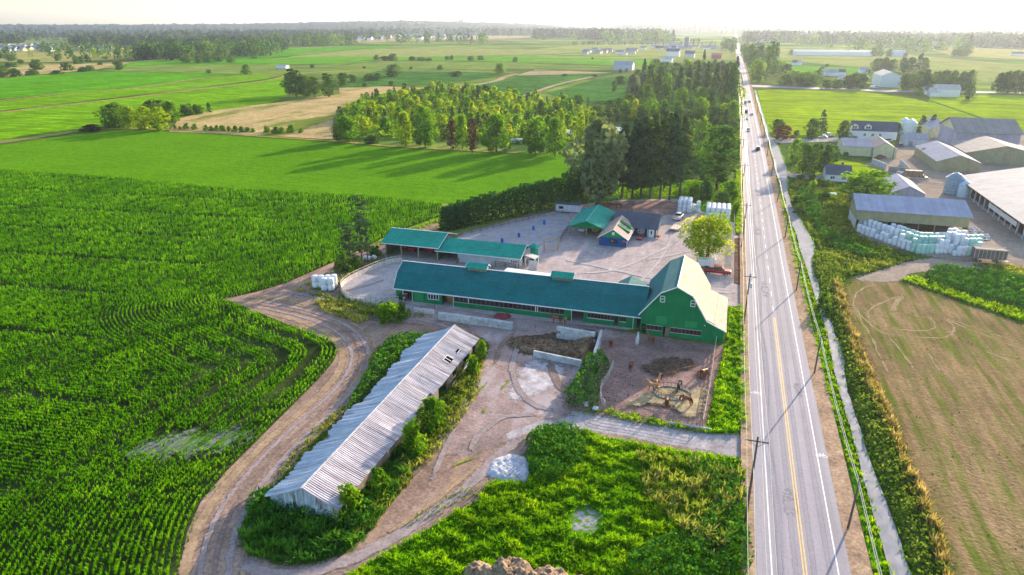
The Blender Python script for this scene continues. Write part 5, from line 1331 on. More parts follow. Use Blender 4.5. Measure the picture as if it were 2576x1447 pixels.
    nm = {'car': 'car', 'suv': 'car', 'pickup': 'pickup_truck', 'flatbed_truck': 'flatbed_truck', 'box_truck': 'box_truck', 'van': 'van'}[kind]
    o = empty(nm, loc, label, cat, group, math.radians(rz)); o.scale = (s, s, s)
    for n_, me in P_: link(n_, me, o)
    for wx_, wy in wh:
        for sy in (-1, 1):
            w_ = link('wheel', WM[0], o); w_.location = (wx_, wy*sy, .34 if kind != 'box_truck' else .45); k_ = 1.0 if kind in ('car','van') else 1.3 if kind == 'box_truck' else 1.12; w_.scale = (k_, 1, k_)
            link('rim', WM[1], w_)
    return o
c_white = paint('c_white', (.75,.76,.78), .3, .04); c_dark = paint('c_dark', (.03,.03,.035), .3, .1); c_grey = paint('c_grey', (.2,.21,.23), .3, .08); c_red = paint('c_red', (.4,.015,.03), .3, .08); c_silver = paint('c_silver', (.5,.5,.52), .3, .05); c_blue = paint('c_blue', (.03,.07,.2), .3, .08)
g = at(*L(2155,1040)); vehicle('pickup', c_red, (g[0], g[1]+.9, .05), 0, 'red pickup parked behind the rail fence by the gambrel barn', 'pickup', s=1.08)
g = at(*L(1695,400)); vehicle('flatbed_truck', c_white, (g[0], g[1]+2, .05), 80, 'white pickup hitched to a pale flat trailer in the compound', 'truck', s=1.05)
g = at(*L(1240,636)); vehicle('car', c_red, (g[0]+.1, g[1]+1.9, .05), -95, 'small red car by the farmhouse door', 'car', s=.86)
g = at(*L(550,545)); vehicle('van', c_white, (g[0]+.3, g[1]+2.6, .05), -90, 'white van under the teal carport', 'van')
# trailers
def trailer(name, x, y, rz, ln, wd_, z0, z1, mat, label, cat='trailer', axles=((-.3,),(.3,)), roofmat=None):
    o = empty(name, (x, y, .05), label, cat, None, math.radians(rz))
    m = MB(); c_ = min(.15, (z1-z0)*.3)
    m.add([(-ln/2,-wd_/2,z0),(ln/2,-wd_/2,z0),(ln/2,wd_/2,z0),(-ln/2,wd_/2,z0),(-ln/2,-wd_/2,z1-c_),(ln/2,-wd_/2,z1-c_),(ln/2,wd_/2,z1-c_),(-ln/2,wd_/2,z1-c_),(-ln/2+c_,-wd_/2+c_,z1),(ln/2-c_,-wd_/2+c_,z1),(ln/2-c_,wd_/2-c_,z1),(-ln/2+c_,wd_/2-c_,z1)],
          [(3,2,1,0),(0,1,5,4),(1,2,6,5),(2,3,7,6),(3,0,4,7),(4,5,9,8),(5,6,10,9),(6,7,11,10),(7,4,8,11),(8,9,10,11)])
    link('body', m.mesh('body', mat), o)
    for ax in axles:
        for sy in (-1, 1):
            w_ = link('wheel', WM[0], o); w_.location = (ax[0]*1.0, sy*(wd_/2-.02), .34); link('rim', WM[1], w_)
    m = MB(); m.beam((ln/2, 0, .45), (ln/2+.9, 0, .45), .1, .1); link('hitch', m.mesh('hitch', m_pipe), o)
    return o
g = at(*L(1655,520)); tr = trailer('flat_trailer', g[0]+.2, g[1]+1.2, 80, 5.2, 2.3, .62, .85, paint('m_deck', (.55,.46,.38), .6, .15), 'pale flat trailer behind the white pickup', axles=((-.6,),(.3,)))
m = MB(); m.box(-2.55, -2.2, -1.1, 1.1, .5, .62); link('red_bumper', m.mesh('bumper', c_red), tr).name = 'bumper'
g = at(*L(2010,985)); trailer('camper_trailer', g[0]+.3, g[1]+2.6, 5, 4.2, 2.2, .5, 2.2, m_tarp, 'white covered trailer parked behind the red pickup')
g = at(*K(2050,690), 3.0); trailer('horse_trailer', g[0], g[1]+1.0, -5, 11.5, 2.5, .6, 3.0, m_tarp, 'long white trailer parked close behind the long barn', axles=((-2,),(-1,),(3,)))
g = at(*L(715,560)); trailer('camp_trailer', g[0]+.3, g[1]+2.6, 90, 4.0, 2.0, .5, 1.7, paint('m_tan', (.4,.28,.22)), 'tan trailer under the right half of the carport')
# white cabin
g = at(*L(262,300)); g2 = at(*L(540,325))
CB = empty('cabin', ((g[0]+g2[0])/2, (g[1]+g2[1])/2, 0), 'white boxy cabin with dark window below the conifer hedge', 'cabin')
W = MB(); x0_, x1_ = g[0], g2[0]; yb = (g[1]+g2[1])/2
wallp(W, (x0_, yb), (x1_, yb), .4, 2.7, [(1.0, 2.6, 1.2, 2.2)]); W.box(x0_, x1_, yb+2.6, yb+2.75, .4, 2.7); W.box(x0_, x0_+.12, yb+.2, yb+2.6, .4, 2.7); W.box(x1_-.12, x1_, yb+.2, yb+2.6, .4, 2.7)
part(W, 'wall', m_dirtywhite, CB)
window(CB, (x0_, yb), (x1_, yb), 1.0, 2.6, 1.2, 2.2, m_white, 1)
R = MB(); R.box(x0_-.15, x1_+.15, yb-.15, yb+2.9, 2.7, 2.85); part(R, 'roof', m_slate, CB)
# machinery in the open shed
def tractor(x, y, rz, mat, label):
    o = empty('tractor', (x, y, .05), label, 'tractor', None, math.radians(rz))
    m = MB(); m.box(.1, 1.7, -.38, .38, .8, 1.45); m.box(-.9, .1, -.45, .45, .7, 1.1); link('body', m.mesh('body', mat), o)
    m = MB(); m.box(-.8, .0, -.5, .5, 2.2, 2.28)
    for a_, b_ in ((-.75,-.45),(-.75,.45),(-.05,-.45),(-.05,.45)): m.beam((a_, b_, 1.1), (a_, b_, 2.2), .06, .06)
    link('canopy_frame', m.mesh('canopy_frame', m_dark), o)
    for ax, r in ((-.6, .75), (1.3, .45)):
        for sy in (-1, 1): w_ = link('wheel', WM[0], o); w_.location = (ax, sy*.72, r); w_.scale = (r/.34, 1.6, r/.34); link('rim', WM[1], w_)
g = at(*K(860,435)); tractor(g[0], g[1]+2, -90, m_red, 'red tractor at the right end of the open shed')
def machine(x, y, label, w_=2.2, h_=1.6, mat=None):
    o = empty('baler', (x, y, .05), label, 'machine')
    m = MB(); m.box(-w_/2, w_/2, -.9, .9, .5, h_); m.add([(-w_/2,-.9,h_),(w_/2,-.9,h_),(w_/2*.7,.9,h_+.35),(-w_/2*.7,.9,h_+.35),(-w_/2,.9,h_),(w_/2,.9,h_)], [(0,1,2,3),(0,3,4),(1,5,2),(3,2,5,4)]); link('body', m.mesh('body', mat or m_red), o)
    for sx in (-1, 1): w2_ = link('wheel', WM[0], o); w2_.location = (sx*w_/2*.8, 0, .38); w2_.rotation_euler = (0,0,math.pi/2); w2_.scale = (1.1,1,1.1)
    m = MB(); m.beam((0,-.9,.6), (0,-2.0,.5), .12, .12); link('hitch', m.mesh('hitch', m_pipe), o)
g = at(*K(765,445)); machine(g[0], g[1]+2.2, 'square red baler between the posts of the open shed')
g = at(*K(535,440)); machine(g[0], g[1]+2.4, 'low red mower left of centre in the open shed', 2.0, 1.1)
m = MB(); rr2 = random.Random(9)
for i in range(18):
    x = -80+rr2.random()*3.5; z = (i % 3)*.5; m.box(x, x+.95, 157+rr2.random()*2.5, 160.5, z, z+.49)
tag(m.build('hay_store', m_hay), 'dusty hay stored in the left bay of the open shed', 'hay', None, 'stuff')
# traffic on the road
def rc(X, Y): return at(*A4(X, Y))
TR = [((68,800),'car',c_dark,-1,'farthest dark car of the oncoming queue'),((70,826),'car',c_grey,-1,'second farthest car of the oncoming queue, grey'),((80,868),'car',c_dark,-1,'dark car behind the delivery truck in the oncoming lane'),
      ((127,916),'car',c_dark,1,'lone dark car in the far lane heading away'),((85,935),'box_truck',c_grey,-1,'grey box truck between two cars in the oncoming lane'),((95,1018),'box_truck',c_dark,-1,'dark box truck ahead of the silver car'),
      ((150,1030),'car',c_white,1,'white car driving away up the road'),((98,1072),'car',c_silver,-1,'silver car in the oncoming lane behind the lead car'),((114,1176),'suv',c_white,-1,'white car leading the oncoming queue'),((208,1345),'suv',c_dark,1,'dark boxy car nearest the camera, driving away')]
for (X, Y), kd, cc, dr_, lb in TR:
    g = rc(X, Y); x = cx(g[1]) + (1.75 if dr_ > 0 else -1.75)
    vehicle(kd, cc, (x, g[1]+2.2, ZR+.01), 90*dr_, lb, 'truck' if kd == 'box_truck' else 'car')

# ------------------------------------------------------------------ utility poles and wires
m_pole = boards('m_pole', (.13,.10,.09), .25, 5)
m_wire = paint('m_wire', (.55,.5,.42), .4, .05); m_ins = paint('m_insulator', (.45,.5,.52), .3)
def tallpole():
    o = bpy.data.objects.new('utility_pole', None); COL.objects.link(o)
    m = MB(); m.cyl((0,0,0), (0,0,12.3), .17, .11, 10); link('pole', m.mesh('pole', m_pole, True), o)
    m = MB(); m.beam((-1.3,-.16,11.8), (1.3,-.16,11.8), .12, .14); link('crossarm', m.mesh('crossarm', m_pole), o)
    m = MB(); m.beam((-.8,-.2,11.72), (0,-.14,11.0), .03, .05); m.beam((.8,-.2,11.72), (0,-.14,11.0), .03, .05); link('brace', m.mesh('brace', m_pipe), o)
    for x in (-1.2, .35, 1.2): m = MB(); m.lathe([(.05,0),(.07,.08),(.04,.2),(.01,.22)], 6, (x,-.16,11.88)); link('insulator', m.mesh('insulator', m_ins), o)
    return o
def side(k): return ['nearest', 'second', 'third', 'fourth', 'fifth', 'sixth', 'seventh', 'eighth', 'ninth', 'tenth', 'eleventh', 'twelfth', 'thirteenth'][k]
p0 = tallpole(); LY = [71.4+56.6*k for k in range(13)]
for k, y in enumerate(LY):
    o = p0 if k == 0 else copy_tree(p0)
    o.location = (7.1 + cx(y) - 13.25, y, 0); tag(o, side(k)+' tall utility pole with crossarm on the farm side of the road', 'utility pole', 'tall poles on the farm side of the road')
g = p0
o = [q for q in COL.objects if q.name.startswith('utility_pole')][1]
m = MB(); m.lathe([(.22,0),(.24,.1),(.24,.8),(.18,.9),(.02,.92)], 10, (.38,-.1,9.6)); link('transformer', m.mesh('transformer', m_ins, True), o)
def shortpole():
    o = bpy.data.objects.new('utility_pole', None); COL.objects.link(o)
    m = MB(); m.cyl((0,0,0), (0,0,7.4), .15, .11, 8); link('pole', m.mesh('pole', m_pole, True), o)
    m = MB(); m.beam((0,0,7.1), (.9,.2,7.35), .05, .05); link('arm', m.mesh('arm', m_steel), o)
    return o
p1 = shortpole(); RY = [73.9, 114.1, 154.8, 197.1, 241, 285, 330, 376, 430, 490, 550]
for k, y in enumerate(RY):
    o = p1 if k == 0 else copy_tree(p1)
    o.location = (18.7 + cx(y) - 13.25, y, 0); o.rotation_euler = (0, math.radians((2, 1, 0, 2, 9, 3, 0, -2, 1, 0, 2)[k] * .6), 0)
    tag(o, side(k)+' short utility pole on the ditch side of the road', 'utility pole', 'short poles on the ditch side of the road')
def wire(pts, sag, label, r=.028):
    m = MB()
    for a, b in zip(pts[:-1], pts[1:]):
        a, b = Vector(a), Vector(b); n = 10; pr_ = a
        for k in range(1, n+1):
            t = k/n; q = a.lerp(b, t); q.z -= sag*4*t*(1-t); m.cyl(pr_, q, r, r, 4, caps=False); pr_ = q
    tag(m.build('overhead_wire', m_wire), label, 'wire')
for x, z, lb in ((-1.2, 12.1, 'high overhead wire strung above the verge beside the road'), (.35, 12.1, 'middle high overhead wire between the tall poles'), (1.2, 12.1, 'high overhead wire nearest the road lanes'), (0, 8.2, 'lower overhead cable slung on the tall poles')):
    wire([(7.1+x, 14.8, z)] + [(7.1+x+cx(y)-13.25, y, z) for y in LY], .9, lb, .03 if z > 9 else .045)
for z, lb in ((7.2, 'upper overhead wire above the ditch bank'), (6.7, 'lower overhead wire above the ditch bank')):
    wire([(18.9, 33, z)] + [(18.75+cx(y)-13.25, y, z) for y in RY], .7, lb, .04)
# ------------------------------------------------------------------ leaves
l_corn = leafy('l_corn', (.038,.13,.002), (.10,.31,.003), (.26,.49,.010), .45, .12, hue=False, amp=.45)
l_grass = leafy('l_grass', (.06,.19,.003), (.16,.38,.004), (.38,.54,.010), .45, .15, hue=False)
l_weed = leafy('l_weed', (.06,.14,.01), (.18,.28,.02), (.44,.43,.10), .4, .2, hue=False)
l_dry = leafy('l_dry', (.16,.13,.04), (.34,.27,.10), (.55,.43,.2), .4, .3, hue=False)
l_bramble = leafy('l_bramble', (.022,.09,.016), (.055,.19,.022), (.15,.34,.025), .3, .35, hue=False)
l_dec = leafy('l_dec', (.055,.15,.008), (.13,.29,.014), (.28,.44,.02), .45)
l_decd = leafy('l_decd', (.035,.10,.018), (.08,.185,.03), (.17,.29,.04), .35)
l_yel = leafy('l_yel', (.13,.24,.006), (.27,.40,.008), (.45,.52,.012), .5)
l_maple = leafy('l_maple', (.10,.20,.004), (.27,.39,.005), (.62,.60,.008), .5, hue=False)
l_con = leafy('l_con', (.04,.085,.045), (.08,.15,.07), (.16,.24,.09), .25)
l_silver = leafy('l_silver', (.09,.13,.06), (.19,.25,.12), (.36,.42,.25), .3)
l_purple = leafy('l_purple', (.03,.022,.026), (.065,.038,.045), (.12,.07,.06), .35)
l_far = leafy('l_far', (.012,.04,.035), (.03,.08,.05), (.10,.16,.06), .2)  # bluish: haze of the distance is put into the leaf colour
l_red = leafy('l_red', (.08,.02,.025), (.17,.045,.05), (.28,.10,.09), .35)
m_bark = boards('m_bark', (.11,.085,.075), .3, 3)

def cardset(C, s, rng, flat=0.0, asp=.62):
    """small leaf faces centred on points C, each turned its own way"""
    n = len(C)
    a = rng.normal(0, 1, (n, 3)); a[:, 2] *= (1 - flat); a /= np.linalg.norm(a, axis=1)[:, None] + 1e-9
    b = rng.normal(0, 1, (n, 3)); b[:, 2] *= (1 - flat); b = np.cross(a, b) if not flat else b - (b*a).sum(1)[:, None]*a
    b /= np.linalg.norm(b, axis=1)[:, None] + 1e-9
    S_ = (np.broadcast_to(s, (n,)) * rng.uniform(.6, 1.4, n))[:, None] / 2
    a = a*S_; b = b*S_*asp
    Vv = np.stack([C-a-b*.35, C-b, C+a*1.0+b*.2, C+b], 1).reshape(-1, 3)
    return Vv, np.arange(n*4).reshape(n, 4)
def crown(kind, seed, n, leaf, mat, H=10.0, R=3.5, z0=2.0):
    rng = np.random.default_rng(seed)
    if kind in ('broad', 'poplar', 'bush', 'maple'):
        nl = {'broad': 26, 'poplar': 24, 'bush': 14, 'maple': 24}[kind]
        cz, hz = (z0+H)/2, (H-z0)/2
        zf = (np.arange(nl) + rng.uniform(.2, .8, nl))/nl*.86 + .04
        pr = np.sin(np.clip(zf*.9+.13, 0, 1)*math.pi)**.55 if kind != 'bush' else np.sqrt(np.clip(1-zf**2, .05, 1))
        if kind == 'broad': pr *= ((1.25-.75*zf), (.8+.5*np.sin(zf*3.1)), (1.1-.3*zf)*(1+.25*np.sin(np.arange(nl)*1.7)))[seed % 3]
        az = np.arange(nl)*2.4 + rng.uniform(-.5, .5, nl); rr_ = R*pr*np.sqrt(rng.uniform(.12, 1, nl))*.72
        c = np.stack([np.cos(az)*rr_, np.sin(az)*rr_, z0 + (H-z0)*zf], 1)
        lr = rng.uniform(.17, .52, nl)*R*(.6+.5*pr)*(1.15 if kind == 'poplar' else 1)
        k = rng.integers(0, nl, n)
        d = rng.normal(0, 1, (n, 3)); d /= np.linalg.norm(d, axis=1)[:, None]
        C = c[k] + d * (lr[k] * rng.uniform(.45, 1.15, n)**.6)[:, None] * np.array([1, 1, .8])
        C[:, 2] = np.clip(C[:, 2], z0*.5 if kind != 'bush' else .05, H*1.05)
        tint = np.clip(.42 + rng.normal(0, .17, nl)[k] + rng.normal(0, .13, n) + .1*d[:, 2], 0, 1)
        flat = 0
    else:                        # conifer: whorls of drooping branches
        nb_ = {'fir': 90, 'spruce': 110, 'bare': 46, 'tallfir': 150}[kind]
        t = rng.uniform(0, 1, nb_)**.85; az = rng.uniform(0, 6.283, nb_)
        L_ = R * (1 - t)**.75 * rng.uniform(.55, 1.15, nb_) + .25
        if kind == 'tallfir': L_ = R * np.clip(np.minimum((1.02 - t)**.6, .55+t*2.2), .1, 1) * rng.uniform(.5, 1.15, nb_)
        if kind == 'bare': L_ = R * rng.uniform(.2, 1, nb_) * np.where(rng.uniform(0,1,nb_) < .5, .5, 1)
        bz = z0 + (H - z0) * t
        k = rng.integers(0, nb_, n); k = np.where(rng.uniform(0, 1, n) < .35, rng.choice(nb_, n, p=L_/L_.sum()), k)
        s = rng.uniform(.08, 1, n)**.7
        r_ = L_[k]*s
        C = np.stack([np.cos(az[k])*r_, np.sin(az[k])*r_, bz[k] - .28*L_[k]*s*s], 1)
        w_ = (.08 + .22*(1-s))*L_[k] + .12
        C += np.stack([-np.sin(az[k]), np.cos(az[k]), 0*s], 1) * (rng.normal(0, 1, n)*w_)[:, None] + rng.normal(0, .12*H/20, (n, 3))
        tint = np.clip(.42 + rng.normal(0, .2, nb_)[k] + rng.normal(0, .12, n), 0, 1); flat = .5
    Vv, q = cardset(C, leaf, rng, flat)
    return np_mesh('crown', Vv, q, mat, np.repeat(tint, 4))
def trunkmesh(kind, seed, H, R, z0, r=.22):
    m = MB(); rg = random.Random(seed)
    top = H*.93 if kind in ('fir','spruce','bare','tallfir') else H*.7
    p = Vector((0,0,0)); n = 5
    for i in range(n):
        q = Vector((rg.uniform(-.12,.12)*(i+1)*.4, rg.uniform(-.12,.12)*(i+1)*.4, top*(i+1)/n))
        m.cyl(p, q, r*(1-.82*i/n), r*(1-.82*(i+1)/n), 7, caps=False); p = q
    if kind not in ('fir','spruce','tallfir'):
        for k in range(7 if kind != 'bare' else 16):
            a = k*2.4+rg.random(); z = z0 + (H-z0)*rg.uniform(.0,.75 if kind != 'bare' else .9); l = R*rg.uniform(.45,.85)
            m.cyl((0,0,z), (math.cos(a)*l, math.sin(a)*l, z+l*(.7 if kind != 'bare' else -.1)), r*.35, r*.06, 5, caps=False)
    return m.mesh('trunk', m_bark, True)
PROTO = {}
SPEC = {  # kind: (shape, leaf count, leaf size, material, H, R, z0)
 'broad': ('broad', 2400, .6, l_dec, 10, 3.6, .5), 'dark': ('broad', 2400, .6, l_decd, 10, 3.6, .4), 'yellow': ('broad', 2200, .6, l_yel, 10, 3.4, .4),
 'poplar': ('poplar', 1300, .6, l_decd, 14, 2.2, .8), 'goldpoplar': ('poplar', 700, .55, l_maple, 12, 1.6, .5), 'purple': ('broad', 1200, .6, l_purple, 10, 3.2, .8), 'red': ('broad', 1500, .6, l_red, 10, 3.6, .4), 'silver': ('broad', 4200, .75, l_silver, 10, 3.2, 1.4),
 'fir': ('fir', 1300, .75, l_con, 14, 3.2, .8), 'spruce': ('spruce', 1600, .7, l_con, 14, 3.0, .6), 'tallfir': ('tallfir', 4200, .85, l_con, 26, 5.4, 4.6), 'bare': ('bare', 950, .55, l_con, 20, 2.6, 4.5),
 'bush': ('bush', 900, .42, l_decd, 3, 1.9, .1), 'greenbush': ('bush', 1100, .36, l_dec, 3, 1.7, .05), 'maple': ('maple', 8000, .42, l_maple, 12, 5.4, 3.0), 'youngyellow': ('broad', 620, 1.0, l_yel, 9, 3.6, .3), 'young': ('broad', 620, 1.0, l_dec, 9, 3.6, .3), 'youngdark': ('poplar', 560, 1.0, l_decd, 10, 2.8, .3), 'youngfir': ('fir', 560, 1.0, l_con, 11, 2.9, .3), 'youngpurple': ('broad', 380, .9, l_purple, 9, 2.6, .8)}
def proto(kind, var):
    key = (kind, var)
    if key not in PROTO:
        sh, n, lf, mat, H, R, z0 = SPEC[kind]
        PROTO[key] = (crown(sh, hash_(kind) + var*17, n, lf, mat, H, R, z0), trunkmesh(sh, var+3, H, R, z0, {'tallfir': .42, 'maple': .45, 'silver': .4, 'bare': .2}.get(kind, .2 if H > 5 else .06)), H, R)
    return PROTO[key]
def hash_(s): return sum((i+1)*ord(c) for i, c in enumerate(s)) % 1000
rt = random.Random(77)
NAMES = {'fir': 'fir_tree', 'spruce': 'spruce_tree', 'tallfir': 'fir_tree', 'bare': 'spruce_tree', 'poplar': 'poplar_tree', 'goldpoplar': 'poplar_tree', 'bush': 'bush', 'greenbush': 'bush', 'silver': 'willow_tree', 'youngfir': 'fir_tree', 'youngdark': 'tree', 'maple': 'chestnut_tree'}
def tree(kind, loc, h, w_=None, label='', group=None, parts=True):
    cm, tm_, H, R = proto(kind, rt.randrange(3 if kind not in ('maple', 'silver') else 1))
    sz = h/H; sx = (w_/(2*R*.92)) if w_ else sz*rt.uniform(.85, 1.15)
    nm = NAMES.get(kind, 'tree')
    if parts:
        o = bpy.data.objects.new(nm, None); COL.objects.link(o); o.empty_display_size = .5
        c = link('crown', cm, o); link('trunk', tm_, o)
    else: o = link(nm, cm)
    o.location = (loc[0], loc[1], 0); o.scale = (sx, sx, sz); o.rotation_euler = (0, 0, rt.uniform(0, 6.28))
    return tag(o, label, 'bush' if 'bush' in kind else 'tree', group)
def T_(kind, b, top, wpx, label, group=None):
    """tree whose foot, top and width were measured"""
    g = at(*b); h = hgt(b, top); tree(kind, g, max(h, .8), wpx/ppm(g), label, group)
def thicket(name, poly, h, dens, leaf, mat, label, rng, clump=3.0, seed=1, kind='stuff', cat=None, edge=1.2, asp=.7, tshift=0.0):
    """a tangle of leaves over a lumpy surface"""
    P = smooth_poly(poly, 4)
    pts = scatter(P, dens, rng)
    dd = np.full(len(pts), 1e9)
    for a, b in zip(P, np.roll(P, -1, 0)):
        ab = b-a; t = np.clip(((pts-a) @ ab)/(ab @ ab + 1e-9), 0, 1); dd = np.minimum(dd, np.linalg.norm(pts - (a + t[:,None]*ab), axis=1))
    c = vnoise(pts, clump, seed); c2 = vnoise(pts, clump*3, seed+3)
    top = h * np.minimum(dd/edge, 1)**.5 * (.45 + .55*c + .25*c2)
    z = top * rng.uniform(.35, 1.05, len(pts))**.5
    C = np.column_stack([pts, np.maximum(z, .05)])
    Vv, q = cardset(C, leaf, rng, 0, asp)
    tint = np.clip(.12 + .55*c2*.6 + .45*c + rng.normal(0, .15, len(pts)) - .1 + tshift, 0, 1)
    o = link(name, np_mesh(name, Vv, q, mat, np.repeat(tint, 4)))
    return tag(o, label, cat, None, kind)

# ---- the corn
rg = np.random.default_rng(21)
def dist_line(P, Ln):
    best = np.full(len(P), 1e9); near = np.zeros_like(P); tt = np.zeros(len(P)); acc = 0
    for a, b in zip(Ln[:-1], Ln[1:]):
        ab = b-a; l = np.linalg.norm(ab); t = np.clip(((P-a) @ ab)/(l*l+1e-9), 0, 1); q = a + t[:,None]*ab; d = np.linalg.norm(P-q, axis=1)
        k = d < best; best = np.where(k, d, best); near[k] = q[k]; tt = np.where(k, acc+t*l, tt); acc += l
    return best, near, tt
HL = smooth_poly(HEAD, 3, 0, False)
TIP = np.array(at(851, 880)[:2]); KNK = np.array(at(562, 752)[:2])
def corn(ymin, ymax, dens, size, nb_):
    c = [p for p in CORN]
    lo = np.array([-330, ymin]); hi = np.array([-20, ymax])
    P = rg.uniform(lo, hi, (int((hi-lo)[0]*(hi-lo)[1]*dens), 2))
    P = P[inside(P, np.array([p[:2] for p in c]))]
    # keep what lies in or near the view
    q = np.column_stack([P, np.zeros(len(P))]) - np.array([0,0,CAM_H]); zz = q @ _fw; u = 1287.5 + _F*(q @ _rt)/zz; v_ = 723.5 - _F*(q @ _up)/zz
    P = P[(zz > 5) & (u > -260) & (v_ < 1640)]
    d, nr, tt = dist_line(P, HL)
    s = .76
    e = np.array([math.cos(math.radians(7)), math.sin(math.radians(7))]); nn = np.array([-e[1], e[0]])
    head = d < 24
    dr_ = (np.floor(d/s)+.5)*s
    g = (P-nr)/(d[:, None]+1e-6)
    Ph = nr + g*dr_[:, None]
    w_ = P @ nn; Pi = P + nn*((np.round(w_/s)*s - w_)[:, None])
    P2 = np.where(head[:, None], Ph, Pi) + rg.normal(0, .045, P.shape)
    dt = np.linalg.norm(P - TIP, axis=1)
    # wheel tracks and thin places
    keep = np.ones(len(P), bool)
    for a, b, L0 in ((3.0, 5.4, 40), (8.4, 10.8, 40), (13.8, 16.2, 44), (19.2, 21.6, 50)):
        k = (dr_ > a) & (dr_ < b) & head
        keep &= ~(k & (rg.uniform(0,1,len(P)) < np.clip(1.25 - dt/L0, .12, .97)))
    st = vnoise(np.column_stack([(P @ e)*.12, w_*1.0]), 5.2, 5)
    keep &= ~((~head) & (st > .8) & (rg.uniform(0,1,len(P)) < .5))
    keep &= ~((~head) & (np.mod(w_ + 4, 21) < 1.9) & (rg.uniform(0,1,len(P)) < .8))
    bare = at(475, 1120); bx = ((P[:,0]-bare[0])/6.5)**2 + ((P[:,1]-bare[1])/4.6)**2 + .7*(vnoise(P, 5, 9)-.5)
    keep &= ~((bx < 1) & (rg.uniform(0,1,len(P)) < .74))
    P2, d, st = P2[keep], d[keep], st[keep]
    big = vnoise(P2, 38, 3); med = vnoise(P2, 7, 4)
    h = size*(.78+.35*med+.25*big)*np.clip(.55+d/5, .55, 1)
    v, q, t = blades(P2, h, .17*size, nb_, rg, .42, tint=np.clip(.1+.3*big+.38*med+.12*(d < 6)+rg.normal(0,.13,len(P2)), 0, 1))
    return v, q, t
parts_ = [corn(20, 72, 7, .74, 5), corn(72, 100, 6.0, .78, 4), corn(100, 135, 5.0, .85, 3), corn(135, 245, 3.6, .98, 3)]
vv, qq, tt_, o_ = [], [], [], 0
for v, q, t in parts_: vv.append(v); qq.append(q+o_); tt_.append(t); o_ += len(v)
print('corn quads', sum(map(len, qq)))
tag(link('corn', np_mesh('corn', np.concatenate(vv), np.concatenate(qq), l_corn, np.concatenate(tt_))), 'knee-high green corn in curving rows filling the near left', None, None, 'stuff')
b0 = at(475, 1120)
sheet('bare_soil', [(b0[0]+8.0*math.cos(a)+2.5*math.sin(a)*(1+.12*math.sin(3*a)), b0[1]+5.2*math.sin(a)+3.0*math.cos(a)*(1+.1*math.cos(4*a))) for a in np.linspace(0, 6.28, 18)[:-1]], surf('m_baresoil', [((.13,.14,.12), (.25,.25,.25), 1.6, (1,.25,1), 30), ((.8,)*3, (1.15,)*3, .6, (1,.2,1), 30), (None, (.07,.17,.01), .8, (1,.15,1), 30, .44, .56)], .95, 0.0), 'pale bare soil showing through the thin corn', rim=7)
b1 = at(60, 1330)

# ---- grass and weeds (stuff)
ex_m = [V((1432,1300),(1450,1278),(1485,1275),(1512,1295),(1522,1320),(1500,1342),(1460,1350),(1436,1345)), V((1225,1165),(1262,1150),(1300,1140),(1322,1160),(1330,1185),(1322,1210),(1280,1212),(1240,1198),(1220,1183))]
NEAR = V((1345,1092),(1400,1078),(1480,1090),(1560,1112),(1700,1136),(1800,1150),(1868,1165),(1876,1260),(1884,1447),(1888,1640),(780,1640),(880,1447),(960,1400),(1080,1330),(1200,1262),(1230,1218),(1330,1215),(1330,1150))
growth('grass', NEAR, 19, .6, .16, 4, l_grass, 'tall bright green meadow grass', rg, ex_m, .8, 4, .35, .6, 2)
growth('dry_grass', V((1600,1150),(1700,1160),(1860,1200),(1870,1300),(1800,1420),(1700,1330),(1620,1250)), 7, 1.15, .2, 4, l_weed, 'yellowing tall grass heads in the meadow', rg, (), .7, 5, .55, .5, 5, .3)
growth('grass', [p for p in VERGE], 11, .6, .16, 4, l_grass, 'green verge grass beside the horse yard', rg, (), .8, 4, .2, .6, 3, .12)
growth('grass', V((1525,1032),(1600,1046),(1700,1068),(1790,1084),(1870,1087),(1870,1096),(1780,1092),(1640,1070),(1520,1046)), 12, .5, .15, 4, l_grass, 'green grass strip below the pipe fence', rg, (), .8, 4, .15, .5, 4, .1)
SW = V((600,1345),(650,1250),(690,1235),(830,1290),(860,1270),(1000,1130),(1060,1150),(940,1330),(860,1400),(740,1425),(620,1395))
growth('grass', SW, 13, .9, .16, 4, l_bramble, 'dark rank grass in the shade round the front of the old shed', rg, (), .7, 4, .2, .6, 8, .1)
growth('dry_grass', V((1060,1150),(1120,1060),(1180,990),(1215,900),(1222,880),(1200,1000),(1110,1130),(1010,1240),(900,1360),(880,1340),(960,1240)), 7, .7, .14, 4, l_weed, 'yellow weeds along the east side of the old shed', rg, (), .8, 3, .3, .5, 9, .2)
growth('dry_grass', V((940,880),(955,870),(940,960),(860,1050),(740,1180),(690,1230),(680,1225),(760,1110),(880,1010)), 6, .6, .14, 4, l_weed, 'yellow grass along the track edge', rg, (), .8, 3, .3, .5, 10, .2)
growth('weeds', V((1200,860),(1222,885),(1200,960),(1120,1080),(1000,1250),(920,1335),(890,1320),(1000,1170),(1100,1040),(1180,900)), 9, .75, .15, 4, l_weed, 'mixed green weeds under the east wall of the old shed', rg, (), .8, 3, .15, .5, 29, .05)
growth('weeds', V((1230,1218),(1130,1240),(1060,1290),(960,1370),(1000,1340),(1100,1300),(1230,1230)), 5, .4, .12, 3, l_weed, 'thin weeds on the track margin', rg, (), .8, 3, .4, .5, 11)
growth('weeds', V((740,730),(820,690),(960,640),(1100,570),(1110,600),(1000,640),(960,660),(870,700),(850,730),(900,770),(1020,780),(1100,800),(1000,800),(880,780),(800,755)), 3.2, .55, .2, 4, l_weed, 'patchy dry weeds between the corn and the round pen', rg, V and [PP], .8, 4, .5, .6, 12, .1)
growth('grass', V((1110,512),(1105,560),(1010,600),(930,630),(900,640),(960,605),(1040,575),(1100,550)), 3, .5, .25, 4, l_grass, 'green grass between the corn and the hedge', rg, (), .8, 5, .3, .5, 13, .2)
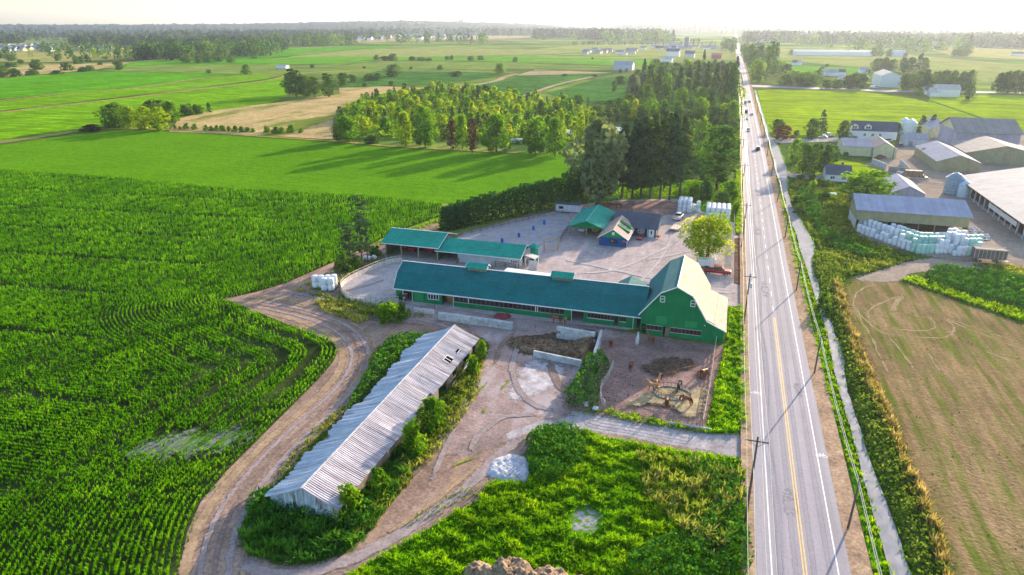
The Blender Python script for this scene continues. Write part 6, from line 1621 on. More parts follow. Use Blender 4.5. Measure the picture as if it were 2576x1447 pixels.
# ditch banks and eastern rough
sb = V((1955,470),(1972,560),(2014,740),(2070,960),(2142,1200),(2193,1447),(2240,1640),(2300,1640),(2236,1450),(2186,1282),(2136,1084),(2103,966),(2076,832),(2050,765),(2030,690),(2010,637),(1988,566),(1962,480))
growth('grass', sb, 9, .55, .16, 4, l_grass, 'green grass on the bank between the road and the ditch', rg, (), .8, 4, .3, .6, 14, .15)
growth('grass', [tuple(p) for p in resample(LB, 90, 1) - np.array([.5, 0])] + [tuple(p) for p in (resample(LB, 90, 1) + np.array([.3, 0]))[::-1]], 7, .5, .16, 3, l_grass, 'grass tufts hanging over the near edge of the ditch water', rg, (), .9, 1.6, .9, .5, 44, .05)
growth('grass', [tuple(p) for p in resample(RB, 90, 2) - np.array([.4, 0])] + [tuple(p) for p in (resample(RB, 90, 2) + np.array([.4, 0]))[::-1]], 6, .6, .16, 3, l_grass, 'grass tufts along the far edge of the ditch water', rg, (), .9, 1.6, .9, .5, 45, -.1)
growth('dry_grass', V((1958,560),(1972,600),(2012,740),(2040,838),(2075,960),(2110,1080),(2150,1260),(2190,1447),(2160,1447),(2120,1260),(2085,1080),(2052,960),(2022,838),(1995,740),(1965,640)), 3.0, .3, .14, 3, l_dry, 'straw-coloured dry grass on the road shoulder', rg, (), .9, 3, .45, .5, 15)
rb_ = V((2048,640),(2043,690),(2058,716),(2066,763),(2078,790),(2095,820),(2109,872),(2132,964),(2166,1090),(2208,1204),(2241,1301),(2271,1372),(2290,1447),(2350,1640),(2470,1640),(2388,1447),(2363,1343),(2321,1259),(2288,1175),(2246,1069),(2178,922),(2153,851),(2142,838),(2128,780),(2119,737),(2120,700),(2100,650))
l_brush = leafy('l_brush', (.06,.12,.02), (.14,.23,.03), (.34,.38,.07), .42, .3, hue=False)
thicket('undergrowth', rb_, 1.6, 17, .42, l_brush, 'dark brushy undergrowth along the field side of the ditch', rg, 2.6, 2)
growth('dry_grass', V((2119,737),(2128,780),(2142,838),(2153,851),(2178,922),(2246,1069),(2288,1175),(2321,1259),(2363,1343),(2388,1447),(2450,1640),(2410,1640),(2358,1447),(2330,1343),(2290,1259),(2258,1175),(2216,1069),(2150,922),(2125,838),(2100,760),(2095,710)), 14, 1.45, .15, 4, l_dry, 'tall golden dry grass along the edge of the mown field', rg, (), .5, 3, .2, .5, 16)
er = V((1990,455),(2090,462),(2150,480),(2145,560),(2160,600),(2300,655),(2200,684),(2125,700),(2115,735),(2095,705),(2060,700),(2048,650),(2062,629),(2030,575),(2004,543),(1996,518),(1982,478))
growth('weeds', er, 3.4, .9, .26, 4, l_weed, 'rough green and tawny weeds between the ditch and the long shed', rg, (), .7, 9, .15, .6, 17, -.05)
thicket('undergrowth', V((2010,480),(2060,490),(2070,560),(2110,600),(2200,640),(2180,655),(2080,620),(2040,570),(2012,530)), 1.8, 7, .6, l_bramble, 'dark bushes in the rough ground by the ditch', rg, 6, 5)
thicket('undergrowth', V((2345,675),(2420,680),(2500,690),(2620,720),(2620,790),(2500,765),(2430,745),(2330,712)), 1.7, 9, .55, l_bramble, 'dark blackberry band right of the farm track', rg, 4, 6)
growth('dry_grass', V((2262,706),(2300,700),(2350,712),(2430,748),(2500,768),(2640,800),(2640,835),(2575,812),(2420,760),(2340,732)), 9, .8, .2, 4, l_grass, 'sunlit yellow-green grass strip edging the mown field', rg, (), .6, 3, .1, .4, 18, .4)
growth('weeds', V((2440,668),(2520,668),(2640,690),(2640,720),(2520,692)), 6, .8, .25, 4, l_weed, 'tawny weeds below the brown hay cart', rg, (), .7, 3, .1, .4, 19, .2)
growth('weeds', BF, .8, .16, .3, 3, l_weed, 'short regrowth in the mown field', rg, (), 1.4, 10, .6, .5, 20, -.15)
# left roadside
growth('grass', V((1852,430),(1866,430),(1869,590),(1850,590),(1845,500)), 5, .7, .3, 4, l_grass, 'sunlit yellow-green roadside grass above the bale stack', rg, (), .8, 4, .1, .5, 21, .35)
growth('grass', V((1500,500),(1560,462),(1740,455),(1840,460),(1850,545),(1790,535),(1745,512),(1700,496)), 2.2, .5, .3, 4, l_grass, 'green grass in the fir grove', rg, (), .8, 4, .1, .5, 22, .1)
# crossings between soil sheets: bramble masses by the old shed and the yard
thicket('bramble', V((955,880),(985,855),(1055,848),(1082,850),(1010,925),(960,965),(900,1020),(875,1042),(880,1010),(925,935)), 1.9, 26, .4, l_bramble, 'big bramble thicket left of the far half of the old shed', rg, 2.2, 8, 'thing', 'bramble', tshift=.18)
thicket('bramble', V((760,1160),(860,1060),(880,1045),(900,1035),(840,1110),(760,1190),(700,1240),(690,1232)), .9, 14, .32, l_bramble, 'low weeds creeping along the left wall of the old shed', rg, 2.2, 9, 'thing', 'bramble', tshift=.3)
thicket('bramble', V((620,1262),(660,1240),(740,1245),(830,1290),(850,1262),(920,1240),(945,1290),(900,1345),(800,1330),(700,1320),(630,1310)), 1.9, 24, .4, l_bramble, 'dark bramble thicket swallowing the front wall of the old shed', rg, 2.2, 10, 'thing', 'bramble')
thicket('bramble', V(D(290,590),D(400,600),D(440,700),D(370,850),D(330,980),D(320,1100),D(250,1150),D(80,1140),D(0,1080),D(-10,960),D(60,880),D(120,760),D(180,640)), 2.3, 26, .4, l_bramble, 'tall green bramble hedge between the driveway and the horse yard', rg, 2.4, 11, 'thing', 'bramble')
thicket('bramble', V((1322,1110),(1345,1088),(1400,1075),(1455,1085),(1475,1120),(1470,1160),(1430,1200),(1380,1220),(1335,1200),(1330,1150)), 2.0, 24, .4, l_bramble, 'rounded dark shrub mound at the corner of the meadow', rg, 2.4, 12, 'thing', 'bramble', tshift=.08)
thicket('bramble', V((1720,1160),(1800,1165),(1870,1195),(1880,1300),(1885,1447),(1700,1480),(1560,1447),(1600,1380),(1720,1330),(1780,1260)), 1.6, 15, .42, l_bramble, 'dark bramble and vetch tangle beside the road', rg, 3.5, 13, 'thing', 'bramble', tshift=.05)
thicket('bramble', V(D(0,1190),D(300,1150),D(420,1165),D(350,1190),D(100,1200)), .8, 14, .35, l_grass, 'low green weeds at the foot of the bramble hedge', rg, 2, 14, 'thing', 'weeds')
T_('greenbush', (980,812), 758, 62, 'green bush left of the barn before the round pen'); T_('greenbush', (1010,800), 762, 40, 'darker bush right by the red tub'); T_('greenbush', (960,795), 762, 34, 'small bush below the round pen')
growth('dry_grass', V((790,760),(870,755),(950,775),(960,800),(900,815),(820,790)), 7, .8, .16, 4, l_weed, 'yellow-brown weeds below the round pen', rg, (), .7, 3, .2, .5, 23, .25)
T_('greenbush', (1085,1075), 995, 74, 'sprawling green shrub leaning on the middle of the old shed roof'); T_('greenbush', (1040,1140), 1058, 66, 'dense green shrub against the old shed wall');
T_('greenbush', (955,1240), 1175, 60, 'green shrub by the front corner of the old shed'); T_('greenbush', (880,1300), 1222, 84, 'green shrub over the front right corner of the old shed'); T_('greenbush', (1212,905), 855, 30, 'tall weeds at the far corner of the old shed'); T_('greenbush', (1190,940), 890, 34, 'weedy shrub beside the white frame')
# ------------------------------------------------------------------ trees one can tell apart, west of the road
m_ = 'conifer hedge'
hp_ = smooth_poly(V((1122,578),(1180,566),(1290,543),(1380,525),(1470,508)), 6, 0, False)
hpts = []; rgh = np.random.default_rng(31)
tops = np.linspace(6.2, 10.5, 41)
HC2 = []
for i in range(40):
    t = i/39; p = np.array([np.interp(t, np.linspace(0,1,len(hp_)), hp_[:,0]), np.interp(t, np.linspace(0,1,len(hp_)), hp_[:,1])])
    h_ = 6.0 + 4.5*t**.8 + rgh.uniform(-1.0, .9); n_ = 560
    z = rgh.uniform(0, 1, n_)**.8; r_ = 2.5*np.clip(1.1-z, .15, 1)**.45*rgh.uniform(.55, 1.08, n_); a = rgh.uniform(0, 6.283, n_)
    HC2.append(np.column_stack([p[0]+r_*np.cos(a), p[1]+r_*np.sin(a), .2+z*h_]))
C = np.concatenate(HC2); Vv, q = cardset(C, .6, rgh, 0)
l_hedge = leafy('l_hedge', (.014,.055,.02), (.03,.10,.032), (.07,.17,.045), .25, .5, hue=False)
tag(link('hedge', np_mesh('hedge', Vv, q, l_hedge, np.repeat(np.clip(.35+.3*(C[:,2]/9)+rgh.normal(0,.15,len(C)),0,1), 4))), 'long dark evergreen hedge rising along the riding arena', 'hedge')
for X, Y, i in ((790,1250,0),(920,1265,1),(1030,1260,2),(1150,1260,3),(1275,1270,4),(1395,1275,5),(1525,1240,6)):
    b = (.8382*(1680+.235*X), .8382*(300+.235*Y))
    T_('tallfir', b, (352,338,330,322,318,322,330)[i] - 38, 78, ('leftmost of the seven tall firs in the grove', 'second tall fir from the left in the grove', 'third tall fir from the left, thin trunk', 'middle tall fir of the grove', 'third tall fir from the right in the grove', 'second tall fir from the right in the grove', 'rightmost tall fir, next to the three-wide bale stack')[i], 'tall firs behind the farmhouse')
T_('tallfir', (1600,478), 300, 74, 'tall fir standing behind the left trunks of the grove'); T_('tallfir', (1670,475), 285, 74, 'tall fir standing behind the right trunks of the grove'); T_('tallfir', (1560,470), 312, 70, 'dark fir between the silver willow and the grove')
T_('silver', (1503,515), 298, 112, 'tall silvery willow at the end of the conifer hedge')
T_('poplar', (1802,480), 300, 88, 'dark ivy-clad tree beside the road below the grove'); T_('poplar', (1835,440), 330, 44, 'narrow dark tree closest to the road beside the grove')
T_('maple', L(2035,905), L(0,322)[1], 122, 'bright yellow-green chestnut tree by the roadside compound')
for X0, Y0, X1, Y1, w_, lb in ((800,1040,745,90,40,'taller bare spruce in the thinning pair beside the round pen'),(870,1010,800,150,36,'right-hand spruce of the thinning pair by the pen'),(655,1020,600,470,58,'shorter ragged spruce left of the thinning pair')):
    T_('bare', P9(X0, Y0), P9(X1, Y1)[1], w_*1.3, lb)
T_('bush', P9(560,1080), P9(560,880)[1], 56, 'dark bush under the ragged spruce'); T_('bush', P9(720,1050), P9(720,900)[1], 42, 'dark bush under the thinning spruces'); T_('bush', P9(960,880), P9(960,760)[1], 36, 'dark bush at the corner of the open shed')
T_('greenbush', L(1960,890), L(1960,740)[1], 20, 'yellow-green sapling at the foot of the chestnut tree')
T_('bush', L(480,60), L(480,-80)[1], 60, 'dark shrub where the hedge meets the willow')
# shrubs along the road right of the grove
for b, tp, w_, k, lb in (((1745,498),462,40,'greenbush','yellowish shrub right of the fir trunks'),((1775,505),458,38,'bush','grey-green shrub right of the fir trunks'),((1815,520),480,44,'bush','dark low shrub above the bale stack'),((1838,500),452,40,'greenbush','sunlit shrub on the roadside bank'),((1848,545),505,24,'greenbush','small sunlit bush behind the bale stack')):
    T_(k, b, tp, w_, lb)
# wooded belt behind the grove (measured one by one)
BELT = [(1100,1090,810,120,'silver'),(1290,1040,680,190,'dark'),(1210,1010,650,110,'tallfir'),(1380,1050,700,120,'dark'),(1460,1090,795,110,'broad'),(1600,1100,740,150,'tallfir'),(1700,1110,720,130,'tallfir'),(1790,1130,700,140,'tallfir'),
        (1890,1150,690,140,'tallfir'),(1990,1170,690,150,'tallfir'),(2090,1200,700,150,'tallfir'),(2170,1210,650,150,'dark'),(2215,1000,620,110,'tallfir'),(1860,900,550,70,'spruce'),(1340,830,640,120,'dark'),(1440,860,670,130,'dark'),(1560,880,680,140,'dark'),(1690,880,640,150,'broad'),(1800,880,650,120,'dark'),(1960,900,680,140,'dark'),(2080,930,690,130,'tallfir'),
        (960,930,830,130,'dark'),(890,1010,880,60,'dark'),(700,1310,1160,200,'dark'),(840,1320,1080,140,'poplar'),(930,1350,1050,120,'poplar'),(1010,1340,1090,110,'broad'),(1120,1330,1080,130,'yellow'),(1290,1340,1090,180,'broad'),(1200,1400,1180,140,'dark'),(1450,1330,1130,170,'dark'),(1600,1340,1170,150,'silver'),(1840,1330,1060,170,'broad'),(1780,1330,1180,60,'yellow'),(1860,1330,1175,46,'goldpoplar'),(1950,1180,960,120,'dark'),(2090,1390,1120,160,'yellow'),(2215,1300,1150,70,'broad'),(1130,1500,1290,130,'broad'),(1960,1420,1310,90,'yellow'),
        (160,1570,1250,230,'broad'),(300,1590,1180,110,'yellow'),(520,1590,1210,150,'yellow'),(330,1400,1180,100,'broad'),(240,1330,1090,100,'poplar'),(410,1300,1130,90,'broad'),(80,1350,1080,100,'dark'),(600,1240,1050,40,'poplar')]
KW = {'fir': 'dark pointed fir', 'silver': 'pale silvery tree', 'dark': 'dark leafy tree', 'tallfir': 'tall dark fir', 'broad': 'green broadleaf tree', 'spruce': 'lone pointed spruce', 'poplar': 'narrow upright dark tree', 'yellow': 'yellow-green tree', 'goldpoplar': 'bright yellow columnar tree'}
for X, Y, t, w_, k in BELT:
    b = A3(X, Y); T_(k, b, A3(X, t)[1], w_*.2282, KW[k] + (' in the wooded belt behind the fir grove' if X > 1000 else ' left of the fir grove behind the field'), 'trees of the wooded belt left of the road, ' + KW[k])
# front row of the young wood
for X, Y, t, w_, k, lb in ((770,1375,1110,250,'broad','large round green tree at the left end of the wood'),(690,1370,1180,100,'purple','purple-leaved tree at the left end of the wood'),(1340,1410,1060,200,'yellow','sunlit green tree third along the front of the wood'),(1530,1425,1000,240,'broad','tall broad green tree at the middle of the wood front'),
        (1790,1435,1140,140,'purple','purple tree behind the narrow green one at the wood front'),(1890,1440,1090,150,'broad','narrow green tree between two purple ones'),(1985,1480,1120,110,'purple','tall purple tree left of the big round green one'),(2215,1470,1080,300,'broad','biggest round green tree at the wood front, by the pale trailer'),
        (2590,1490,1110,270,'broad','green tree right of the pale trailer in the wood front'),(2780,1510,1120,200,'broad','green tree at the right end of the wood front'),(1040,1385,1290,120,'bush','low bush in the gap of the wood front'),(990,1390,1320,140,'bush','low dark bush at the left of the gap')):
    T_(k, A2(X, Y), A2(X, t)[1], w_*.2607*.95, lb)
# left-hand groups, measured
LG = [((290,320),256,62,'dark','dark round tree at the left of the hedgerow clump'),((330,323),262,46,'yellow','yellow-green tree beside the dark round one in the clump'),((365,326),264,46,'yellow','middle yellow-green tree of the hedgerow clump'),((402,329),266,52,'yellow','right-hand sunlit tree of the hedgerow clump'),((395,302),248,58,'dark','dark tree rising behind the hedgerow clump'),((432,306),250,50,'broad','green tree behind the right of the hedgerow clump'),
      ((470,291),262,36,'bush','dark bush right of the hedgerow clump'),((497,288),262,32,'bush','second dark bush right of the hedgerow clump'),((526,283),258,18,'fir','small fir by the dry meadow'),((232,331),311,62,'purple','low grey-brown bush left of the hedgerow clump'),
      ((745,243),168,52,'poplar','tallest tree of the clump in the dry meadow'),((728,240),180,34,'poplar','left-hand tree of the clump in the dry meadow'),((768,243),186,34,'dark','tree behind the tallest in the meadow clump'),((792,244),188,34,'poplar','slim tree between the two big ones of the meadow clump'),((828,245),180,40,'poplar','right-hand big tree of the meadow clump'),
      ((863,217),181,34,'dark','yellowish tree right of the meadow clump'),((887,208),187,22,'bush','dark bush right of the yellowish tree'),((927,204),185,28,'bush','round bush at the edge of the berry field'),((950,203),183,24,'bush','second round bush at the edge of the berry field'),((990,193),160,40,'dark','big ragged tree in the berry field'),((985,215),203,15,'bush','small bush below the ragged tree'),((917,217),208,14,'bush','small bush by the dry meadow corner'),
      ((1257,187),158,30,'broad','round pale green tree where the field track starts'),((1107,176),164,17,'bush','small round bush on the field boundary'),((1148,193),179,38,'bush','low dark bush in the berry field'),((620,188),160,27,'broad','lone round tree on the strip boundary'),((525,185),175,13,'bush','tiny round bush in the pale field'),((300,176),152,28,'dark','lone dark tree by the far green field'),((1221,243),212,26,'dark','lone dark tree rising above the young wood'),((1232,243),228,24,'purple','purple tree under the lone dark one')]
for b, t, w_, k, lb in LG: T_(k, b, t, w_, lb)
# clipped shrubs in a row
for i, (X, Y, w_) in enumerate(((441,325,12),(453,326,10),(469,326,19),(490,327,18),(519,329,17),(532,330,15),(545,330,17),(560,331,19),(576,331,16),(592,332,18),(607,333,18),(623,333,16),(636,334,14),(672,334,20),(694,337,22),(708,334,18),(732,334,23),(757,335,15))):
    T_('greenbush', (X, Y), Y-w_*.88, w_, 'round clipped shrub in the row along the dry meadow', 'clipped shrubs along the dry meadow')
# bushes scattered along far field edges
FB = [(947,151,138,16),(968,153,140,24),(988,153,135,26),(1036,153,141,24),(1060,153,143,20),(1078,153,145,20),(1124,151,142,12),(1136,151,139,12),(1183,153,140,20),(1209,152,140,18),(1295,156,143,14),(1033,175,168,9),(916,173,167,9),(785,171,162,13),(208,181,169,28),(227,178,165,22),(170,178,158,30),(143,187,176,36),(82,189,176,34),(38,193,172,34),(6,195,163,34),(94,176,149,34),(28,170,156,30),(52,160,149,18),(193,162,143,17),(205,160,142,18),(222,157,137,15),(146,154,137,15),(252,164,155,14),(28,154,136,22),(0,150,127,22),(-20,160,140,30),
      (500,160,138,26),(520,158,132,28),(548,156,130,30),(580,158,140,20),(470,158,140,26),(640,148,141,18),(1560,183,174,10),(1490,150,145,8),(1420,192,186,16),(1496,193,187,22),(1575,183,172,9)]
for X, Y, t, w_ in FB: T_(('bush', 'dark', 'dark')[rt.randrange(3)] if w_ > 18 else 'bush', (X, Y), t, w_, 'dark bush or small tree on a far field boundary west of the road', 'bushes on the far field boundaries')
# the young wood, tree by tree
WOOD = V((848,298),(900,258),(985,240),(1100,228),(1180,236),(1290,250),(1360,256),(1440,262),(1500,285),(1500,330),(1430,372),(1340,368),(1180,358),(1020,352),(900,352),(858,335))
rw = np.random.default_rng(9)
cand = scatter(WOOD, .02, rw); cand = cand[rw.permutation(len(cand))]
sel = []
for p in cand:
    if all((p[0]-q[0])**2+(p[1]-q[1])**2 > 6.2**2 for q in sel): sel.append(p)
    if len(sel) >= 225: break
thicket('undergrowth', WOOD, 3.4, 2.2, 1.0, l_dec, 'leafy understorey of the mixed wood', rgh, 9, 41, edge=4)
for p in sel:
    u = rw.uniform(); f = vnoise(np.array([p]), 60, 2)[0]
    k = 'youngyellow' if u < .30+.3*f else 'young' if u < .72 else 'youngfir' if u < .86 else 'youngdark' if u < .97 else 'youngpurple'
    kd = {'youngyellow': 'sunlit yellow-green young tree', 'young': 'mid-green young tree', 'youngfir': 'dark young fir', 'youngdark': 'slender dark tree', 'youngpurple': 'purple-leaved young tree'}[k]
    tree(k, p, rw.uniform(6.5, 11), None, kd+' inside the dense mixed wood beyond the green field', 'trees of the mixed wood, '+kd, parts=True)
BP = V((1570,260),(1600,205),(1700,180),(1850,175),(1866,250),(1860,330),(1850,420),(1740,440),(1620,440),(1585,340))
rq = np.random.default_rng(15); c_ = scatter(BP, .02, rq); c_ = c_[rq.permutation(len(c_))]; s2 = []
for p in c_:
    if all((p[0]-q[0])**2+(p[1]-q[1])**2 > 10.5**2 for q in s2): s2.append(p)
for p in s2[:95]:
    k = ('fir', 'broad', 'dark', 'yellow', 'broad', 'dark')[rq.integers(6)]; h_ = rq.uniform(9, 16)
    tree(k, p, h_, h_*rq.uniform(.5, .75), KW[k]+' filling the wooded belt behind the fir grove', 'trees filling the wooded belt, '+KW[k])
thicket('undergrowth', BP, 3.0, .9, 1.6, l_decd, 'leafy understorey of the wooded belt', rq, 14, 43, edge=5)
trailer('stock_trailer', at(1300,362)[0], at(1300,362)[1], 0, 6, 2.4, .5, 2.6, m_tarp, 'pale trailer half hidden behind the wood front'); 
for (b, tp, w_, lb) in (((1420,352),318,26,'white roofed shed among the trees left of the willow'), ((1545,345),312,20,'white roofed shed behind the willow')):
    g = at(*b); o = empty('small_shed', g, lb, 'shed'); W = MB(); W.box(g[0]-4, g[0]+4, g[1], g[1]+6, 0, 3); part(W, 'wall', m_dirtywhite, o); R = MB(); R.slab([(g[0]-4.3,g[1]-.3,3.0),(g[0]+4.3,g[1]-.3,3.0),(g[0]+4.3,g[1]+6.3,4.4),(g[0]-4.3,g[1]+6.3,4.4)], .15); part(R, 'roof', m_tarp, o)
# ------------------------------------------------------------------ the farm east of the road
m_roofgrey = metalroof('m_roofgrey', (.3,.32,.38), .1, 1.6); m_roofblue = metalroof('m_roofblue', (.2,.24,.34), .12, 1.6); m_rooftan = metalroof('m_rooftan', (.27,.25,.245), .12, 1.6)
m_roofwhite = metalroof('m_roofwhite', (.46,.44,.43), .1, .8, axis=1, rough=.45)
m_olive = boards('m_olive', (.30,.28,.17), .08); m_yellow = boards('m_yellow', (.55,.54,.33), .06); m_lilac = metalroof('m_lilac', (.38,.37,.46), .1, 2.5)
def gbuild(name, label, cat, x0, x1, y0, y1, eave, ridge, axis, wm_, rm_, gm_=None, over=.4, windows=(), doors=(), open_front=None, group=None):
    """gabled building; axis is the direction of its ridge"""
    o = empty(name, ((x0+x1)/2, (y0+y1)/2, 0), label, cat, group)
    W = MB()
    holes = [(a, b, c, d_) for a, b, c, d_ in windows]
    if open_front: holes += open_front
    wallp(W, (x0, y0), (x1, y0), 0, eave, holes); wallp(W, (x1, y0+.18), (x1, y1-.18), 0, eave); wallp(W, (x1, y1), (x0, y1), 0, eave); wallp(W, (x0, y1-.18), (x0, y0+.18), 0, eave)
    xm, ym = (x0+x1)/2, (y0+y1)/2
    G_ = MB()
    if axis == 'x':
        for a, b in ((x0, x0+.15), (x1-.15, x1)): extrude_x(G_, [(y0, eave), (ym, ridge-.12), (y1, eave)], a, b)
        R = MB(); k = (ridge-eave)/(ym-y0)
        extrude_x(R, shell([(y0-over, eave-over*k+.05), (ym, ridge+.05), (y1+over, eave-over*k+.05)], .12), x0-over, x1+over)
    else:
        for a, b in ((y0, y0+.15), (y1-.15, y1)): extrude_y(G_, [(x0, eave), (xm, ridge-.12), (x1, eave)], a, b)
        R = MB(); k = (ridge-eave)/(xm-x0)
        extrude_y(R, shell([(x0-over, eave-over*k+.05), (xm, ridge+.05), (x1+over, eave-over*k+.05)], .12), y0-over, y1+over)
    part(W, 'wall', wm_, o); part(G_, 'gable_wall', gm_ or wm_, o); part(R, 'roof', rm_, o)
    for a, b, c, d_ in windows: window(o, (x0, y0), (x1, y0), a, b, c, d_, m_white, 2, bars=.12)
    for a, b, h_ in doors: m = MB(); m.box(x0+a, x0+b, y0-.06, y0-.02, 0, h_); part(m, 'door', m_roofgrey, o)
    return o
# long shed with the bales before it: back roof short, front wall open at the bottom
B1 = empty('hay_shed', (52.5, 217, 0), 'long open hay shed with blue-grey roof and tan wall above wrapped bales', 'shed')
W = MB(); xa, xb, ya, yb_ = 38.4, 66.8, 211.6, 224.3
W.box(xa, xb, ya, ya+.15, 3.3, 6.4); W.box(xa, xb, yb_-.15, yb_, 0, 6.9); W.box(xb-.15, xb, ya+.2, yb_-.2, 2.0, 6.4)
extrude_x(W, [(ya, 6.4), (220.8, 8.7), (yb_, 6.9)], xa, xa+.15); extrude_x(W, [(ya, 6.4), (220.8, 8.7), (yb_, 6.9)], xb-.15, xb)
W.box(xa, xa+.15, ya+.18, yb_-.18, 3.2, 6.4)
part(W, 'wall', m_olive, B1)
W = MB(); W.box(xa-.02, xa+.12, ya+.18, yb_-.18, 0, 3.2); part(W, 'side_cladding', m_dirtywhite, B1)
for x in np.linspace(xa+.1, xb-.1, 8): m = MB(); m.box(x-.12, x+.12, ya, ya+.2, 0, 3.3); part(m, 'post', m_post, B1)
R = MB(); extrude_x(R, shell([(210.9, 6.35), (220.8, 9.0), (224.9, 6.9)], .14), xa-.5, xb+.5); part(R, 'roof', metalroof('m_roofhay', (.33,.36,.47), .08, 1.2), B1)
# bales in a long bank below it
rb = random.Random(12)
cols = 0
for i, X in enumerate(np.linspace(1110, 2150, 27)):
    nrow = 2 + (i > 6) 
    for j in range(nrow):
        Yb = 1120 + max(0, min(185, (X-1110)*.36)) - j*34
        g = at(*Q(X + rb.uniform(-6, 6) + j*9, Yb + (0 if X < 1950 else 20)))
        if g[1] > 211.0 and g[0] < 66: pass
        green = (1450 < X < 1850 and (rb.random() < .62)) or X > 2040
        nz = 3 if j else 2 + (rb.random() < .5)
        if 1850 < X < 2030 and j: nz = 4
        for k in range(nz):
            if k == nz-1 and j == 0 and rb.random() < .4: continue
            bale(g[0]+rb.uniform(-.12,.12), g[1]+rb.uniform(-.12,.12), .12+k*1.17, ('mint-green' if green else 'white')+' wrapped bale in the long bank below the open hay shed', ('green' if green else 'white')+' bales in the bank below the hay shed', green, 1.12)
for (X, Y), lb in zip(((1455,605),(1500,612)), ('white bale left of the brown cart box by the bunker', 'white bale nearest the brown cart box by the bunker')):
    g = at(*Q(X, Y)); bale(g[0], g[1], .1, lb, 'bales by the bunker', s=1.1, tilt=True)
# pale dump of plastic and tyres at the shed's right corner
rgp = np.random.default_rng(5)
pp = scatter(V(Q(2060,1075),Q(2130,1080),Q(2210,1120),Q(2280,1160),Q(2270,1200),Q(2200,1190),Q(2120,1150)), 3, rgp)
v, q, t = blades(pp, .5, .7, 3, rgp, 1.3)
tag(link('plastic_sheet', np_mesh('plastic_sheet', v, q, m_wrap, t)), 'crumpled white silage plastic lying right of the hay shed', 'plastic sheet')
# big white-roofed barn at the frame's edge
B2 = empty('cattle_barn', (96, 245, 0), 'huge low cattle barn with ribbed white roof at the right edge', 'barn')
R = MB(); extrude_y(R, shell([(80.2, 4.9), (108, 11.0), (136, 4.9)], .2), 214, 279.5); part(R, 'roof', m_roofwhite, B2)
W = MB(); extrude_y(W, [(81.6, 0), (81.6, 5.0), (108, 10.6), (134.5, 5.0), (134.5, 0)], 279.0, 279.2); extrude_y(W, [(81.6, 0), (81.6, 5.0), (108, 10.6), (134.5, 5.0), (134.5, 0)], 215, 215.2)
W.box(81.5, 81.7, 215.2, 279, 0, 1.1)
part(W, 'wall', m_rooftan, B2)
for y in np.linspace(215.4, 278.8, 14): m = MB(); m.box(81.4, 81.75, y-.2, y+.2, 0, 5.0); part(m, 'post', m_dirtywhite, B2)
m = MB(); m.box(81.3, 81.38, 221, 245, 2.2, 3.6); part(m, 'curtain', m_white, B2, label='rolled white side curtain')
m = MB(); m.box(81.78, 81.95, 215.4, 278.8, 1.3, 4.6); part(m, 'inner_wall', m_dark, B2)
m = MB(); m.box(80.0, 80.25, 213.9, 279.6, 4.66, 4.9); part(m, 'gutter', m_dark, B2)
# the others, placed by their measured corners
def qx(X, Y, z=0): return at(*Q(X, Y), z)
gbuild('farm_shed', 'cream shed with blue-grey roof behind the three dark trees', 'shed', 51.5, 63.2, 342, 362, 4.4, 6.6, 'x', m_yellow, m_roofblue)
gbuild('farm_shed', 'cream gabled shed joined to the right of the blue-grey roofed one', 'shed', 63.4, 73, 340.5, 364, 4.2, 6.9, 'y', m_yellow, m_rooftan)
a = qx(1520, 350); b = qx(1740, 375)
gbuild('garage', 'small white garage with pale roof and dark doorway near the silo tops', 'garage', a[0], b[0], a[1], a[1]+13, 3.8, 5.6, 'x', m_dirtywhite, m_roofgrey, doors=((1.5, 3.2, 2.4),))
a = qx(1045, 285); b = qx(1250, 290); c = qx(1365, 245)
fh = gbuild('white_farmhouse', 'white two-storey farmhouse with dark roof and two dormers', 'house', a[0], c[0], a[1], a[1]+11, 4.6, 8.6, 'x', m_white, m_slate, windows=((5.5,6.6,1.6,3.0),(9.2,10.4,1.6,3.0),(12.6,13.9,1.6,3.0)))
for X in (1097, 1212):
    p_ = at(*Q(X, 185), 6.6); d = MB(); extrude_y(d, [(p_[0]-1.7, 4.9), (p_[0]-1.7, 6.6), (p_[0], 7.6), (p_[0]+1.7, 6.6), (p_[0]+1.7, 4.9)], a[1]+.6, a[1]+3.2); dm = part(d, 'dormer', m_white, fh)
    d = MB(); extrude_y(d, shell([(p_[0]-2.1, 6.45), (p_[0], 7.85), (p_[0]+2.1, 6.45)], .12), a[1]+.3, a[1]+4.6); part(d, 'dormer_roof', m_slate, dm)
    d = MB(); d.box(p_[0]-1.0, p_[0]-.1, a[1]+.5, a[1]+.58, 5.3, 6.5); d.box(p_[0]+.1, p_[0]+1.0, a[1]+.5, a[1]+.58, 5.3, 6.5); part(d, 'window', m_glass, dm)
# big grey barn
a = qx(1950, 385); b = qx(2490, 400)
gbuild('grey_barn', 'big barn with pale lilac front wall and wide low tan roof', 'barn', a[0], b[0], a[1], a[1]+30, 8.6, 13.5, 'x', m_lilac, m_rooftan, m_yellow, 1.0)
a = qx(1905, 300)
gbuild('lean_to_barn', 'cream gabled wing on the left of the big lilac-walled barn', 'barn', a[0]-7, a[0]+4.5, a[1]+6, a[1]+34, 4.5, 8.2, 'y', m_yellow, m_roofgrey)
a = qx(1675, 490); b = qx(2180, 600)
gbuild('calf_barn', 'low open barn with blue-grey roof and tan gable in the middle of the yard', 'barn', qx(1820,600)[0], b[0], a[1]-22, a[1]+16, 4.2, 7.0, 'y', m_olive, m_roofblue)
gbuild('calf_barn', 'wide brown-grey roofed barn behind the low open barn', 'barn', b[0]+1, b[0]+30, a[1]+2, a[1]+30, 4.5, 8.0, 'y', m_olive, m_rooftan)
